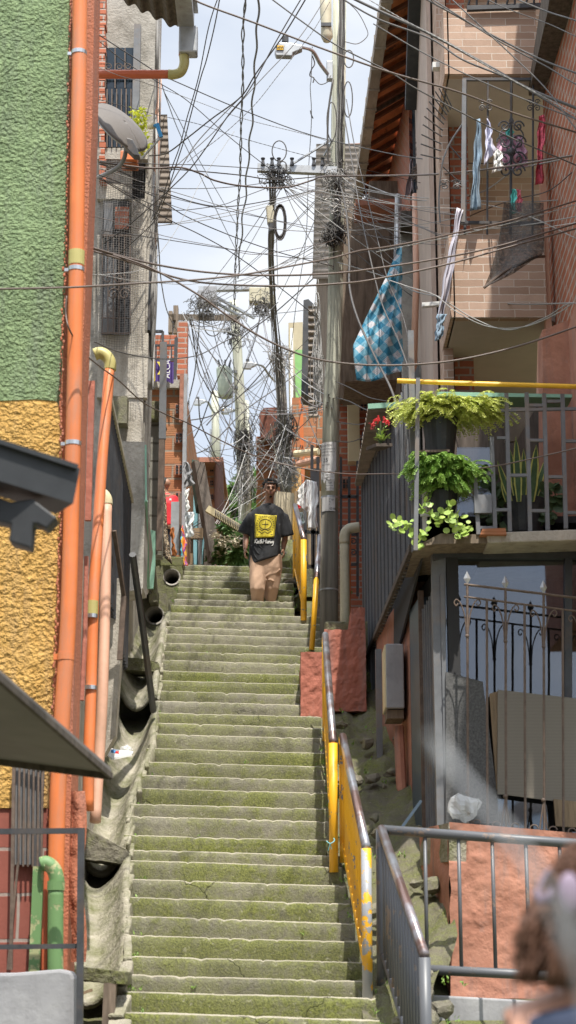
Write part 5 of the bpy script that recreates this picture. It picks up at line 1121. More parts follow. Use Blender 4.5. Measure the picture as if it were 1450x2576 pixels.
# blue check tablecloth
t = NT('check_cloth')
mp = t.n('Mapping'); mp.inputs['Rotation'].default_value = (0, .7, 0); t.l(t.tc.outputs['Object'], mp.inputs[0])
sx = t.n('SeparateXYZ'); t.l(mp.outputs[0], sx.inputs[0])
def stripe(o_, per, th):
    m1 = t.n('Math', operation='MULTIPLY'); t.l(o_, m1.inputs[0]); m1.inputs[1].default_value = 1 / per; m2 = t.n('Math', operation='FRACT'); t.l(m1.outputs[0], m2.inputs[0]); m3 = t.n('Math', operation='GREATER_THAN'); t.l(m2.outputs[0], m3.inputs[0]); m3.inputs[1].default_value = th; return m3.outputs[0]
a_ = stripe(sx.outputs['X'], .15, .5); b_ = stripe(sx.outputs['Z'], .15, .5)
c = t.mix(a_, t.mix(b_, (.015, .16, .27), (.13, .31, .41)), t.mix(b_, (.13, .31, .41), (.45, .44, .46)))
dd = t.mix(1., stripe(sx.outputs['X'], .014, .7), t.ramp(t.noise(16, 2), [(.5, 0.), (.55, .8)]), 'MULTIPLY'); c = t.mix(dd, c, (.03, .04, .06))
t.l(c, t.b.inputs['Base Color']); t.b.inputs['Roughness'].default_value = .8; MATS['check_cloth'] = t.m
mb = MB()
def tcf(u, v):
    y = lerp(620, 955, v); xl = interp([(620, 1002), (690, 975), (780, 930), (870, 888), (900, 890), (960, 898)], y); xr = interp([(620, 1011), (700, 1013), (800, 1010), (900, 1016), (960, 1010)], y)
    y2 = y + (8 * math.sin(u * 5) if v > .9 else 0) - (u * 12 if v > .9 else 0)
    return at(lerp(xl, xr, u), y2, 19.4 + .05 * math.sin(u * 13 + v * 3) * v + .03 * math.sin(u * 29 + v * 5) * v + .04 * math.sin(v * 13 + u * 4))
mb.sheet(tcf, 40, 50, (0, .006, 0)); one(mb, 'tablecloth', M('check_cloth'), 'blue and white checked cloth hanging above the canopy', 'tablecloth', smooth=True)
# ---- brick house at the right edge
h = thing('edge_brick_house', (2.6, 15, 5), 'red brick house wall at the right edge with dark eave', 'house')
MB().prism([Vector((2.57, 13.0, 5.6)), Vector((2.57, 13.0, 12)), Vector((2.66, 17.4, 12)), Vector((2.66, 17.4, 5.3))], (.3, 0, 0)).build('wall', M('dark_brick'), h)
MB().prism([Vector((2.565, 13.0, 3.2)), Vector((2.565, 13.0, 6.2)), Vector((2.655, 17.4, 5.9)), Vector((2.655, 17.4, 3.2))], (.3, 0, 0)).build('painted_wall', M('salmon_plaster'), h)
MB().prism([Vector((2.40, 15.2, 8.72)), Vector((2.50, 17.3, 8.95)), Vector((2.50, 17.3, 9.05)), Vector((2.2, 11, 9.4)), Vector((2.2, 11, 9.2))], (.6, 0, 0)).build('eave', M('dark_wood'), h)
MB().prism([at(1365, 185, 16.8), at(1348, 190, 16.8), at(1365, 120, 16.5), at(1385, 60, 16.0), at(1402, 20, 15.6), at(1425, -40, 15.2), at(1520, -40, 15.2), at(1440, 80, 15.6)], (.1, .3, 0)).build('broken_eave', M('old_wood'), h)
one(MB().tube([at(1362, 860, 16.9), at(1358, 1010, 16.9)], .035, 10), 'downpipe_stub', M('pink_pvc'), 'pinkish pipe between tan soffit and brick wall', 'drainpipe')
# shade net scrap
t = NT('shade_net'); t.b.inputs['Base Color'].default_value = (.045, .042, .04, 1); t.b.inputs['Roughness'].default_value = .9; t.l(t.ramp(t.noise(30, 5, .7), [(.3, .45), (.62, .93)]), t.b.inputs['Alpha']); MATS['shade_net'] = t.m
def netf(u, v):
    y = lerp(510, 722, v); xl = interp([(510, 1268), (560, 1262), (620, 1252), (690, 1232), (722, 1218)], y); xr = interp([(510, 1368), (590, 1370), (640, 1368), (655, 1340), (690, 1290), (722, 1222)], y)
    return at(lerp(xl, xr, u), y, 16.4 - .3 * v + .06 * math.sin(u * 6) + .5 * (1 - u) * 0)
one(MB().grid(netf, 24, 24), 'shade_net', M('shade_net'), 'torn black shade net hanging off the brick wall', 'net', smooth=True, fix=False)
one(MB().tube(crom([at(1370, 645, 16.3), at(1345, 648, 16.2), at(1310, 665, 16.2), at(1290, 672, 16.15), at(1260, 690, 16.1), at(1218, 724, 16.1)], 4), .014, 6), 'net_frame', M('rusty_iron'), 'rusty frame rod along the torn net edge', 'rod')
# ---- tiled roof house beyond
h = thing('tile_roof_house', (1.5, 21.5, 8), 'old brick house with clay tile eave and boxed gutter', 'house')
Ea, Eb = at(996, -60, 18.6), at(905, 495, 25.2)
gz = 11.45
E0 = Vector((1.27, 18.2, gz)); E1 = Vector((1.10, 25.4, gz)); W0 = Vector((1.78, 18.2, gz + .30)); W1 = Vector((1.55, 25.4, gz + .30))
mb = MB()
def tile(u, v):
    p = E0.lerp(E1, u).lerp(W0.lerp(W1, u), v); p = p + Vector((0, 0, .075 * abs(math.sin(u * math.pi * 16)))); return p
mb.sheet(tile, 340, 4, (0, 0, .03)); t = NT('clay_tile'); nn = t.noise(2.5, 6, .7); n2 = t.noise(1.0, 3)
wv = t.n('TexWave', Scale=.75, Distortion=1.0); wv.bands_direction = 'Y'; t.l(t.tc.outputs['Object'], wv.inputs['Vector'])
c = t.mix(t.ramp(nn, [(.35, 0.), (.65, 1.)]), (.50, .16, .055), (.68, .28, .12)); c = t.mix(t.ramp(t.noise(3.2, 7, .75), [(.55, 0.), (.66, .85)]), c, (.05, .035, .03)); t.l(c, t.b.inputs['Base Color']); t.b.inputs['Roughness'].default_value = .9; MATS['clay_tile'] = t.m
mb.build('clay_tiles', M('clay_tile'), h)
raf = MB()
for k in range(2):
    u = (k + .2) / 2; p = E0.lerp(E1, u) - Vector((0, 0, .03)); q_ = W0.lerp(W1, u) - Vector((0, 0, .03)); MB().bar(p, q_, .05, .05).build('rafter', M('dark_wood'), h)
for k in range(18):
    u = (k + .5) / 18; p = E0.lerp(E1, u) - Vector((0, 0, .0)); q_ = W0.lerp(W1, u) - Vector((0, 0, .0)); MB().bar(p, q_, .07, .05).build('gap_shade_bar', mat('gap_shade_brown', (.16, .07, .04), .9, .3, 8), h)  # dark bars added under the tiles for the shade in their gaps
gt = MB(); gt.bar(E0 + Vector((-.06, 0, 0)), E1 + Vector((-.06, 0, 0)), .13, .16)
for k in range(13): 
    p = E0.lerp(E1, (k + .5) / 13) + Vector((-.06, 0, -.01)); gt.box(p, (.15, .03, .19))
gt.build('gutter', M('fascia_wood'), h)
MB().prism([Vector((1.75, 18.2, 4.3)), Vector((1.75, 18.2, gz + .3)), Vector((1.5, 25.4, gz + .3)), Vector((1.5, 25.4, 4.3))], (.2, 0, 0)).build('street_wall', M('red_brick'), h)
MB().prism([Vector((1.16, 25.3, 4.6)), Vector((1.16, 25.3, gz)), Vector((1.8, 25.3, gz + .3)), Vector((1.8, 25.3, 4.6))], (0, .2, 0)).build('cross_wall', M('old_wood'), h)
MB().tube([at(1003, 490, 21.8), at(1000, 640, 21.8), at(998, 700, 21.8)], .045, 10).build('white_pipe', M('galv'), h, smooth=True)
MB().tube([at(1045, 490, 20.6), at(1048, 700, 20.4), at(1040, 960, 20.2)], .04, 10).build('pink_pipe', M('pink_pvc'), h, smooth=True)
fbox(MB(), 1010, 530, 1042, 565, 20.9, .3).build('beam_end', M('dark_wood'), h)
fbox(MB(), 1012, 560, 1040, 1000, 21.2, .3).build('pier', M('concrete'), h)
fbox(MB(), 846, 520, 1005, 1005, 23.8, .3).build('board_wall', M('old_wood'), h)
fbox(MB(), 930, 455, 1005, 522, 23.9, .3).build('upper_boards', M('old_wood'), h)
fbox(MB(), 895, 500, 1002, 516, 23.0, .6).build('tile_course', M('salmon_plaster'), h)
fbox(MB(), 842, 1000, 1030, 1660, 24.0, .3).build('lower_wall', M('red_brick'), h)
MB().prism([at(868, 960, 22.6), at(1000, 955, 22.6), at(990, 935, 22.6), at(880, 930, 22.6)], (0, 1.0, 0)).build('shelf_roof', M('old_wood'), h)
fbox(MB(), 876, 1000, 905, 1160, 23.7, .2).build('cream_panel', M('cream_pvc'), h)
for y in (1020, 1110, 1215):
    w0 = fbox(MB(), 906 - (45 if y == 1215 else 0), y - 12, 926 - (45 if y == 1215 else 0), y + 16, 23.72, .1).build('vent_brick', M('salmon_plaster'), h); hb = MB(); ox = -45 if y == 1215 else 0
    for i in range(2):
        for j in range(2): fbox(hb, 908 + ox + i * 9, y - 9 + j * 12, 914 + ox + i * 9, y - 1 + j * 12, 23.68, .04)
    hb.build('holes', M('interior'), w0)
# dark leaning house behind the pole
h = thing('plank_house', at(830, 1000, 28), 'dark brown corrugated house side behind the utility pole', 'house')
mb = MB(); mb.sheet(lambda u, v: at(lerp(lerp(796, 786, v), lerp(912, 868, v), u), lerp(362, 700, v), lerp(29.5, 27.0, u) + .03 * math.sin(v * 2 * math.pi * 22)), 6, 220, (0, .03, 0))
mb.build('corrugated_gable', M('tin_brown'), h)
MB().prism([at(797, 700, 29.4), at(880, 700, 27.2), at(880, 1000, 27.2), at(800, 1010, 29.4)], (0, .1, 0)).build('board_wall', M('old_wood'), h)
MB().prism([at(764, 755, 31), at(776, 752, 31), at(790, 765, 31), at(800, 1000, 31), at(758, 990, 31)], (0, .6, 0)).build('dark_gutter', M('dark_metal'), h)
mb = MB(); mb.sheet(lambda u, v: at(lerp(776, 800, u), lerp(770, 1050, v), 30.4 + .04 * math.sin(v * 2 * math.pi * 16)), 3, 150, (0, .03, 0)); mb.build('roof_underside', M('tin_brown'), h)
MB().prism([at(862, 362, 29), at(915, 360, 29), at(915, 480, 29), at(900, 520, 29), at(900, 1000, 29), at(862, 1000, 29)], (0, .2, 0)).build('brick_edge', M('hollow_brick'), h)
# ================================================================= FAR END OF THE ALLEY
h = thing('far_brick_house', at(530, 1420, 33), 'distant hollow brick house with dark timber eave', 'house')
fbox(MB(), 470, 1160, 540, 1430, 33, 3).build('wall', M('hollow_brick'), h)
fbox(MB(), 468, 1150, 562, 1162, 32.4, 3.5).build('roof_edge', M('salmon_plaster'), h)
MB().prism([at(538, 1160, 32.8), at(560, 1162, 31.2), at(567, 1330, 31.2), at(541, 1320, 32.8)], (0, .3, 0)).build('timber_eave', mat('red_timber', (.10, .035, .022), .85, .4, 10), h)
for y in (1180, 1215, 1250, 1285, 1320):
    w0 = fbox(MB(), 528, y - 8, 538, y + 8, 32.95, .1).build('vent_brick', M('salmon_plaster'), h); hb = MB()
    for i in range(2):
        for j in range(2): fbox(hb, 529.2 + i * 4.2, y - 6 + j * 7, 532 + i * 4.2, y - 1.5 + j * 7, 32.93, .04)
    hb.build('holes', M('interior'), w0)
h = thing('blue_doorway', at(500, 1420, 29), 'pale blue door frame beside leaning dark planks', 'door')
fbox(MB(), 472, 1180, 486, 1420, 29.2, .2).build('frame', M('tin_brown'), h); fbox(MB(), 484, 1180, 500, 1420, 29.1, .1).build('blue_post', mat('light_blue', (.22, .45, .52), .6, .15), h)
fbox(MB(), 500, 1190, 510, 1420, 29.0, .15).build('white_pipe', M('galv'), h); fbox(MB(), 509, 1300, 514, 1420, 28.95, .1).build('blue_pipe', M('light_blue'), h)
one(fbox(fbox(MB(), 478, 1328, 511, 1354, 27.5, .1), 480, 1330, 486, 1420, 27.6, .08), 'wood_gate', M('plank_wood'), 'weathered wooden board on a cream post by the blue door', 'gate')
one(MB().bar(at(498, 1165, 28.0), at(541, 1415, 27.6), .20, .10), 'leaning_beam', M('dark_wood'), 'long dark beam leaning across the blue doorway', 'beam')
one(MB().bar(at(488, 1160, 28.6), at(506, 1290, 28.4), .14, .08), 'leaning_board', mat('darkgreen', (.05, .07, .055), .9), 'shorter dark green board leaning left of the long beam', 'board')
one(fbox(MB(), 514, 1348, 540, 1424, 28.8, .3), 'plank_shed', M('dark_wood'), 'low dark plank shed end at the foot of the leaning beam', 'shed')
h = thing('far_right_brick_house', at(770, 1250, 34), 'distant brick house with green gable and orange pole', 'house')
fbox(MB(), 735, 1000, 816, 1180, 34, 3).build('wall', M('hollow_brick'), h)
MB().prism([at(726, 812, 35), at(762, 810, 35), at(762, 1010, 35), at(730, 1010, 35)], (0, 3, 0)).build('gable', mat('cream_wall', (.42, .36, .25), .8, .15), h)
MB().prism([at(742, 880, 34.6), at(775, 880, 34.6), at(775, 1040, 34.6), at(745, 1030, 34.6)], (0, .2, 0)).build('green_gable', mat('lime_green', (.20, .40, .14), .7, .2), h)
fbox(MB(), 731, 825, 738, 1180, 34.4, .1).build('white_trim', M('white_paint'), h)
fbox(MB(), 797, 900, 820, 1120, 32, 1).build('brick_pier', M('hollow_brick'), h)
MB().bar(at(757, 1000, 33.2), at(764, 1240, 33.2), .07).build('orange_pole', M('orange_pvc'), h)
fbox(MB(), 735, 1170, 766, 1300, 33.8, 1).build('ochre_wall', mat('ochre', (.50, .30, .12), .8, .2), h)
h = thing('shack', at(670, 1150, 38), 'small distant brick shack with rusty tin roof', 'house')
MB().prism([at(652, 1042, 38), at(664, 1026, 38), at(706, 1024, 38), at(706, 1110, 38), at(656, 1100, 38)], (0, 3, 0)).build('roof', mat('rust_roof', (.16, .06, .04), .9, .5, 6), h)
fbox(MB(), 645, 1098, 700, 1260, 38.6, 3).build('wall', M('hollow_brick'), h)
fbox(MB(), 700, 1090, 738, 1250, 37.6, 1).build('side_wall', M('hollow_brick'), h)
one(poly([(688, 1235), (740, 1240), (745, 1310), (742, 1400), (690, 1400)], 31, .3), 'cream_shutter', M('cream_wall'), 'cream roller shutter wall behind the man', 'wall')
one(MB().bar(at(711, 1450, 25.6), at(740, 1395, 26.0), .35, .5), 'fallen_slab', M('moss_rock'), 'dark tilted mossy slab behind the man', 'slab')
one(fbox(MB(), 742, 1235, 850, 1445, 30.5, .3), 'boarded_wall', M('plank_wood'), 'brown boarded wall behind the alley gate', 'wall')
# gate frame, laundry and pipes right of the man
g_ = thing('alley_gate', at(770, 1500, 25.5), 'open steel gate frame with white shirts hung on it', 'gate')
for a, b_ in (((768, 1275), (768, 1500)), ((800, 1150), (802, 1500)), ((768, 1275), (802, 1275)), ((768, 1338), (802, 1340)), ((770, 1425), (800, 1425)), ((785, 1120), (787, 1500)), ((793, 1180), (790, 1480))):
    MB().bar(at(*a, 25.5), at(*b_, 25.5), .045).build('bar', M('gray_metal'), g_)
cloth([(752, 1228), (770, 1206), (778, 1290), (748, 1268)], 25.0, 'white_paint', 'white tee shirt hanging left of the gate frame', wav=.015, grp='white shirts on the alley gate', cat='shirt')
cloth([(770, 1206), (800, 1212), (798, 1328), (776, 1330)], 25.2, mat('white_shirt', (.68, .70, .72), .9, .1), 'larger white shirt hanging on the gate frame', wav=.018, grp='white shirts on the alley gate', cat='shirt')
cloth([(748, 1268), (757, 1272), (756, 1282), (748, 1280)], 24.9, 'red_wrap', 'small bright red cloth below the white tee', wav=.01)
cloth([(744, 1290), (766, 1288), (760, 1350), (736, 1352)], 25.1, mat('seafoam', (.40, .48, .46), .9, .4, 30), 'grey green patterned towel hanging low by the gate', wav=.03)
one(MB().tube([at(742, 1142, 26), at(802, 1136, 25.8)], .05, 10), 'plastic_pipe', M('cream_pvc'), 'cream pipe crossing above the gate, the upper one', 'pipe', 'cream pipes above the alley gate')
one(MB().tube([at(752, 1168, 26), at(802, 1156, 25.6)], .055, 10), 'plastic_pipe', M('pink_pvc'), 'pinkish pipe crossing just above the gate, the lower one', 'pipe', 'cream pipes above the alley gate')
g_ = thing('steel_gate', at(870, 1400, 23.2), 'dark steel gate with scrolls between the pole and the slats', 'gate')
for a, b_ in (((858, 1150), (858, 1520)), ((900, 1160), (900, 1500)), ((858, 1250), (900, 1250)), ((858, 1345), (900, 1345)), ((879, 1200), (879, 1420)), ((858, 1420), (900, 1420))):
    MB().bar(at(*a, 23.2), at(*b_, 23.2), .035).build('bar', M('dark_metal'), g_)
q = MB()
for y in (1330, 1362, 1390): yard(q, at(872, y, 23.15), .05, .05, 1.3, .009); yard(q, at(889, y, 23.15), .05, .05, 1.3, .009, -1)
q.build('scrolls', M('dark_metal'), g_)
one(fbox(MB(), 846, 1395, 868, 1575, 22.5, .2), 'tile_pier', M('tan_tile'), 'narrow tan tiled pier right behind the utility pole', 'pier')
one(fbox(MB(), 787, 1470, 806, 1560, 24.0, .3), 'stone_pier', M('concrete'), 'grey speckled concrete stub behind the yellow end post', 'pier')
# ---- trees
def crown(parent, blobs, n, size, seed, m, name='crown'):
    r = random.Random(seed); mb = MB()
    tot = sum(b[3] * b[4] * b[5] for b in blobs)
    for (x, y, z, a, b_, c) in blobs:
        sub = [Vector((x, y, z)) + Vector((rdir(r).x * a, rdir(r).y * b_, rdir(r).z * c)) * r.uniform(.2, .95) for _ in range(16)]
        for i in range(int(n * a * b_ * c / tot)):
            s = r.choice(sub); p = s + rdir(r) * r.uniform(0, .38) * min(a, b_, c)
            d = rdir(r); d.z = d.z * .5 - .1; leaf(mb, p, d, size * r.uniform(.6, 1.3), size * .55 * r.uniform(.7, 1.2), up=(Vector((0, 0, 1)) + rdir(r) * .6))
    return mb.build(name, M(m), parent, fix=False)
def trunk(parent, pts, r0, m='old_wood'): 
    return MB().tube(crom(pts, 5), [lerp(r0, r0 * .4, i / (len(crom(pts, 5)) - 1)) for i in range(len(crom(pts, 5)))], 9).build('trunk', M(m), parent, smooth=True)
def blob(x, y, Y, rx_, rz_): 
    c = at(x, y, Y); k = Y / F * .99; return (c.x, c.y, c.z, rx_ * k, (rx_ + rz_) / 2 * k, rz_ * k)
leafm('pale_petal', (.38, .34, .24), (.55, .48, .36))
b_ = thing('flowering_bush', at(580, 1425, 27), 'dense glossy bush with pale flowers above the top step', 'bush')
crown(b_, [blob(572, 1375, 27.5, 42, 55), blob(600, 1390, 27, 32, 40), blob(548, 1390, 27.8, 26, 40), blob(585, 1345, 28, 28, 32)], 5200, .13, 5, 'shiny_leaf', 'foliage')
crown(b_, [blob(572, 1360, 27.2, 42, 45), blob(595, 1370, 26.8, 30, 35)], 330, .07, 6, 'pale_petal', 'pale_flowers')['kind'] = 'stuff'
trunk(b_, [at(575, 1425, 27.4), at(578, 1390, 27.4), at(590, 1360, 27.5)], .05)
t_ = thing('light_green_tree', at(610, 1300, 44), 'light green tree beyond the pole between the far houses', 'tree')
crown(t_, [blob(600, 1240, 44, 34, 36), blob(630, 1215, 45, 36, 34), blob(585, 1285, 43, 34, 34), blob(650, 1260, 45, 34, 40), blob(615, 1300, 43, 44, 34)], 5200, .26, 7, 'tree_leaf')
trunk(t_, [at(615, 1430, 44), at(612, 1330, 44), at(620, 1230, 44)], .16)
t_ = thing('dark_green_tree', at(660, 1400, 36), 'darker tree low behind the walking man', 'tree')
crown(t_, [blob(640, 1360, 36, 40, 50), blob(665, 1400, 36, 34, 40), blob(690, 1360, 37, 26, 40)], 2600, .2, 8, 'tree_leaf')
trunk(t_, [at(660, 1440, 36), at(655, 1370, 36)], .1)
# ---- UTILITY POLES
def wpole(label, pts, Y, r0, r1, m='pole_wood', grp='wooden utility poles'):
    t_ = thing('utility_pole', at(pts[-1][0], pts[-1][1], Y), label, 'utility pole', grp)
    P = [at(x, y, Y) for x, y in pts]; n = len(P)
    MB().tube(P, [lerp(r0, r1, i / (n - 1)) for i in range(n)], 20).build('shaft', M(m), t_, smooth=True); return t_
PY = 22.2
mp_ = wpole('big grey wooden utility pole with torn posters at the centre right', [(856, -80), (850, 430), (841, 900), (834, 1010), (830, 1290)], PY, .090, .110)
MB().tube([at(830, 1286, PY), at(828, 1590, PY), at(827, 1700, PY)], [.1115, .113, .113], 20).build('dark_foot', M('pole_wood_dark'), mp_, smooth=True)
MB().tube([at(830, 1256, PY), at(830, 1251, PY)], .1135, 20).tube([at(828, 1487, PY), at(828, 1483, PY)], .116, 20).build('steel_band', M('galv'), mp_)
def wrap(px0, px1, y0, y1, r, ragged=0, seed=0, fn=None):
    c0 = at(829, (y0 + y1) / 2, PY); z0, z1 = at(829, y0, PY).z, at(829, y1, PY).z; mb = MB(); rr = random.Random(seed); k = 4600 / (PY * CT + c0.z * ST)
    a0 = math.asin(max(-1, min(1, (px0 - fn) / k / r))); a1 = math.asin(max(-1, min(1, (px1 - fn) / k / r)))
    mb.grid(lambda u, v: (c0.x + (fn - 829) / k + r * math.sin(lerp(a0, a1, u)), PY - r * math.cos(lerp(a0, a1, u)) - (.02 * max(0, noise.noise(Vector((u * 4, v * 5, seed)))) if ragged else 0), lerp(z0, z1, v) - ragged * noise.noise(Vector((u * 6, v * 3, seed))) * .05 * (v > .8)), 14, 14)
    return mb
paper = mat('poster_paper', (.55, .54, .53), .95, .08, 14, .1, 30, .002, spec=.1, dirt=.15, dcol=(.35, .32, .28))
t_ = thing('loan_poster', at(825, 1215, PY), 'torn white loan notice reading 25 on the utility pole', 'poster', 'paper notices stuck on the utility pole')
wrap(806, 846, 1118, 1190, .1165, 0, 1, 832).build('paper', paper, t_)
wrap(806, 842, 1188, 1215, .122, 1.6, 5, 832).build('torn_paper', paper, t_)
ink = mat('ink', (.03, .03, .035), .7)
def polewarp(y, xo, r=.1185, fn=831):
    c0 = at(fn, y, PY)
    def w_(co):
        a = (co.x - c0.x) / r; return Vector((c0.x + r * math.sin(a), PY - r * math.cos(a), co.z))
    return w_
def ptext(s, x, y, size, parent, sx=1): text(s, at(x, y, PY), size, ink, parent, warp=polewarp(y, 0), extrude=.001, sx=sx, name='printed_text')
ptext('CREDITOS', 818, 1129, .036, t_); ptext('PENSIONADOS Y', 824, 1137, .028, t_, .9); ptext('EMPLEADOS PUBLICOS', 825, 1144, .024, t_, .8); ptext('PRESTAMOS', 818, 1152, .022, t_); ptext('25', 818, 1168, .075, t_); ptext('MILLONES', 818, 1176, .026, t_)
t_ = thing('phone_flyer', at(825, 1250, PY), 'small flyer ending 77 0 just under the torn loan notice', 'poster', 'paper notices stuck on the utility pole')
wrap(820, 840, 1212, 1240, .1165, 0, 2, 831).build('paper', paper, t_); ptext('tigo', 830, 1222, .035, t_); ptext('TELEFONIA', 828, 1229, .02, t_); ptext('70 177 0', 828, 1238, .04, t_, .8)
t_ = thing('internet_flyer', at(825, 1291, PY), 'white internet and television flyer with phone number, lowest on the pole', 'poster', 'paper notices stuck on the utility pole')
wrap(810, 843, 1256, 1291, .1175, 0, 3, 829).build('paper', paper, t_); ptext('INTERNET tigo', 824, 1264, .028, t_, .95); ptext('TELEVISION', 819, 1270, .024, t_); ptext('TELEFONIA', 818, 1276, .024, t_); ptext('44 622 63 44', 826, 1288, .045, t_, .8)
# hardware on the main pole
s_ = thing('steel_crossarm', at(745, 430, PY), 'galvanised steel crossarm bracketed to the main pole', 'crossarm')
MB().bar(at(648, 425, PY - .15), at(848, 434, PY - .15), .09, .07).bar(at(648, 420, PY - .19), at(848, 428, PY - .19), .012, .10).build('arm', M('galv'), s_)
MB().bar(at(734, 414, PY - .12), at(836, 350, PY - .1), .035, .02).bar(at(838, 352, PY - .1), at(815, 392, PY), .02).bar(at(700, 392, PY), at(838, 352, PY), .0001).build('brace', M('galv'), s_)
for x in (662, 685, 702, 735, 790, 812): MB().tube([at(x, 416, PY - .2), at(x, 404, PY - .2), at(x, 398, PY - .2)], [.03, .018, .03], 8).build('insulator', M('dark_metal'), s_)
def lamp(label, x, y, sc_, Y, ex, ey, Yp, sticker=True):
    t_ = thing('street_lamp', at(x, y, Y), label, 'street lamp', 'street lamps on bent arms'); k = sc_; F_ = lambda dx, dy, d=0: at(x + dx * k, y + dy * k, Y + d)
    s = 1 / 4600 * (Y + 1) * k
    MB().prism([F_(-24, 0), F_(-20, -14), F_(-12, -24), F_(20, -22), F_(46, -16), F_(46, -8), F_(22, 2), F_(20, 10), F_(-20, 9)], (0, 22 * s, 0)).build('housing', M('galv'), t_, bevel=.01 * k)
    MB().ell(F_(0, 6, 11 * s), (20 * s, 10 * s, 9 * s), 14, 8).build('glass', mat('lamp_glass', (.5, .42, .25), .2), t_, smooth=True)
    MB().tube([F_(3, -22, 10 * s), F_(3, -36, 10 * s)], 9 * s, 12).build('photocell', M('dark_metal'), t_)
    if sticker:
        a_ = F_(-10, -10, -.012); MB().box(a_, (.09 * k, .01, .06 * k)).build('sticker', M('yellow_pole'), t_)
        text('44W', a_ + Vector((0, -.008, -.018)), .055 * k, ink, t_)
    MB().tube(crom([F_(40, -13, 10 * s), at(lerp(x + 46 * k, ex, .35), lerp(y - 12 * k, ey, .12), lerp(Y, Yp, .3)), at(lerp(x + 46 * k, ex, .65), lerp(y, ey, .5), lerp(Y, Yp, .6)), at(ex, ey, Yp)], 7), .026, 9).build('arm', M('galv'), t_, smooth=True)
    return t_
lamp('street lamp with yellow 44W sticker on the main pole, the largest', 715, 130, 1.0, 21.2, 832, 195, PY)
fbox(MB(), 822, 152, 838, 198, PY - .14, .1).build('arm_bracket', M('galv'), mp_, bevel=.01)
lamp('small far street lamp beside the transformer', 622, 922, .5, 36.8, 692, 960, 38, False)
lamp('tiny far street lamp left of the thin pole', 497, 1014, .42, 44, 541, 1040, 45, False)
lamp('tiny far street lamp with yellow sticker right of the thin pole', 566, 1036, .45, 43, 606, 1060, 44, True)
cl = thing('splice_box', at(822, 60, PY), 'long grey weatherproof box high on the main pole', 'box')
mb = MB(); mb.tube([at(819, -60, PY - .12), at(820, 30, PY - .12), at(821, 60, PY - .12), at(823, 92, PY - .12), at(823, 104, PY - .12)], [.075, .078, .07, .082, .05], 14); mb.build('shell', M('beige_pipe'), cl, smooth=True)
MB().box(at(821, 62, PY - .2), (.14, .03, .05)).build('latch', M('dark_metal'), cl)
cl = thing('hanging_splice', at(680, 570, 21.8), 'grey splice case hanging beside a coil of black cable', 'box')
MB().prism(px([(669, 516), (686, 514), (693, 548), (694, 560), (673, 562)], 21.8), (0, .1, 0)).build('shell', M('beige_pipe'), cl, bevel=.02)
MB().prism(px([(675, 562), (693, 560), (694, 578), (678, 580)], 21.8), (0, .09, 0)).build('cable_entry', M('dark_metal'), cl)
q = MB(); r = random.Random(2)
for i in range(7):
    rx_ = r.uniform(11, 16); ry_ = r.uniform(36, 46); q.tube([at(705 + rx_ * math.cos(a * .35) + r.uniform(-.5, .5), 559 + ry_ * math.sin(a * .35), 21.7 + i * .012) for a in range(18)], .009, 6, closed=True)
tag(q.build('cable_coil', M('cable_black'), smooth=True), 'oval coil of black spare cable beside the splice case', 'cable coil')
# far poles
p2 = wpole('far pole carrying the round transformer', [(588, 758), (597, 870), (604, 1010), (610, 1200), (622, 1440)], 38, .10, .125)
tr_ = thing('transformer', at(565, 1005, 37.6), 'pale grey drum transformer hung on a far pole', 'transformer')
rings = []
A_, B_ = at(564, 925, 37.6), at(568, 1000, 37.6)
for f_, rr in ((0, .14), (.02, .165), (.08, .17), (.5, .165), (.95, .155), (1.0, .14), (1.03, .07)):
    c = A_.lerp(B_, f_); rings.append([c + Vector((rr * math.cos(a * math.pi / 10), rr * math.sin(a * math.pi / 10), 0)) for a in range(20)])
MB().loft(rings).build('tank', mat('tank', (.36, .40, .33), .5, .12, 6), tr_, smooth=True)
for dx in (-10, 2, 12): MB().tube([at(564 + dx, 925, 37.5), at(564 + dx * 1.4, 905, 37.5)], [.03, .015], 8).build('bushing', M('dark_metal'), tr_); MB().bar(at(582, 935, 37.7), at(600, 935, 38), .06).bar(at(584, 975, 37.7), at(602, 975, 38), .06).build('hanger', M('galv'), tr_)
wpole('slim pale pole right behind the transformer pole', [(616, 1010), (619, 1200), (624, 1440)], 41, .10, .12)
wpole('thin far pole left of the transformer', [(541, 985), (543, 1100), (544, 1230)], 46, .09, .12)
wpole('dark pole wrapped in cables behind the man', [(704, 905), (716, 1150), (728, 1440)], 33, .095, .115, 'pole_wood_dark')
h_ = thing('crossarm_with_boxes', at(600, 740, 35), 'long crossarm with grey equipment boxes above the far poles', 'crossarm')
MB().bar(at(500, 728, 35), at(694, 724, 35), .14, .09).build('arm', M('galv'), h_)
MB().bar(at(545, 748, 35), at(640, 800, 36), .05).bar(at(540, 760, 35), at(615, 800, 36), .05).build('braces', M('galv'), h_)
for x0, x1, y0, y1 in ((498, 512, 728, 765), (512, 545, 718, 760), (627, 655, 722, 758), (655, 678, 722, 764), (678, 694, 740, 768)):
    fbox(MB(), x0, y0, x1, y1, 34.7, .25).build('equipment_box', M('gray_plaster' if x0 < 600 else 'beige_pipe'), h_, bevel=.02)
h_ = thing('timber_crossarm', at(500, 800, 34), 'weathered timber crossarm running left to the brick balcony roof', 'crossarm')
MB().bar(at(432, 798, 33), at(598, 800, 37), .10, .12).build('arm', M('old_wood'), h_)
fbox(fbox(MB(), 424, 782, 434, 836, 33, .2), 436, 768, 448, 838, 33.1, .2).build('uprights', M('old_wood'), h_)
lf_ = thing('leaning_pole', at(560, 1300, 27), 'short cream pole leaning with wires wound round it', 'pole')
MB().bar(at(522, 1280, 26.5), at(608, 1332, 26.5), .10, .10).build('shaft', mat('cream_wood', (.50, .43, .27), .8, .2, 8), lf_)
q = MB()
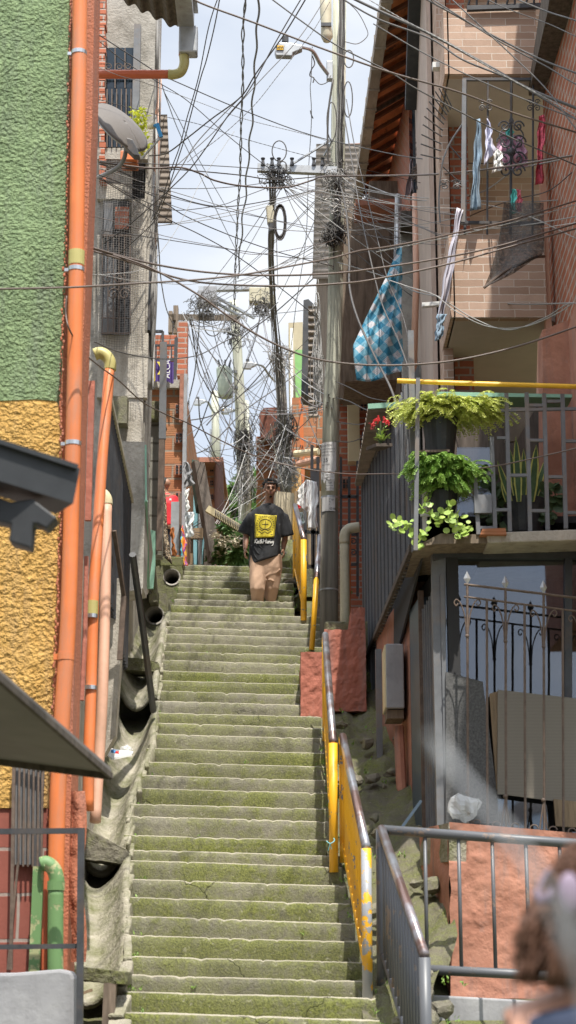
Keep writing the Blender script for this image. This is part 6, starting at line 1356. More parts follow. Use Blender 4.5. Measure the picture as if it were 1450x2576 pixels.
for k in range(16):
    x = 540 + k * 4.2; y = 1291 + (x - 540) * .6; q.tube([at(x + 3 * math.cos(a), y + 11 * math.sin(a), 26.5 - .07 * math.cos(a)) for a in [i * .7 for i in range(9)]], .008, 5, closed=True)
q.build('wound_wire', M('cable_black'), lf_)
# TV mast behind
q = MB(); c = [at(530, 1110, 52), at(554, 1110, 52)]
for x in (530, 554): q.tube([at(x, 1080, 52), at(x, 1160, 52)], .03, 5)
for k in range(5): q.tube([at(530, 1085 + k * 14, 52), at(554, 1099 + k * 14, 52)], .02, 4).tube([at(554, 1085 + k * 14, 52), at(530, 1099 + k * 14, 52)], .02, 4)
one(q, 'lattice_mast', M('galv'), 'faint lattice mast left of the thin far pole', 'mast')
# house behind the viewer seen mirrored in the big window
h = thing('mirrored_house', (3.5, -9, -1.6), 'house with corrugated roof mirrored in the big window glass', 'house')
MB().box((4.5, -10, .2), (9, 3, 3.6)).build('wall', M('dark_wood'), h)
q = MB(); q.sheet(lambda u, v: Vector((lerp(-.5, 9.5, u), lerp(-8.2, -10, v), 1.9 + u * 2.6 + v * .5 + .06 * math.sin(u * 90))), 180, 2, (0, 0, .04)); q.build('roof', M('dark_wood'), h)
# ================================================================= OVERHEAD CABLES
def cable(pts, Y, wpx, m, label=None, group=None, twist=False, name='cable', n=7, seg=6):
    Ys = Y if isinstance(Y, (list, tuple)) else [Y] * len(pts)
    if len(Ys) == 2 and len(pts) > 2: Ys = [lerp(Ys[0], Ys[1], i / (len(pts) - 1)) for i in range(len(pts))]
    ym = sum(Ys) / len(Ys); r = wpx * .5 * ym / F * .98
    P = crom([at(x, y, yy) for (x, y), yy in zip(pts, Ys)], n); mb = MB()
    if twist:
        ln = sum((P[i + 1] - P[i]).length for i in range(len(P) - 1)); N = max(20, int(ln / .035)); N = min(N, 500); Q = []; acc = 0; 
        cum = [0]
        for i in range(len(P) - 1): cum.append(cum[-1] + (P[i + 1] - P[i]).length)
        j = 0
        for k in range(N + 1):
            d = ln * k / N
            while j < len(cum) - 2 and cum[j + 1] < d: j += 1
            t_ = (d - cum[j]) / max(1e-6, cum[j + 1] - cum[j]); Q.append((P[j].lerp(P[j + 1], t_), (P[j + 1] - P[j]).normalized(), d))
        for ph in (0, math.pi):
            L_ = []
            for q, d, s in Q:
                a = s / (r * 26) * 2 * math.pi + ph; sx_ = d.cross(Vector((0, 1, .01))).normalized(); L_.append(q + sx_ * r * .62 * math.cos(a) + Vector((0, 1, 0)) * r * .62 * math.sin(a))
            mb.tube(L_, r * .55, 4, caps=False)
    else: mb.tube(P, r, seg)
    o = mb.build(name, M(m), None, smooth=True, fix=False)
    if label: tag(o, label, 'cable', group)
    return o
G1 = 'cables strung across the alley'
B, K, Gy, Wt = 'cable_brown', 'cable_black', 'cable_gray', 'cable_white'
cable([(-60, 729), (0, 727), (173, 723), (347, 713), (503, 703), (624, 689), (728, 670), (836, 649), (905, 631), (975, 621), (1085, 600), (1190, 576), (1294, 552), (1450, 505), (1560, 470)], [11.5, 15], 5.5, B, 'thick brown cable running level over green wall then rising right', G1)
cable([(947, 634), (1085, 606), (1190, 583), (1294, 559), (1450, 514), (1560, 480)], [15, 14.2], 3.5, Gy, 'thin grey twisted wire lashed under the rising brown cable', G1, True)
cable([(236, 624), (300, 643), (395, 666), (503, 683), (624, 692), (750, 692), (860, 686), (947, 675), (1096, 652), (1259, 618), (1450, 562), (1560, 530)], [13.2, 15], 5.5, B, 'upper of the two thick brown cables sagging from orange house corner', G1)
cable([(236, 632), (330, 660), (395, 684), (472, 705), (560, 715), (720, 720), (860, 713), (947, 702), (1120, 666), (1294, 618), (1450, 575), (1560, 545)], [13.25, 14.8], 5.5, B, 'lower of the two thick brown cables sagging from orange house corner', G1)
cable([(236, 628), (320, 652), (395, 682), (500, 742), (560, 785), (640, 838), (720, 878), (800, 904), (900, 917), (1020, 918), (1150, 906), (1300, 872), (1450, 822), (1560, 780)], [13.3, 14], 5.5, B, 'thick brown cable falling from left house to low sag across the pole', G1)
cable([(168, 745), (166, 790), (178, 835), (215, 890), (250, 921), (300, 958), (360, 1012), (430, 1048), (470, 1063), (560, 1110), (650, 1150), (760, 1178), (870, 1192), (970, 1192), (1100, 1190), (1250, 1172), (1450, 1128), (1560, 1100)], [12.3, 12.3, 12.3, 12.9, 13.3, 14, 15, 15.5, 16, 16.3, 16.5, 16.5, 16.3, 16, 15.3, 14.8, 14.4, 14.2], 4, B, 'lowest long brown wire looping off the orange downpipe to balcony plants', G1)
cable([(238, 860), (300, 885), (375, 900), (440, 902), (503, 892), (560, 862), (640, 820), (700, 760)], [13.4, 22], 3, K, 'dark wire leaving the olive elbow and curving up over brick balcony', G1)
cable([(480, -30), (489, 0), (645, 59), (819, 125), (975, 180), (1155, 232), (1294, 285), (1450, 333), (1560, 370)], [14, 14.5], 5.5, B, 'thick brown cable slanting from top of gutter down right past tan house', G1)
cable([(660, -20), (767, 59), (854, 118), (975, 178), (1051, 225), (1190, 298), (1294, 350), (1450, 416), (1560, 470)], [15, 15], 4, K, 'medium black cable slanting from top centre down to brick wall', G1)
GT = 'parallel cables across the top right corner'
for i, (pts, w_, lab) in enumerate([
    ([(835, -30), (947, 24), (1085, 87), (1224, 163), (1328, 222), (1450, 272), (1560, 320)], 9, 'thickest dark cable of the top right bundle'),
    ([(850, -10), (947, 46), (1085, 98), (1164, 150), (1294, 205), (1450, 300), (1560, 360)], 6, 'second dark cable running just below the thickest one'),
    ([(1030, -30), (1077, 0), (1251, 95), (1363, 150), (1450, 184), (1560, 230)], 6, 'dark cable crossing the upper tan parapet'),
    ([(1060, -20), (1120, 18), (1250, 100), (1380, 170), (1450, 212), (1560, 260)], 4.5, 'slimmer cable under the one crossing the upper parapet'),
    ([(1110, -30), (1155, 15), (1300, 150), (1380, 230), (1450, 325), (1540, 420)], 4, 'steep black cable crossing all others before the tan house'),
    ([(1250, -30), (1294, -5), (1380, 30), (1450, 52), (1560, 95)], 5, 'highest cable in the extreme top right corner'),
    ([(1180, -30), (1260, 15), (1380, 60), (1450, 92), (1560, 140)], 3, 'thin cable second from the top right corner'),
    ([(930, 0), (1020, 52), (1130, 110), (1250, 180), (1380, 250), (1450, 290), (1560, 350)], 3.5, 'pale twisted cable inside the top right bundle'),
    ([(940, 60), (1060, 130), (1190, 195), (1320, 250), (1450, 300), (1560, 350)], 4, 'lowest cable of the top right bundle passing the balcony ceiling')]):
    cable(pts, [16 - i * .2, 14.2 - i * .15], w_, K if i != 7 else Gy, lab, GT, twist=(i == 7))
G2 = 'wires dropping from the top of the sky'
def wav(x0, pts, a, per, ph=0): return [(x + a * math.sin(y / per + ph), y) for x, y in pts]
def dense(pts, st=14):
    o = []; 
    for (x0, y0), (x1, y1) in zip(pts, pts[1:]):
        n = max(1, int(abs(y1 - y0) / st)); o += [(lerp(x0, x1, i / n), lerp(y0, y1, i / n)) for i in range(n)]
    return o + [pts[-1]]
cable(wav(0, dense([(619, -20), (613, 70), (612, 208), (608, 312), (604, 451), (600, 503), (595, 607), (592, 697), (590, 790)]), 2.2, 11), [20, 36], 3.5, K, 'wavy black drop wire near the sky centre, left strand', G2, n=3)
cable(wav(0, dense([(621, -20), (610, 70), (611, 208), (606, 312), (605, 451), (600, 503), (596, 607), (591, 697), (590, 790)]), 2.2, 11, 3), [20, 36], 3, K, 'second strand wound round the left wavy drop wire', G2, n=3)
cable(wav(0, dense([(650, -20), (650, 42), (645, 104), (642, 173), (637, 243), (634, 310), (625, 399), (617, 503), (610, 560), (604, 640), (598, 700)]), 2.6, 15), [20, 34], 5, K, 'thick wavy black drop cable right of the thin pair', G2, n=3)
cable([(556, -20), (541, 62), (520, 150), (506, 194), (479, 295), (466, 345), (440, 425), (415, 500), (385, 560), (300, 640)], [16, 19], 3.2, K, 'black wire slanting from top to left house, right one of a pair', G2)
cable([(560, -20), (547, 0), (525, 70), (500, 194), (470, 300), (452, 370), (430, 430), (402, 520), (380, 560)], [16, 19], 3, K, 'black wire slanting from top to left house, left one of a pair', G2)
cable([(780, -20), (715, 87), (645, 184), (607, 243), (534, 298), (472, 347), (420, 385), (376, 392)], [18, 19.4], 4, K, 'black cable from top centre curving to concrete house beside dish', G2)
cable([(768, -20), (700, 95), (628, 225), (575, 290), (520, 370), (472, 432), (395, 505), (320, 570), (262, 612)], [18, 19], 3.4, K, 'straight black cable from top centre down to netted window', G2)
cable([(822, -10), (777, 62), (732, 121), (663, 194), (603, 260), (540, 330), (472, 392), (430, 430)], [21, 20], 2.6, K, 'thin wire passing behind the street lamp toward the left', G2)
cable([(830, 5), (790, 75), (740, 140), (700, 190), (640, 265), (560, 340), (500, 385), (472, 408)], [21, 20], 2.2, K, 'thin twisted wire below the one behind the street lamp', G2, True)
cable([(786, 118), (783, 200), (781, 222), (784, 300), (776, 440), (770, 600), (745, 770), (730, 900)], [21.8, 30], 2, K, 'long thin hanging wire below the lamp arm', G2)
cable([(786, 140), (792, 160), (784, 175), (780, 190), (790, 196), (788, 208)], 21.6, 3.5, K, 'small knotted wire dangling from the lamp arm', G2)
cable([(781, 278), (784, 290), (788, 298), (782, 284)], 21.6, 3, K, 'tiny wire knot hanging below the lamp arm wire', G2)
cable([(788, 195), (806, 212), (826, 205), (832, 190)], 21.7, 2.5, K, 'slack loop between lamp arm knot and pole', G2)
G3 = 'wires from the left houses to the main pole'
L3 = [
 ([(-20, 40), (0, 47), (173, 128), (228, 160), (300, 190), (364, 208), (503, 258), (611, 298), (784, 342), (840, 362)], [11.8, 21.5], 2.6, Gy, 'twisted grey wire crossing green wall and orange pipe near top', True),
 ([(250, 88), (330, 140), (399, 184), (472, 218), (611, 277), (784, 340), (975, 385), (1085, 402), (1224, 411), (1450, 392), (1540, 380)], [18, 22, 15], 3.2, K, 'black wire from roof overhang past dish to tan balcony', False),
 ([(250, 104), (318, 158), (400, 208), (470, 252), (560, 330), (640, 395), (700, 440)], [18, 22], 2.4, K, 'thin wire from the roof overhang down to the crossarm', False),
 ([(248, 250), (400, 290), (503, 313), (600, 345), (784, 395), (975, 440), (1100, 470)], [18, 20], 2.2, K, 'thin wire from above the dish to the tiled eave', True),
 ([(250, 408), (375, 423), (451, 421), (503, 436), (541, 454), (611, 468), (715, 472), (784, 454), (819, 444), (975, 442), (1085, 439), (1190, 430), (1294, 416), (1450, 390), (1540, 376)], [18.5, 21, 14.5], 5.5, B, 'thick brown cable sagging at crossarm height from dish to brick wall', False),
 ([(250, 412), (330, 425), (400, 424), (470, 428), (600, 440), (700, 452), (840, 440)], [18.6, 21.9], 3.5, K, 'black cable bundled with the thick brown one beside the dish', False),
 ([(252, 405), (400, 413), (503, 415), (650, 424), (720, 428)], [18.6, 21.9], 2.4, K, 'thin straight wire just above crossarm level from the dish', False),
 ([(250, 412), (300, 430), (375, 465), (451, 498), (560, 520), (700, 500), (820, 470)], [18.6, 21.9], 3.2, K, 'black wire dipping under the crossarm from dish corner', False),
 ([(250, 440), (330, 470), (400, 500), (470, 545), (600, 600), (720, 640), (840, 670)], [18.6, 21.9], 2.8, K, 'wire crossing the netted wall then falling right to pole', False),
 ([(250, 448), (320, 490), (420, 550), (503, 590), (590, 640), (700, 720), (800, 800)], [18.6, 22], 2.8, K, 'steep wire from dish corner crossing sky to lower pole', False),
 ([(250, 445), (350, 500), (420, 525), (470, 528), (560, 515), (600, 500), (680, 470)], [18.6, 22], 2.4, K, 'wire sagging left of the splice case', False),
 ([(240, 545), (300, 560), (400, 590), (472, 606), (560, 622), (650, 640), (800, 615), (850, 600)], [13.4, 22], 2.6, 'cable_brown', 'reddish twisted wire from orange corner toward the pole', True),
 ([(255, 580), (400, 600), (472, 611), (600, 630), (760, 650), (840, 640)], [18.6, 22], 2.2, K, 'thin wire under the reddish twisted one', False),
 ([(-20, 660), (0, 664), (100, 683), (200, 690), (300, 688), (370, 670), (430, 600), (470, 530), (510, 450), (590, 330)], [12, 20], 2.4, Gy, 'grey twisted wire over the olive coupling curving up into sky', True),
 ([(245, 690), (330, 705), (450, 715), (503, 712), (620, 690), (760, 650), (860, 630)], [13.4, 21.8], 2.2, Gy, 'twisted grey wire just below the long level brown cable', True),
 ([(400, 190), (420, 250), (450, 330), (503, 440), (560, 560), (600, 640)], [20, 34], 2.4, K, 'thin wire falling steeply right of the corrugated sheet', False),
 ([(415, 235), (450, 300), (500, 400), (560, 505), (600, 575)], [20, 34], 2.2, K, 'second thin steep wire right of the corrugated sheet', False),
 ([(380, 700), (390, 600), (400, 520), (460, 415), (503, 350), (600, 250)], [19.5, 20], 3.2, K, 'black wire rising from the cable riser of concrete house', False),
 ([(395, 560), (401, 640), (405, 700), (420, 780), (445, 830), (470, 850)], [19.8, 32], 3, K, 'wire hanging off house edge toward timber crossarm', False),
]
for pts, Ys, w_, m_, lab, tw in L3:
    if len(Ys) == 3: n_ = len(pts); Ys = [interp([(0, Ys[0]), (.5, Ys[1]), (1, Ys[2])], i / (n_ - 1)) for i in range(n_)]
    cable(pts, Ys, w_, m_, lab, G3, tw)
G4 = 'wires from the main pole to the right houses'
L4 = [
 ([(850, 435), (900, 455), (960, 480), (1020, 500), (1095, 505), (1150, 500), (1220, 480), (1294, 430), (1370, 410), (1450, 395)], [22, 16], 4, Gy, 'bundled grey cable hooking under the ironwork balcony', False),
 ([(853, 440), (900, 470), (1000, 490), (1100, 500), (1300, 508), (1450, 500), (1540, 495)], [22, 15], 3, Gy, 'grey wire running level below the lower ironwork', False),
 ([(850, 470), (950, 485), (1050, 503), (1200, 512), (1320, 540), (1450, 600)], [22, 15], 2.6, Gy, 'pale wire from the pole to the shade net', False),
 ([(850, 520), (900, 540), (1000, 560), (1100, 575), (1200, 578), (1330, 565), (1450, 545)], [22, 15], 2.6, Gy, 'grey wire under the rising brown cable at the right', False),
 ([(1450, 560), (1400, 568), (1330, 580), (1200, 592), (1085, 593), (950, 570), (860, 540)], [15, 22], 2, Wt, 'thin white wire crossing the lower tan parapet', False),
 ([(850, 660), (950, 690), (1000, 710), (1050, 735), (1150, 752), (1300, 765), (1450, 762), (1540, 760)], [22, 14.8], 4, Gy, 'grey cable passing level before the bottom of the tan parapet', False),
 ([(980, 705), (1030, 722), (1100, 745), (1190, 800), (1280, 830), (1370, 800), (1440, 762), (1500, 790)], [18, 15], 3.5, Gy, 'grey cable sagging deeply before the tan soffit', False),
 ([(1100, 745), (1150, 785), (1230, 822), (1320, 822), (1400, 790), (1440, 764)], [16.5, 15], 3, Gy, 'second cable of the deep sag before the tan soffit', False),
 ([(1560, 340), (1450, 425), (1380, 480), (1300, 500), (1240, 520), (1180, 545), (1120, 580), (1000, 620), (880, 640)], [14.5, 22], 3, K, 'black wire from right edge down past shade net to the pole', False),
 ([(850, 440), (870, 520), (880, 640), (880, 720), (900, 800), (945, 900), (985, 980), (1010, 1060)], [22, 17], 6.5, K, 'heavy black cable slanting down over the checked cloth', False),
 ([(868, 300), (885, 400), (905, 520), (930, 640), (960, 760), (1000, 850), (1030, 930)], [22, 17], 4, K, 'black cable falling from pole behind the tiled eave to cloth', False),
 ([(872, 250), (893, 370), (920, 480), (950, 600), (975, 700), (1012, 790), (1030, 860)], [22, 17.5], 3, K, 'second black cable falling beside the tiled eave', False),
 ([(846, 1000), (880, 1010), (920, 1030), (960, 1040)], [22, 20], 3, K, 'short black wire from pole to canopy top', False),
 ([(846, 1060), (900, 1068), (930, 1060), (960, 1045)], [22, 20], 2.6, K, 'short black wire from pole rising to the canopy', False),
 ([(843, 1110), (880, 1112), (915, 1100), (940, 1085)], [22, 21], 2.6, K, 'short black wire from pole just above the torn poster', False),
 ([(846, 960), (880, 975), (930, 1000), (980, 1010)], [22, 20], 2.6, K, 'short black wire from pole below the checked cloth', False),
 ([(870, 0), (900, 30), (920, 66), (925, 90), (900, 110), (868, 105)], 22, 2.4, K, 'round loop of thin wire beside the splice box', False),
]
for pts, Ys, w_, m_, lab, tw in L4: cable(pts, Ys, w_, m_, lab, G4, tw)
# cables strapped down the main pole
G5 = 'cables strapped down the main pole'
for i in range(9):
    r = random.Random(100 + i); x0 = 851 + i * 1.6; pts = [(x0 + r.uniform(-3, 3) + interp([(0, 4), (430, -2), (600, -8)], y), y) for y in range(-40, 440 + r.randrange(0, 180), 60)]
    cable(pts, 22.2 - .12 - r.uniform(0, .05), r.uniform(2.6, 4.5), r.choice([K, K, Gy]), 'dark cable strapped down the front of the main pole', G5)
cable([(838, 200), (826, 290), (826, 400), (838, 430)], 22.05, 5.5, K, 'thick black cable bowing off the left side of the main pole', G5)
for (cx_, cy_, rx_, ry_, Y, lab) in [(876, 250, 11, 45, 21.9, 'tall wire loop hanging at the right of the main pole below the lamp arm'), (835, 305, 12, 48, 21.9, 'wire loop left of the pole under the lamp bracket'), (878, 148, 12, 22, 21.9, 'rolled cable loop right of the pole near lamp height'), (703, 380, 18, 26, 22, 'single wire ring standing above the crossarm'), (712, 420, 10, 14, 22, 'small wire ring on the crossarm')]:
    mb = MB().tube([at(cx_ + rx_ * math.cos(a * .3), cy_ + ry_ * math.sin(a * .3), Y) for a in range(21)], .008, 5, closed=True)
    one(mb, 'wire_loop', M('cable_black'), lab, 'wire loop', 'wire loops round the main pole', smooth=True)
# bundle falling from the crossarm to the cable wrapped pole
G6 = 'bundle of drop cables under the crossarm'
for i in range(8):
    r = random.Random(200 + i); o_ = (i - 4) * 1.3
    pts = [(690 + o_ * 2.2, 430), (686 + o_ * 1.0, 520), (683 + o_ * 1.3, 600), (684 + o_ * 1.2, 660), (688 + o_ * 1.6, 760), (697 + o_ * 2, 860), (706 + o_ * 2.4, 960), (714 + o_ * 2.2, 1080), (720 + o_ * 2.8, 1200)]
    pts = [(x + r.uniform(-2, 2), y) for x, y in pts]
    cable(pts[:r.choice([7, 8, 9])], [22, 32.5], r.uniform(2.2, 3.6), r.choice([K, K, Gy]), 'dark drop cable in the bundle hanging under the crossarm', G6)
# wires spreading between the far poles
def span(a, b, sag, n=6): return [(lerp(a[0], b[0], i / n), lerp(a[1], b[1], i / n) + sag * 4 * (i / n) * (1 - i / n)) for i in range(n + 1)]
nodes = [((700, 455), 22), ((842, 450), 22), ((845, 580), 22), ((592, 790), 37), ((520, 770), 34.8), ((655, 745), 34.8), ((700, 900), 32.6), ((712, 1050), 32.6), ((720, 1160), 32.4), ((608, 1030), 37.8), ((612, 1130), 37.8), ((545, 1040), 45), ((470, 800), 33.5), ((835, 1010), 22), ((470, 1080), 26), ((800, 1130), 25.5)]
GW = {0: ('fine dark wire fanning out under the crossarm', 'fine wires fanning out under the crossarm'), 1: ('fine wire strung between the far poles', 'fine wires strung between the far poles'), 2: ('fine wire in the web low behind the walking man', 'fine wires in the low web behind the man')}
r = random.Random(77)
def rl(mb_): return r.choice([K, K, K, Gy, Gy, B])
for i in range(46):
    a, Ya = r.choice(nodes[:3]); tx = r.choice([(250, r.uniform(400, 480), 18.6), (398, r.uniform(480, 760), 19.8), (1040, r.uniform(520, 760), 20.5), (1010, r.uniform(560, 700), 21), (700, r.uniform(620, 900), 30), (1160, r.uniform(500, 620), 17), (590, r.uniform(680, 780), 36), (840, r.uniform(560, 760), 22), (470, r.uniform(760, 830), 33), (900, r.uniform(560, 760), 23)])
    cable(span((a[0] + r.uniform(-12, 12), a[1] + r.uniform(-12, 16)), tx[:2], r.uniform(2, 26)), [Ya, tx[2]], r.uniform(1.5, 2.4), rl(0), GW[0][0], GW[0][1], r.random() < .15, n=3, seg=4)
for i in range(64):
    a, Ya = r.choice(nodes[3:14]); b, Yb = r.choice(nodes[3:16])
    if (a[0] - b[0]) ** 2 + (a[1] - b[1]) ** 2 < 3600: b, Yb = (r.uniform(470, 800), r.uniform(760, 1250)), r.uniform(27, 40)
    sg = r.choice([r.uniform(0, 15), r.uniform(10, 70)])
    cable(span((a[0] + r.uniform(-14, 14), a[1] + r.uniform(-20, 20)), (b[0] + r.uniform(-14, 14), b[1] + r.uniform(-20, 20)), sg), [Ya, Yb], r.uniform(1.4, 2.6), rl(0), GW[1][0], GW[1][1], n=3, seg=4)
for i in range(56):
    a = (r.choice([612, 720, 715, 622]) + r.uniform(-8, 8), r.uniform(1060, 1260)); b = r.choice([(r.uniform(480, 560), r.uniform(1100, 1420)), (r.uniform(740, 810), r.uniform(1050, 1260)), (r.uniform(540, 640), r.uniform(1260, 1420)), (r.uniform(650, 720), r.uniform(1020, 1230))])
    cable(span(a, b, r.uniform(0, 30)), [r.uniform(30, 34), r.uniform(27, 31)], r.uniform(1.1, 1.8), r.choice([K, K, Gy, Gy, Wt, B]), GW[2][0], GW[2][1], n=3, seg=4)
for i, (pts, lab) in enumerate([
    ([(800, 690), (700, 780), (600, 860), (545, 960), (500, 1080), (455, 1150)], 'long thin wire falling diagonally from pole to hollow brick wall'),
    ([(460, 1150), (520, 1130), (560, 1090), (620, 1030), (720, 960), (800, 900)], 'long thin wire rising diagonally from brick wall to pole'),
    ([(500, 1000), (505, 1060), (530, 1120), (548, 1155), (562, 1130), (580, 1050), (590, 960)], 'deep U shaped slack wire left of the transformer pole'),
    ([(480, 800), (488, 860), (500, 930), (515, 960), (530, 985), (560, 1000), (590, 960)], 'slack wire looping under the round transformer'),
    ([(503, 770), (500, 840), (490, 940), (475, 1010), (468, 1080)], 'thick wire hanging from the left equipment box'),
    ([(510, 770), (516, 830), (540, 845), (562, 820), (566, 780)], 'ribbed slack loop under the left equipment box'),
    ([(660, 770), (640, 860), (600, 960), (560, 1020), (520, 1070)], 'wire curving left from the right equipment box'),
    ([(455, 1060), (520, 1050), (560, 1030), (600, 1000), (640, 960), (690, 900)], 'pair wire sweeping from brick corner up to the wrapped pole')]):
    cable(pts, [30 + i * .5, 33], 3.2, K, lab, 'slack wires between the far poles')
# nests of wire that cannot be counted
def nest(name_label, c, Y, rx_, ry_, n, seed, wpx=2.0, m='cable_black', stubs=0):
    r = random.Random(seed); mb = MB()
    for i in range(n):
        x, y = c[0] + r.gauss(0, rx_ * .45), c[1] + r.gauss(0, ry_ * .45); a0 = r.uniform(0, 6.28); k = r.uniform(3, 6); R1, R2 = r.uniform(4, rx_ * .8), r.uniform(5, ry_ * .5); dz = r.uniform(-.2, .2)
        P = [at(x + R1 * math.cos(a0 + k * j / 12), y + R2 * math.sin(a0 + k * j / 12) + j * r.uniform(-1, 1), Y + dz + .05 * math.sin(j)) for j in range(13)]
        mb.tube(P, wpx * .5 * Y / F, 4, caps=False)
    for i in range(stubs):
        a = r.uniform(0, 6.28); l_ = r.uniform(12, 38); x, y = c[0] + r.uniform(-rx_, rx_) * .4, c[1] + r.uniform(-ry_, ry_) * .5
        mb.tube([at(x, y, Y), at(x + l_ * math.cos(a) * .5, y + l_ * math.sin(a) * .4, Y), at(x + l_ * math.cos(a), y + l_ * math.sin(a) * .8 + 4, Y)], wpx * .5 * Y / F, 4)
    return tag(mb.build('wire_tangle', M(m), smooth=True, fix=False), name_label, 'wire tangle', None, 'stuff')
nest('tangle of black wires round the insulators of the crossarm', (690, 445), 22.0, 34, 24, 46, 1)
nest('tangle of wires knotted where the crossarm meets the main pole', (842, 450), 22.0, 30, 40, 50, 2, 2.0, 'cable_gray', 8)
nest('pale cut wire ends sticking out of the main pole', (848, 520), 22.0, 30, 26, 12, 3, 2.6, 'cable_white', 22)
nest('black scorched wire nest on the main pole', (842, 588), 21.98, 27, 24, 90, 4, 2.2)
nest('tangle of wires under the left equipment box', (520, 775), 34.5, 34, 34, 46, 5)
nest('tangle of wires at the top of the transformer pole', (592, 830), 37, 26, 50, 40, 6)
nest('tangle of wires round the right equipment box', (660, 770), 34.5, 30, 34, 36, 7)
nest('spiky tangle of wire ends on the cable wrapped pole', (706, 905), 32.5, 28, 34, 30, 8, 2.0, 'cable_gray', 44)
nest('dense wire tangle halfway down the cable wrapped pole', (718, 1090), 32.4, 26, 60, 100, 9, 2.0, 'cable_black', 20)
nest('grey wire tangle low on the cable wrapped pole', (722, 1190), 32.3, 30, 44, 70, 10, 2.0, 'cable_gray', 14)
nest('dense tangle of wires on the pale far poles', (618, 1120), 37.6, 24, 60, 90, 11, 2.0, 'cable_black', 18)
nest('tangle of pale wires above the flowering bush', (618, 1215), 37.4, 26, 50, 60, 12, 2.0, 'cable_gray', 14)
nest('spray of thin wires before the blue doorway', (470, 1335), 26.5, 6, 6, 2, 13, 1.6, 'cable_black', 0)
mb = MB(); r = random.Random(5)
for i in range(26):
    a = r.uniform(-1.2, 1.3); l_ = r.uniform(14, 46); mb.tube([at(469, 1335, 26.4), at(469 + l_ * math.cos(a), 1335 + l_ * math.sin(a), 26.4)], .0045, 4)
tag(mb.build('wire_tangle', M('cable_black'), fix=False), 'burst of thin wires fanning from the hollow brick corner', 'wire tangle', None, 'stuff')
nest('vertical bundle of wires along the dark boarded house', (800, 900), 27, 10, 150, 60, 14, 2.0, 'cable_gray')
# blurred cable very close to the viewer
c_ = MB().tube(crom([at(1080, 1850, 1.2), at(1112, 1895, 1.2), at(1160, 1955, 1.18), at(1230, 2040, 1.1), at(1340, 2180, 1.05), at(1400, 2310, 1.05), at(1455, 2440, 1.05), at(1500, 2620, 1.05), Vector((.33, 1.0, -1.0))], 8), [.0042 if i < 14 else .0024 for i in range(65)], 12)
one(c_, 'near_cable', mat('pale_grey', (.20, .205, .21), .8, .05), 'blurred grey cord curving close to the viewer at right', 'cord', smooth=True)
# cables over the street behind the viewer, mirrored in the window
for i in range(7): 
    P = [Vector((-4, -5 - i * .3, 4.4 - i * .35)), Vector((2, -5.2 - i * .3, 4.0 + i * .1)), Vector((9, -6 - i * .3, 6.2 - i * .3))]
    tag(MB().tube(crom(P, 8), .03, 6).build('cable', M(K)), 'cable over the street, mirrored in the big window', 'cable', 'cables mirrored in the window')
# ================================================================= PEOPLE
skin_d = mat('dark_skin', (.31, .16, .10), .5, .12, 8, .1, 90, .002, spec=.5)
skin_l = mat('light_skin', (.42, .22, .15), .5, .1, 8)
hair_b = mat('black_hair', (.012, .010, .009), .6, .3, 40, .6, 90, .006)
def capsule(mb, pts, rs, n=14): return mb.tube(crom(pts, 5), [interp([(i / (len(pts) - 1), r) for i, r in enumerate(rs)], k / ((len(pts) - 1) * 5)) for k in range((len(pts) - 1) * 5 + 1)], n)
def finish(mb, name, m, parent, vox=.008, sm=6):
    o = mb.build(name, m, parent, smooth=True)
    rm = o.modifiers.new('remesh', 'REMESH'); rm.mode = 'VOXEL'; rm.voxel_size = vox; rm.use_smooth_shade = True
    s = o.modifiers.new('smooth', 'SMOOTH'); s.factor = .5; s.iterations = sm; return o
def hand(mb, wr, down, out, fwd, s=1.0, curl=.5):
    """palm and five separate fingers; down = along the hand, out = thumb side, fwd = palm normal"""
    down, out, fwd = down.normalized(), out.normalized(), fwd.normalized(); c = wr + down * .045 * s
    R = Matrix((out, fwd, down)).transposed(); mb.ell(c, (.037 * s, .017 * s, .052 * s), 12, 8, R)
    for i, l_ in enumerate((.068, .077, .072, .056)):
        b_ = wr + down * .085 * s + out * (.027 - .018 * i) * s; p = [b_]; d = down.copy()
        for k in range(3):
            d = (d + fwd * curl * (.45 + .25 * k)).normalized(); p.append(p[-1] + d * l_ * s / 3)
        mb.tube(p, [.0092 * s, .0088 * s, .0082 * s, .0070 * s], 8)
    t0 = wr + down * .025 * s + out * .030 * s; t1 = t0 + (down * .6 + out * .6 + fwd * .3).normalized() * .034 * s; t2 = t1 + (down * .9 + out * .15 + fwd * .4).normalized() * .030 * s
    mb.tube([t0 - out * .012, t0, t1, t2], [.012 * s, .0115 * s, .0105 * s, .0085 * s], 8)
def head(mb, c, s=1.0, R=Matrix.Identity(3)):
    P = lambda x, y, z: c + R @ Vector((x, y, z)) * s
    E = lambda x, y, z, a, b_, d: mb.ell(P(x, y, z), (a * s, b_ * s, d * s), 14, 10, R)
    E(0, .012, .035, .074, .092, .085); E(0, -.006, -.035, .058, .070, .075); E(0, -.028, -.078, .033, .036, .032)   # skull, face, chin
    E(-.038, -.040, -.025, .022, .030, .030); E(.038, -.040, -.025, .022, .030, .030)                                   # cheeks
    E(0, -.072, .026, .052, .016, .012)                                                                                  # brow ridge
    mb.tube([P(0, -.078, .018), P(0, -.094, -.010), P(0, -.103, -.026)], [.009 * s, .012 * s, .015 * s], 8); E(-.014, -.088, -.028, .010, .012, .008); E(.014, -.088, -.028, .010, .012, .008)
    E(0, -.080, -.052, .024, .014, .008); E(0, -.078, -.064, .021, .014, .008)
    for k in (-1, 1): E(k * .076, .012, -.008, .008, .019, .030)
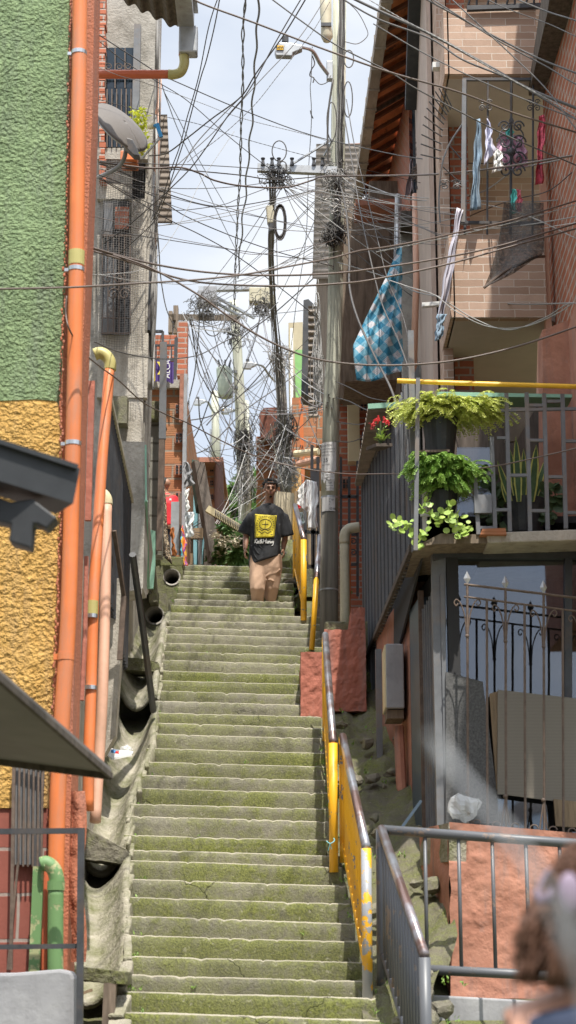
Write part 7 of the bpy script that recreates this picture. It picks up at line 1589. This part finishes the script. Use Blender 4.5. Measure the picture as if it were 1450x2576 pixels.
# ---- the walking man
Ym = 23.55; zf = sz(23.1) + .0
man = thing('person', (-.24, Ym, zf), 'young man in oversized black printed tee shirt and beige trousers walking down the stairs', 'person')
X0 = at(668, 1400, Ym).x
def mp(px_, py, dy=0): return at(px_, py, Ym + dy)
bd = MB()
hd = mp(680, 1232, -.03); HS = 1.1; head(bd, hd, HS, Matrix.Rotation(.12, 3, 'Z') @ Matrix.Rotation(.05, 3, 'X'))
nk = mp(677, 1288, .03); capsule(bd, [hd + Vector((0, .025, -.02)), mp(678, 1262, .02), nk], [.058, .060, .07])
sL, sR = mp(638, 1302, .03), mp(708, 1303, .03)
capsule(bd, [sL, mp(673, 1298, .04), sR], [.05, .06, .05]); hp = mp(668, 1418, .02)
capsule(bd, [mp(669, 1300, .04), mp(669, 1345, .03), hp], [.11, .115, .12])
eL, wL = mp(621, 1345, .06), mp(617, 1382, -.03); eR, wR = mp(717, 1350, .12), mp(713, 1382, .11)
capsule(bd, [sL, eL, lerp(eL, wL, .5), wL], [.055, .042, .040, .027]); capsule(bd, [sR, eR, lerp(eR, wR, .5), wR], [.055, .042, .040, .027])
hand(bd, wL + Vector((0, 0, .01)), Vector((-.02, -.12, -1)), Vector((.25, -1, 0)), Vector((1, .25, 0)), .98, .55)
hand(bd, wR + Vector((0, 0, .01)), Vector((.10, .0, -1)), Vector((-.2, -1, 0)), Vector((-1, .2, 0)), .98, .8)
for (hx, kx, kd, ax_, ad) in ((650, 649, -.10, 649, .08), (687, 683, .04, 679, .24)):
    h0 = mp(hx, 1425, 0); k0 = mp(kx, 1484, kd); a0 = mp(ax_, 1546, ad); a0.z = zf + .09
    capsule(bd, [h0, k0, lerp(k0, a0, .4), a0], [.075, .05, .045, .036]); capsule(bd, [a0 + Vector((0, .03, -.04)), a0 + Vector((0, -.06, -.055)), a0 + Vector((0, -.17, -.07))], [.042, .04, .03])
body = finish(bd, 'body', skin_d, man, .0065, 3)
# face details
fm = Matrix.Rotation(.12, 3, 'Z') @ Matrix.Rotation(.05, 3, 'X'); FP = lambda x, y, z: hd + fm @ Vector((x, y, z)) * HS
e = MB(); e.ell(FP(-.027, -.068, .006), (.0115, .008, .007), 10, 6); e.ell(FP(.027, -.068, .006), (.0115, .008, .007), 10, 6); e.build('eyes', mat('eye', (.10, .09, .085), .3), man, smooth=True)
e = MB()
for k in (-1, 1): e.tube([FP(k * .012, -.084, .023), FP(k * .028, -.085, .029), FP(k * .043, -.074, .024)], .0045, 6); e.tube([FP(k * .014, -.0775, .011), FP(k * .027, -.077, .0125), FP(k * .040, -.070, .009)], .0028, 5)
e.build('eyebrows', hair_b, man, smooth=True)
e = MB(); e.ell(FP(0, -.090, -.0525), (.022, .008, .0052), 12, 6); e.ell(FP(0, -.088, -.0635), (.019, .009, .0065), 12, 6); e.build('lips', mat('lips', (.20, .07, .055), .4), man, smooth=True)
e = MB(); e.ell(FP(0, -.060, -.098), (.020, .014, .014), 10, 6); e.build('goatee', hair_b, man, smooth=True)
hr = MB(); r = random.Random(15)
hc = FP(0, .012, .04); hr.ell(FP(0, .028, .040), (.076, .085, .078), 16, 10)
for i in range(420):
    d = rdir(r)
    if d.z < .05: d.z = abs(d.z) * .6 + .02
    d.normalize(); p = hc + Vector((d.x * .078, d.y * .085, d.z * .082)); 
    if d.y < -.35 and d.z < .62: continue
    pts = [p]; dd = (d + rdir(r) * .5 + Vector((0, 0, .25))).normalized()
    for k in range(4): dd = (dd + rdir(r) * .75).normalized(); pts.append(pts[-1] + dd * .011)
    hr.tube(pts, [.0075, .0072, .0065, .0055, .003], 5)
for i in range(20):                                                          # short twists over the forehead
    x = -.055 + i * .0058; p = FP(x, -.070 + abs(x) * .35, .078); hr.tube([p, p + Vector((r.uniform(-.006, .006), -.014, -.004)), p + Vector((r.uniform(-.01, .01), -.018, -.020))], [.008, .007, .004], 5)
hr.build('hair', hair_b, man, smooth=True)
# tee shirt: one loft with sleeves, then remeshed
shirt_m = mat('black_cotton', (.022, .023, .026), .85, .2, 6, .35, 11, .02)
TS = [(1269, 677, 14, .075), (1273, 677, 20, .09), (1279, 676, 33, .10), (1285, 674, 40, .115), (1295, 673, 43, .13), (1315, 671, 42.5, .145), (1350, 669, 40, .155), (1380, 668, 39.5, .155), (1400, 668, 41, .165), (1413, 668, 41.5, .17)]
def shirt_ring(row, n=44):
    y, cx_, hw, dep = row; c = mp(cx_, y, .03); k = 24.0 / F; o = []
    for i in range(n):
        a = 2 * math.pi * i / n; ca, sa = math.cos(a), math.sin(a); wv_ = 1 + .05 * math.sin(3 * a + y * .04) * min(1, max(0, (y - 1330) / 60)) + .025 * math.sin(7 * a + y * .09) * min(1, max(0, (y - 1320) / 60))
        hem = (.075 * ca) * max(0, (y - 1350) / 60)
        o.append(c + Vector((math.copysign(abs(ca) ** .8, ca) * hw * k * wv_, math.copysign(abs(sa) ** .8, sa) * dep * wv_, hem)))
    return o
sb = MB(); sb.loft([shirt_ring(t_) for t_ in TS])
def sleeve(pts, rs):
    P = [Vector(p) for p in pts]; rings = []
    for i, p in enumerate(P):
        d = (P[min(i + 1, len(P) - 1)] - P[max(i - 1, 0)]).normalized(); x = d.cross(Vector((0, 1, 0))).normalized(); y_ = d.cross(x)
        rings.append([p + x * rs[i] * math.cos(a * math.pi / 10) * (1 + .06 * math.sin(3 * a * math.pi / 10 + i)) + y_ * rs[i] * .85 * math.sin(a * math.pi / 10) for a in range(20)])
    sb.loft(rings)
sleeve([mp(648, 1296, .03), mp(636, 1302, .03), mp(624, 1322, .04), mp(615, 1343, .05)], [.07, .09, .095, .102])
sleeve([mp(701, 1296, .03), mp(710, 1303, .04), mp(717, 1325, .06), mp(722, 1349, .08)], [.07, .09, .092, .098])
shirt = finish(sb, 'tee_shirt', shirt_m, man, .011, 3)
cr_ = mp(677, 1270, .03); MB().tube([cr_ + Vector((.077 * math.cos(a * math.pi / 12), .072 * math.sin(a * math.pi / 12), .012 * math.sin(a * math.pi / 12))) for a in range(24)], .009, 8, closed=True).build('collar', shirt_m, shirt, smooth=True)
# folds of the gathered hem on the shirt front
fd = MB(); r = random.Random(9)
def sfront(x, y, off=.006):
    for (a, b_) in zip(TS, TS[1:]):
        if a[0] <= y <= b_[0]:
            t_ = (y - a[0]) / (b_[0] - a[0]); cx_, hw, dep = [lerp(a[i], b_[i], t_) for i in (1, 2, 3)]; break
    else: cx_, hw, dep = TS[-1][1:]
    u = max(-.97, min(.97, (x - cx_) / hw)); ca = abs(u) ** 1.25; return mp(x, y, .03 - dep * (max(0, 1 - ca * ca) ** .4) - off)
for P, w_ in (([(640, 1376), (650, 1392), (668, 1398), (690, 1393), (706, 1384)], .012), ([(652, 1372), (664, 1384), (682, 1386), (706, 1374)], .010), ([(633, 1372), (640, 1395), (650, 1410)], .011), ([(668, 1378), (684, 1376), (700, 1366)], .008), ([(634, 1320), (638, 1340), (636, 1362)], .010), ([(704, 1318), (702, 1340), (705, 1358)], .010)):
    fd.tube(crom([sfront(x, y, -w_ * .45) for x, y in P], 6), w_, 8)
fd.build('cloth_folds', shirt_m, shirt, smooth=True)
# printed square on the chest
K0 = 24.0 / F
sq = [(645, 1312), (677, 1313.5), (674, 1349), (644, 1348)]
def sp(u, v, off): 
    x = lerp(lerp(642, 697, u), lerp(641.5, 690, u), v); y = lerp(lerp(1293, 1297, u), lerp(1352.5, 1351, u), v) ; return sfront(x, y, off)
e = MB(); e.sheet(lambda u, v: sp(u, v, .016), 16, 16, (0, .003, 0)); prt = e.build('print', mat('print_yellow', (.62, .50, .03), .6), man, smooth=True)
pi = MB()
def stroke(uv, w_=.0028): pi.tube([sp(u, v, .0185) for u, v in uv], w_ * 1.3, 5)
for k in (.04,): stroke([(k, k), (1 - k, k), (1 - k, 1 - k), (k, 1 - k), (k, k)], .003)
for i in range(26):
    a = 2 * math.pi * i / 26; 
    if math.sin(a) > .75: continue
    stroke([(.5 + .37 * math.cos(a), .47 + .37 * math.sin(a)), (.5 + .44 * math.cos(a), .47 + .44 * math.sin(a))], .0024)
stroke([(.5 + .30 * math.cos(a * .3), .42 + .22 * math.sin(a * .3)) for a in range(22)])                      # a plain rounded abstract pattern
stroke([(.22, .62), (.35, .70), (.5, .62), (.65, .70), (.78, .62)]); stroke([(.22, .74), (.35, .82), (.5, .74), (.65, .82), (.78, .74)])
stroke([(.35, .42), (.65, .42)]); stroke([(.5, .26), (.5, .58)]); stroke([(.10, .88), (.90, .88)])
pi.build('print_lines', ink, prt)
def tw(co):
    x = 725 + co.x / K0 / 1.0; return co
c0 = mp(661, 1362, 0)
def swarp(co):
    xp = CX + co.x * F / (co.y * CT + co.z * ST); v_ = (co.z * CT - co.y * ST) / (co.y * CT + co.z * ST); yp = CY - v_ * F
    q_ = sfront(xp, yp, .020 + (c0.y - co.y) * .3); return q_
LET = {'K': [[(0, 1), (0, 0)], [(.6, 1), (.05, .45), (.65, 0)]], 'e': [[(0, .3), (.35, .35), (.3, .55), (.05, .5), (.02, .15), (.2, 0), (.45, .1)]], 'i': [[(.05, .55), (.08, .05), (.25, 0)], [(.1, .8), (.12, .84)]],
 't': [[(.15, .95), (.1, .1), (.3, 0)], [(-.05, .62), (.4, .68)]], 'h': [[(.05, 1), (0, 0), (.15, .45), (.35, .45), (.35, 0)]], 'H': [[(0, 1), (0, 0)], [(.75, 1.05), (.7, 0)], [(0, .5), (.72, .55)]], 'a': [[(.4, .5), (.1, .5), (.02, .15), (.2, 0), (.4, .4), (.42, .02), (.55, 0)]],
 'r': [[(0, .55), (.05, 0), (.08, .35), (.35, .55)]], 'n': [[(0, .5), (0, 0), (.12, .42), (.3, .42), (.32, 0)]], 'g': [[(.38, .5), (.08, .48), (.05, .15), (.35, .15), (.4, .5), (.35, -.35), (.0, -.5)]]}
ADV = {'K': .72, 'e': .46, 'i': .3, 't': .4, 'h': .48, ' ': .12, 'H': .95, 'a': .56, 'r': .36, 'n': .42, 'g': .5}
e = MB(); xx = 0; tot_ = sum(ADV[c] for c in 'Keith Haring')
for c in 'Keith Haring':
    for st_ in LET.get(c, []): e.tube([sfront(641 + 48 * (xx + a) / tot_ + b_ * 1.5, 1367 - 11 * b_ + .0 * xx, .014) for a, b_ in st_], .0042, 5)
    xx += ADV[c]
e.build('signature', M('white_paint'), man)
# trousers
pant = mat('beige_trousers', (.43, .285, .195), .85, .08, 5, .25, 7, .03)
pb = MB()
def leg(hx, kx, kd, ax_, ad):
    rows = [(mp(hx, 1396, .02), .112), (mp(hx, 1430, .0), .116), (mp((hx + kx) / 2, 1455, kd * .5), .110), (mp(kx, 1484, kd), .095), (mp((kx + ax_) / 2, 1510, (kd + ad) / 2), .078), (mp(ax_, 1536, ad), .066), (mp(ax_, 1546, ad), .066)]
    rings = []
    for i, (c, rr) in enumerate(rows):
        n_ = 28; rings.append([c + Vector((rr * (1 + .07 * math.sin(5 * a * 2 * math.pi / n_ + i * 1.3)) * math.cos(2 * math.pi * a / n_), rr * 1.02 * (1 + .05 * math.sin(4 * a * 2 * math.pi / n_ - i)) * math.sin(2 * math.pi * a / n_), .012 * math.sin(a + i))) for a in range(n_)])
    pb.loft(rings)
leg(649, 649, -.10, 649, .06); leg(688, 683, .04, 679, .22)
pb.loft([[mp(667, y, .02) + Vector((w_ * math.cos(a * math.pi / 14), .125 * math.sin(a * math.pi / 14), 0)) for a in range(28)] for y, w_ in ((1392, .17), (1410, .195), (1430, .20), (1446, .13))])
for P, w_ in (([(664, 1446), (676, 1434), (690, 1428), (704, 1420)], .010), ([(666, 1452), (680, 1444), (696, 1440), (706, 1432)], .009), ([(667, 1460), (678, 1458), (690, 1462)], .008), ([(655, 1412), (661, 1440), (664, 1462)], .013), ([(634, 1462), (646, 1474), (656, 1462)], .011)):
    pb.tube(crom([mp(x, y, -.095 if x < 700 else -.07) for x, y in P], 5), w_, 8)
finish(pb, 'trousers', pant, man, .011, 3)
shoe = MB()
for ax_, ad in ((649, .12), (679, .24)):
    a0 = mp(ax_, 1546, ad); a0.z = zf + .045; capsule(shoe, [a0 + Vector((0, .07, 0)), a0 + Vector((0, -.05, .005)), a0 + Vector((0, -.19, -.01))], [.045, .05, .038])
finish(shoe, 'shoes', M('white_paint'), man, .01, 3)
# ---- person in red jacket behind the leopard blanket, seen from the side
Yr = 25.9; zr = sz(25.1) - .02
pr = thing('person', at(428, 1405, Yr), 'person in red tracksuit jacket with dark hair half hidden by leopard blanket', 'person')
R_ = lambda x, y, d=0: at(x, y, Yr + d)
bd = MB(); hh = R_(414, 1222); head(bd, hh, .95, Matrix.Rotation(-2.2, 3, 'Z')); capsule(bd, [hh, R_(416, 1240), R_(422, 1250)], [.05, .05, .06])
capsule(bd, [R_(421, 1248), R_(424, 1290), R_(420, 1320)], [.12, .12, .13]); capsule(bd, [R_(430, 1252), R_(437, 1282, .05), R_(430, 1308, -.1)], [.05, .042, .028]); capsule(bd, [R_(414, 1252), R_(410, 1282, .05), R_(408, 1308, -.1)], [.05, .042, .028])
hand(bd, R_(430, 1308, -.1), Vector((-.1, -.3, -1)), Vector((-1, -.3, 0)), Vector((0, 1, 0)), .95, .6); hand(bd, R_(408, 1308, -.1), Vector((.1, -.3, -1)), Vector((1, -.3, 0)), Vector((0, 1, 0)), .95, .6)
for dx in (-9, 9):
    f0 = R_(421 + dx, 1400); f0.z = zr + .09; capsule(bd, [R_(421 + dx, 1322), R_(421 + dx, 1362), f0], [.085, .058, .04]); capsule(bd, [f0 + Vector((0, .03, -.04)), f0 + Vector((0, -.15, -.06))], [.042, .03])
finish(bd, 'body', skin_d, pr, .009, 3)
jb = MB(); jb.loft([[R_(x, y) + Vector((w_ * math.cos(a * math.pi / 12), dd * math.sin(a * math.pi / 12), 0)) for a in range(24)] for x, y, w_, dd in ((417, 1243, .07, .07), (421, 1250, .16, .11), (423, 1270, .165, .14), (423, 1300, .16, .14), (421, 1326, .165, .145))])
capsule(jb, [R_(430, 1251), R_(439, 1282, .05), R_(431, 1307, -.1)], [.075, .068, .05]); capsule(jb, [R_(413, 1252), R_(408, 1282, .05), R_(407, 1306, -.1)], [.075, .068, .05])
finish(jb, 'jacket', mat('red_jacket', (.60, .02, .03), .6, .12, 5, .4, 14, .02), pr, .013, 3)
tb = MB()
for dx in (-9, 9):
    f0 = R_(421 + dx, 1400); f0.z = zr + .09; capsule(tb, [R_(421 + dx, 1318), R_(421 + dx, 1362), f0], [.10, .08, .065])
finish(tb, 'trousers', mat('dark_trousers', (.02, .02, .03), .8), pr, .013, 3)
hb = MB(); hb.ell(hh + Vector((-.01, .01, .045)), (.088, .10, .088), 16, 10); hb.ell(hh + Vector((-.03, .04, .0)), (.07, .07, .08), 14, 8); hb.build('hair', hair_b, pr, smooth=True)
MB().bar(R_(428, 1256, -.13), R_(438, 1262, -.06), .02, .03).build('shoulder_stripe', M('white_paint'), pr)
# ---- woman close to the viewer, head and ponytail out of focus
Yw = 3.2
wm = thing('person', (.55, Yw, -1.6), 'woman with reddish brown ponytail in purple hair tie, blurred at the lower right corner', 'person')
W_ = lambda x, y, d=0: at(x + 38, y + 8, Yw + d)
bd = MB(); wh = W_(1475, 2310, .0); head(bd, wh, .94, Matrix.Rotation(2.5, 3, 'Z')); capsule(bd, [wh + Vector((0, 0, -.03)), W_(1470, 2440), W_(1485, 2530)], [.055, .052, .07])
cx_ = W_(1500, 2600).x; cz = W_(1500, 2560).z
P3 = lambda x, y, z: Vector((cx_ + x, Yw + y, z))
capsule(bd, [P3(-.17, .02, cz - .03), P3(0, .02, cz + .0), P3(.17, .02, cz - .03)], [.05, .075, .05]); capsule(bd, [P3(0, .02, cz - .05), P3(0, .02, cz - .35), P3(0, .02, cz - .58)], [.12, .105, .13])
for k in (-1, 1):
    capsule(bd, [P3(k * .17, .02, cz - .04), P3(k * .22, .04, cz - .32), P3(k * .21, -.06, cz - .56)], [.048, .038, .025]); hand(bd, P3(k * .21, -.06, cz - .56), Vector((0, -.1, -1)), Vector((-k, .3, 0)), Vector((0, -1, 0)), .9, .5)
    capsule(bd, [P3(k * .08, .02, cz - .6), P3(k * .09, .0, -1.12), P3(k * .09, .03, -1.52)], [.08, .055, .04]); capsule(bd, [P3(k * .09, .05, -1.56), P3(k * .09, -.12, -1.575)], [.038, .028])
finish(bd, 'body', skin_l, wm, .009, 3)
tb = MB(); tb.loft([[P3(w_ * math.cos(a * math.pi / 14), .02 + dd * math.sin(a * math.pi / 14), z) for a in range(28)] for w_, dd, z in ((.06, .07, cz + .035), (.16, .10, cz + .01), (.185, .125, cz - .1), (.165, .12, cz - .35), (.18, .14, cz - .66))])
for k in (-1, 1): capsule(tb, [P3(k * .15, .02, cz - .03), P3(k * .20, .03, cz - .2)], [.07, .066])
finish(tb, 'top', mat('navy_top', (.02, .03, .06), .8), wm, .013, 3)
tb = MB()
for k in (-1, 1): capsule(tb, [P3(k * .08, .02, cz - .6), P3(k * .09, .0, -1.12), P3(k * .09, .03, -1.5)], [.105, .075, .06])
finish(tb, 'trousers', M('dark_trousers'), wm, .013, 3)
# hair: smooth cap swept to a ponytail on the left
hairm = MB(); hcol = wood('brown_hair', (.12, .062, .042), (40, 40, 4), .5, .4, .6)
hairm.ell(wh + Vector((.0, -.005, .02)), (.090, .102, .097), 20, 14)
r = random.Random(8); tie = W_(1352, 2215, -.03)
for i in range(170):
    a = r.uniform(-2.6, .9); b_ = r.uniform(-.9, 1.2); p0 = wh + Vector((.105 * math.cos(a) * math.cos(b_), -.11 * abs(math.sin(a)) * .9, .115 * math.sin(b_) + .015)); mid = (p0 + tie) / 2 + Vector((0, -.02, .03)); hairm.tube(crom([p0, mid, tie + rdir(r) * .012], 4), .005, 5)
hairm.build('hair', hcol, wm, smooth=True)
pt = MB()
for i in range(90):
    e1 = tie + Vector((r.uniform(-.03, .0), r.uniform(-.03, .03), -.01)); pt.tube(crom([tie + rdir(r) * .01, e1 + Vector((-.01 + r.uniform(-.012, .012), 0, -.04)), W_(1300 + r.uniform(-30, 60), 2330 + r.uniform(-20, 20), r.uniform(-.06, 0)), W_(1265 + r.uniform(-15, 95), 2400 + r.uniform(-50, 70), r.uniform(-.06, .02))], 4), [.004] * 13, 4)
for i in range(60): pt.tube(crom([tie + rdir(r) * .012, W_(1390 + r.uniform(-20, 30), 2330, -.07), W_(1380 + r.uniform(-45, 30), 2420 + r.uniform(-40, 60), -.06)], 4), .006, 4)
pt.build('ponytail', hcol, wm, smooth=True)
q = MB().tube([tie + Vector((.026 * math.sin(a * .42) + (.006 if a % 2 else 0), .028 * math.cos(a * .42), .030 * math.sin(a * .42 + .5))) for a in range(15)], .011, 8, closed=True)
q.ell(W_(1395, 2240, -.1), (.02, .012, .035), 10, 8)
q.build('hair_tie', mat('purple_tie', (.20, .15, .21), .6), wm, smooth=True)
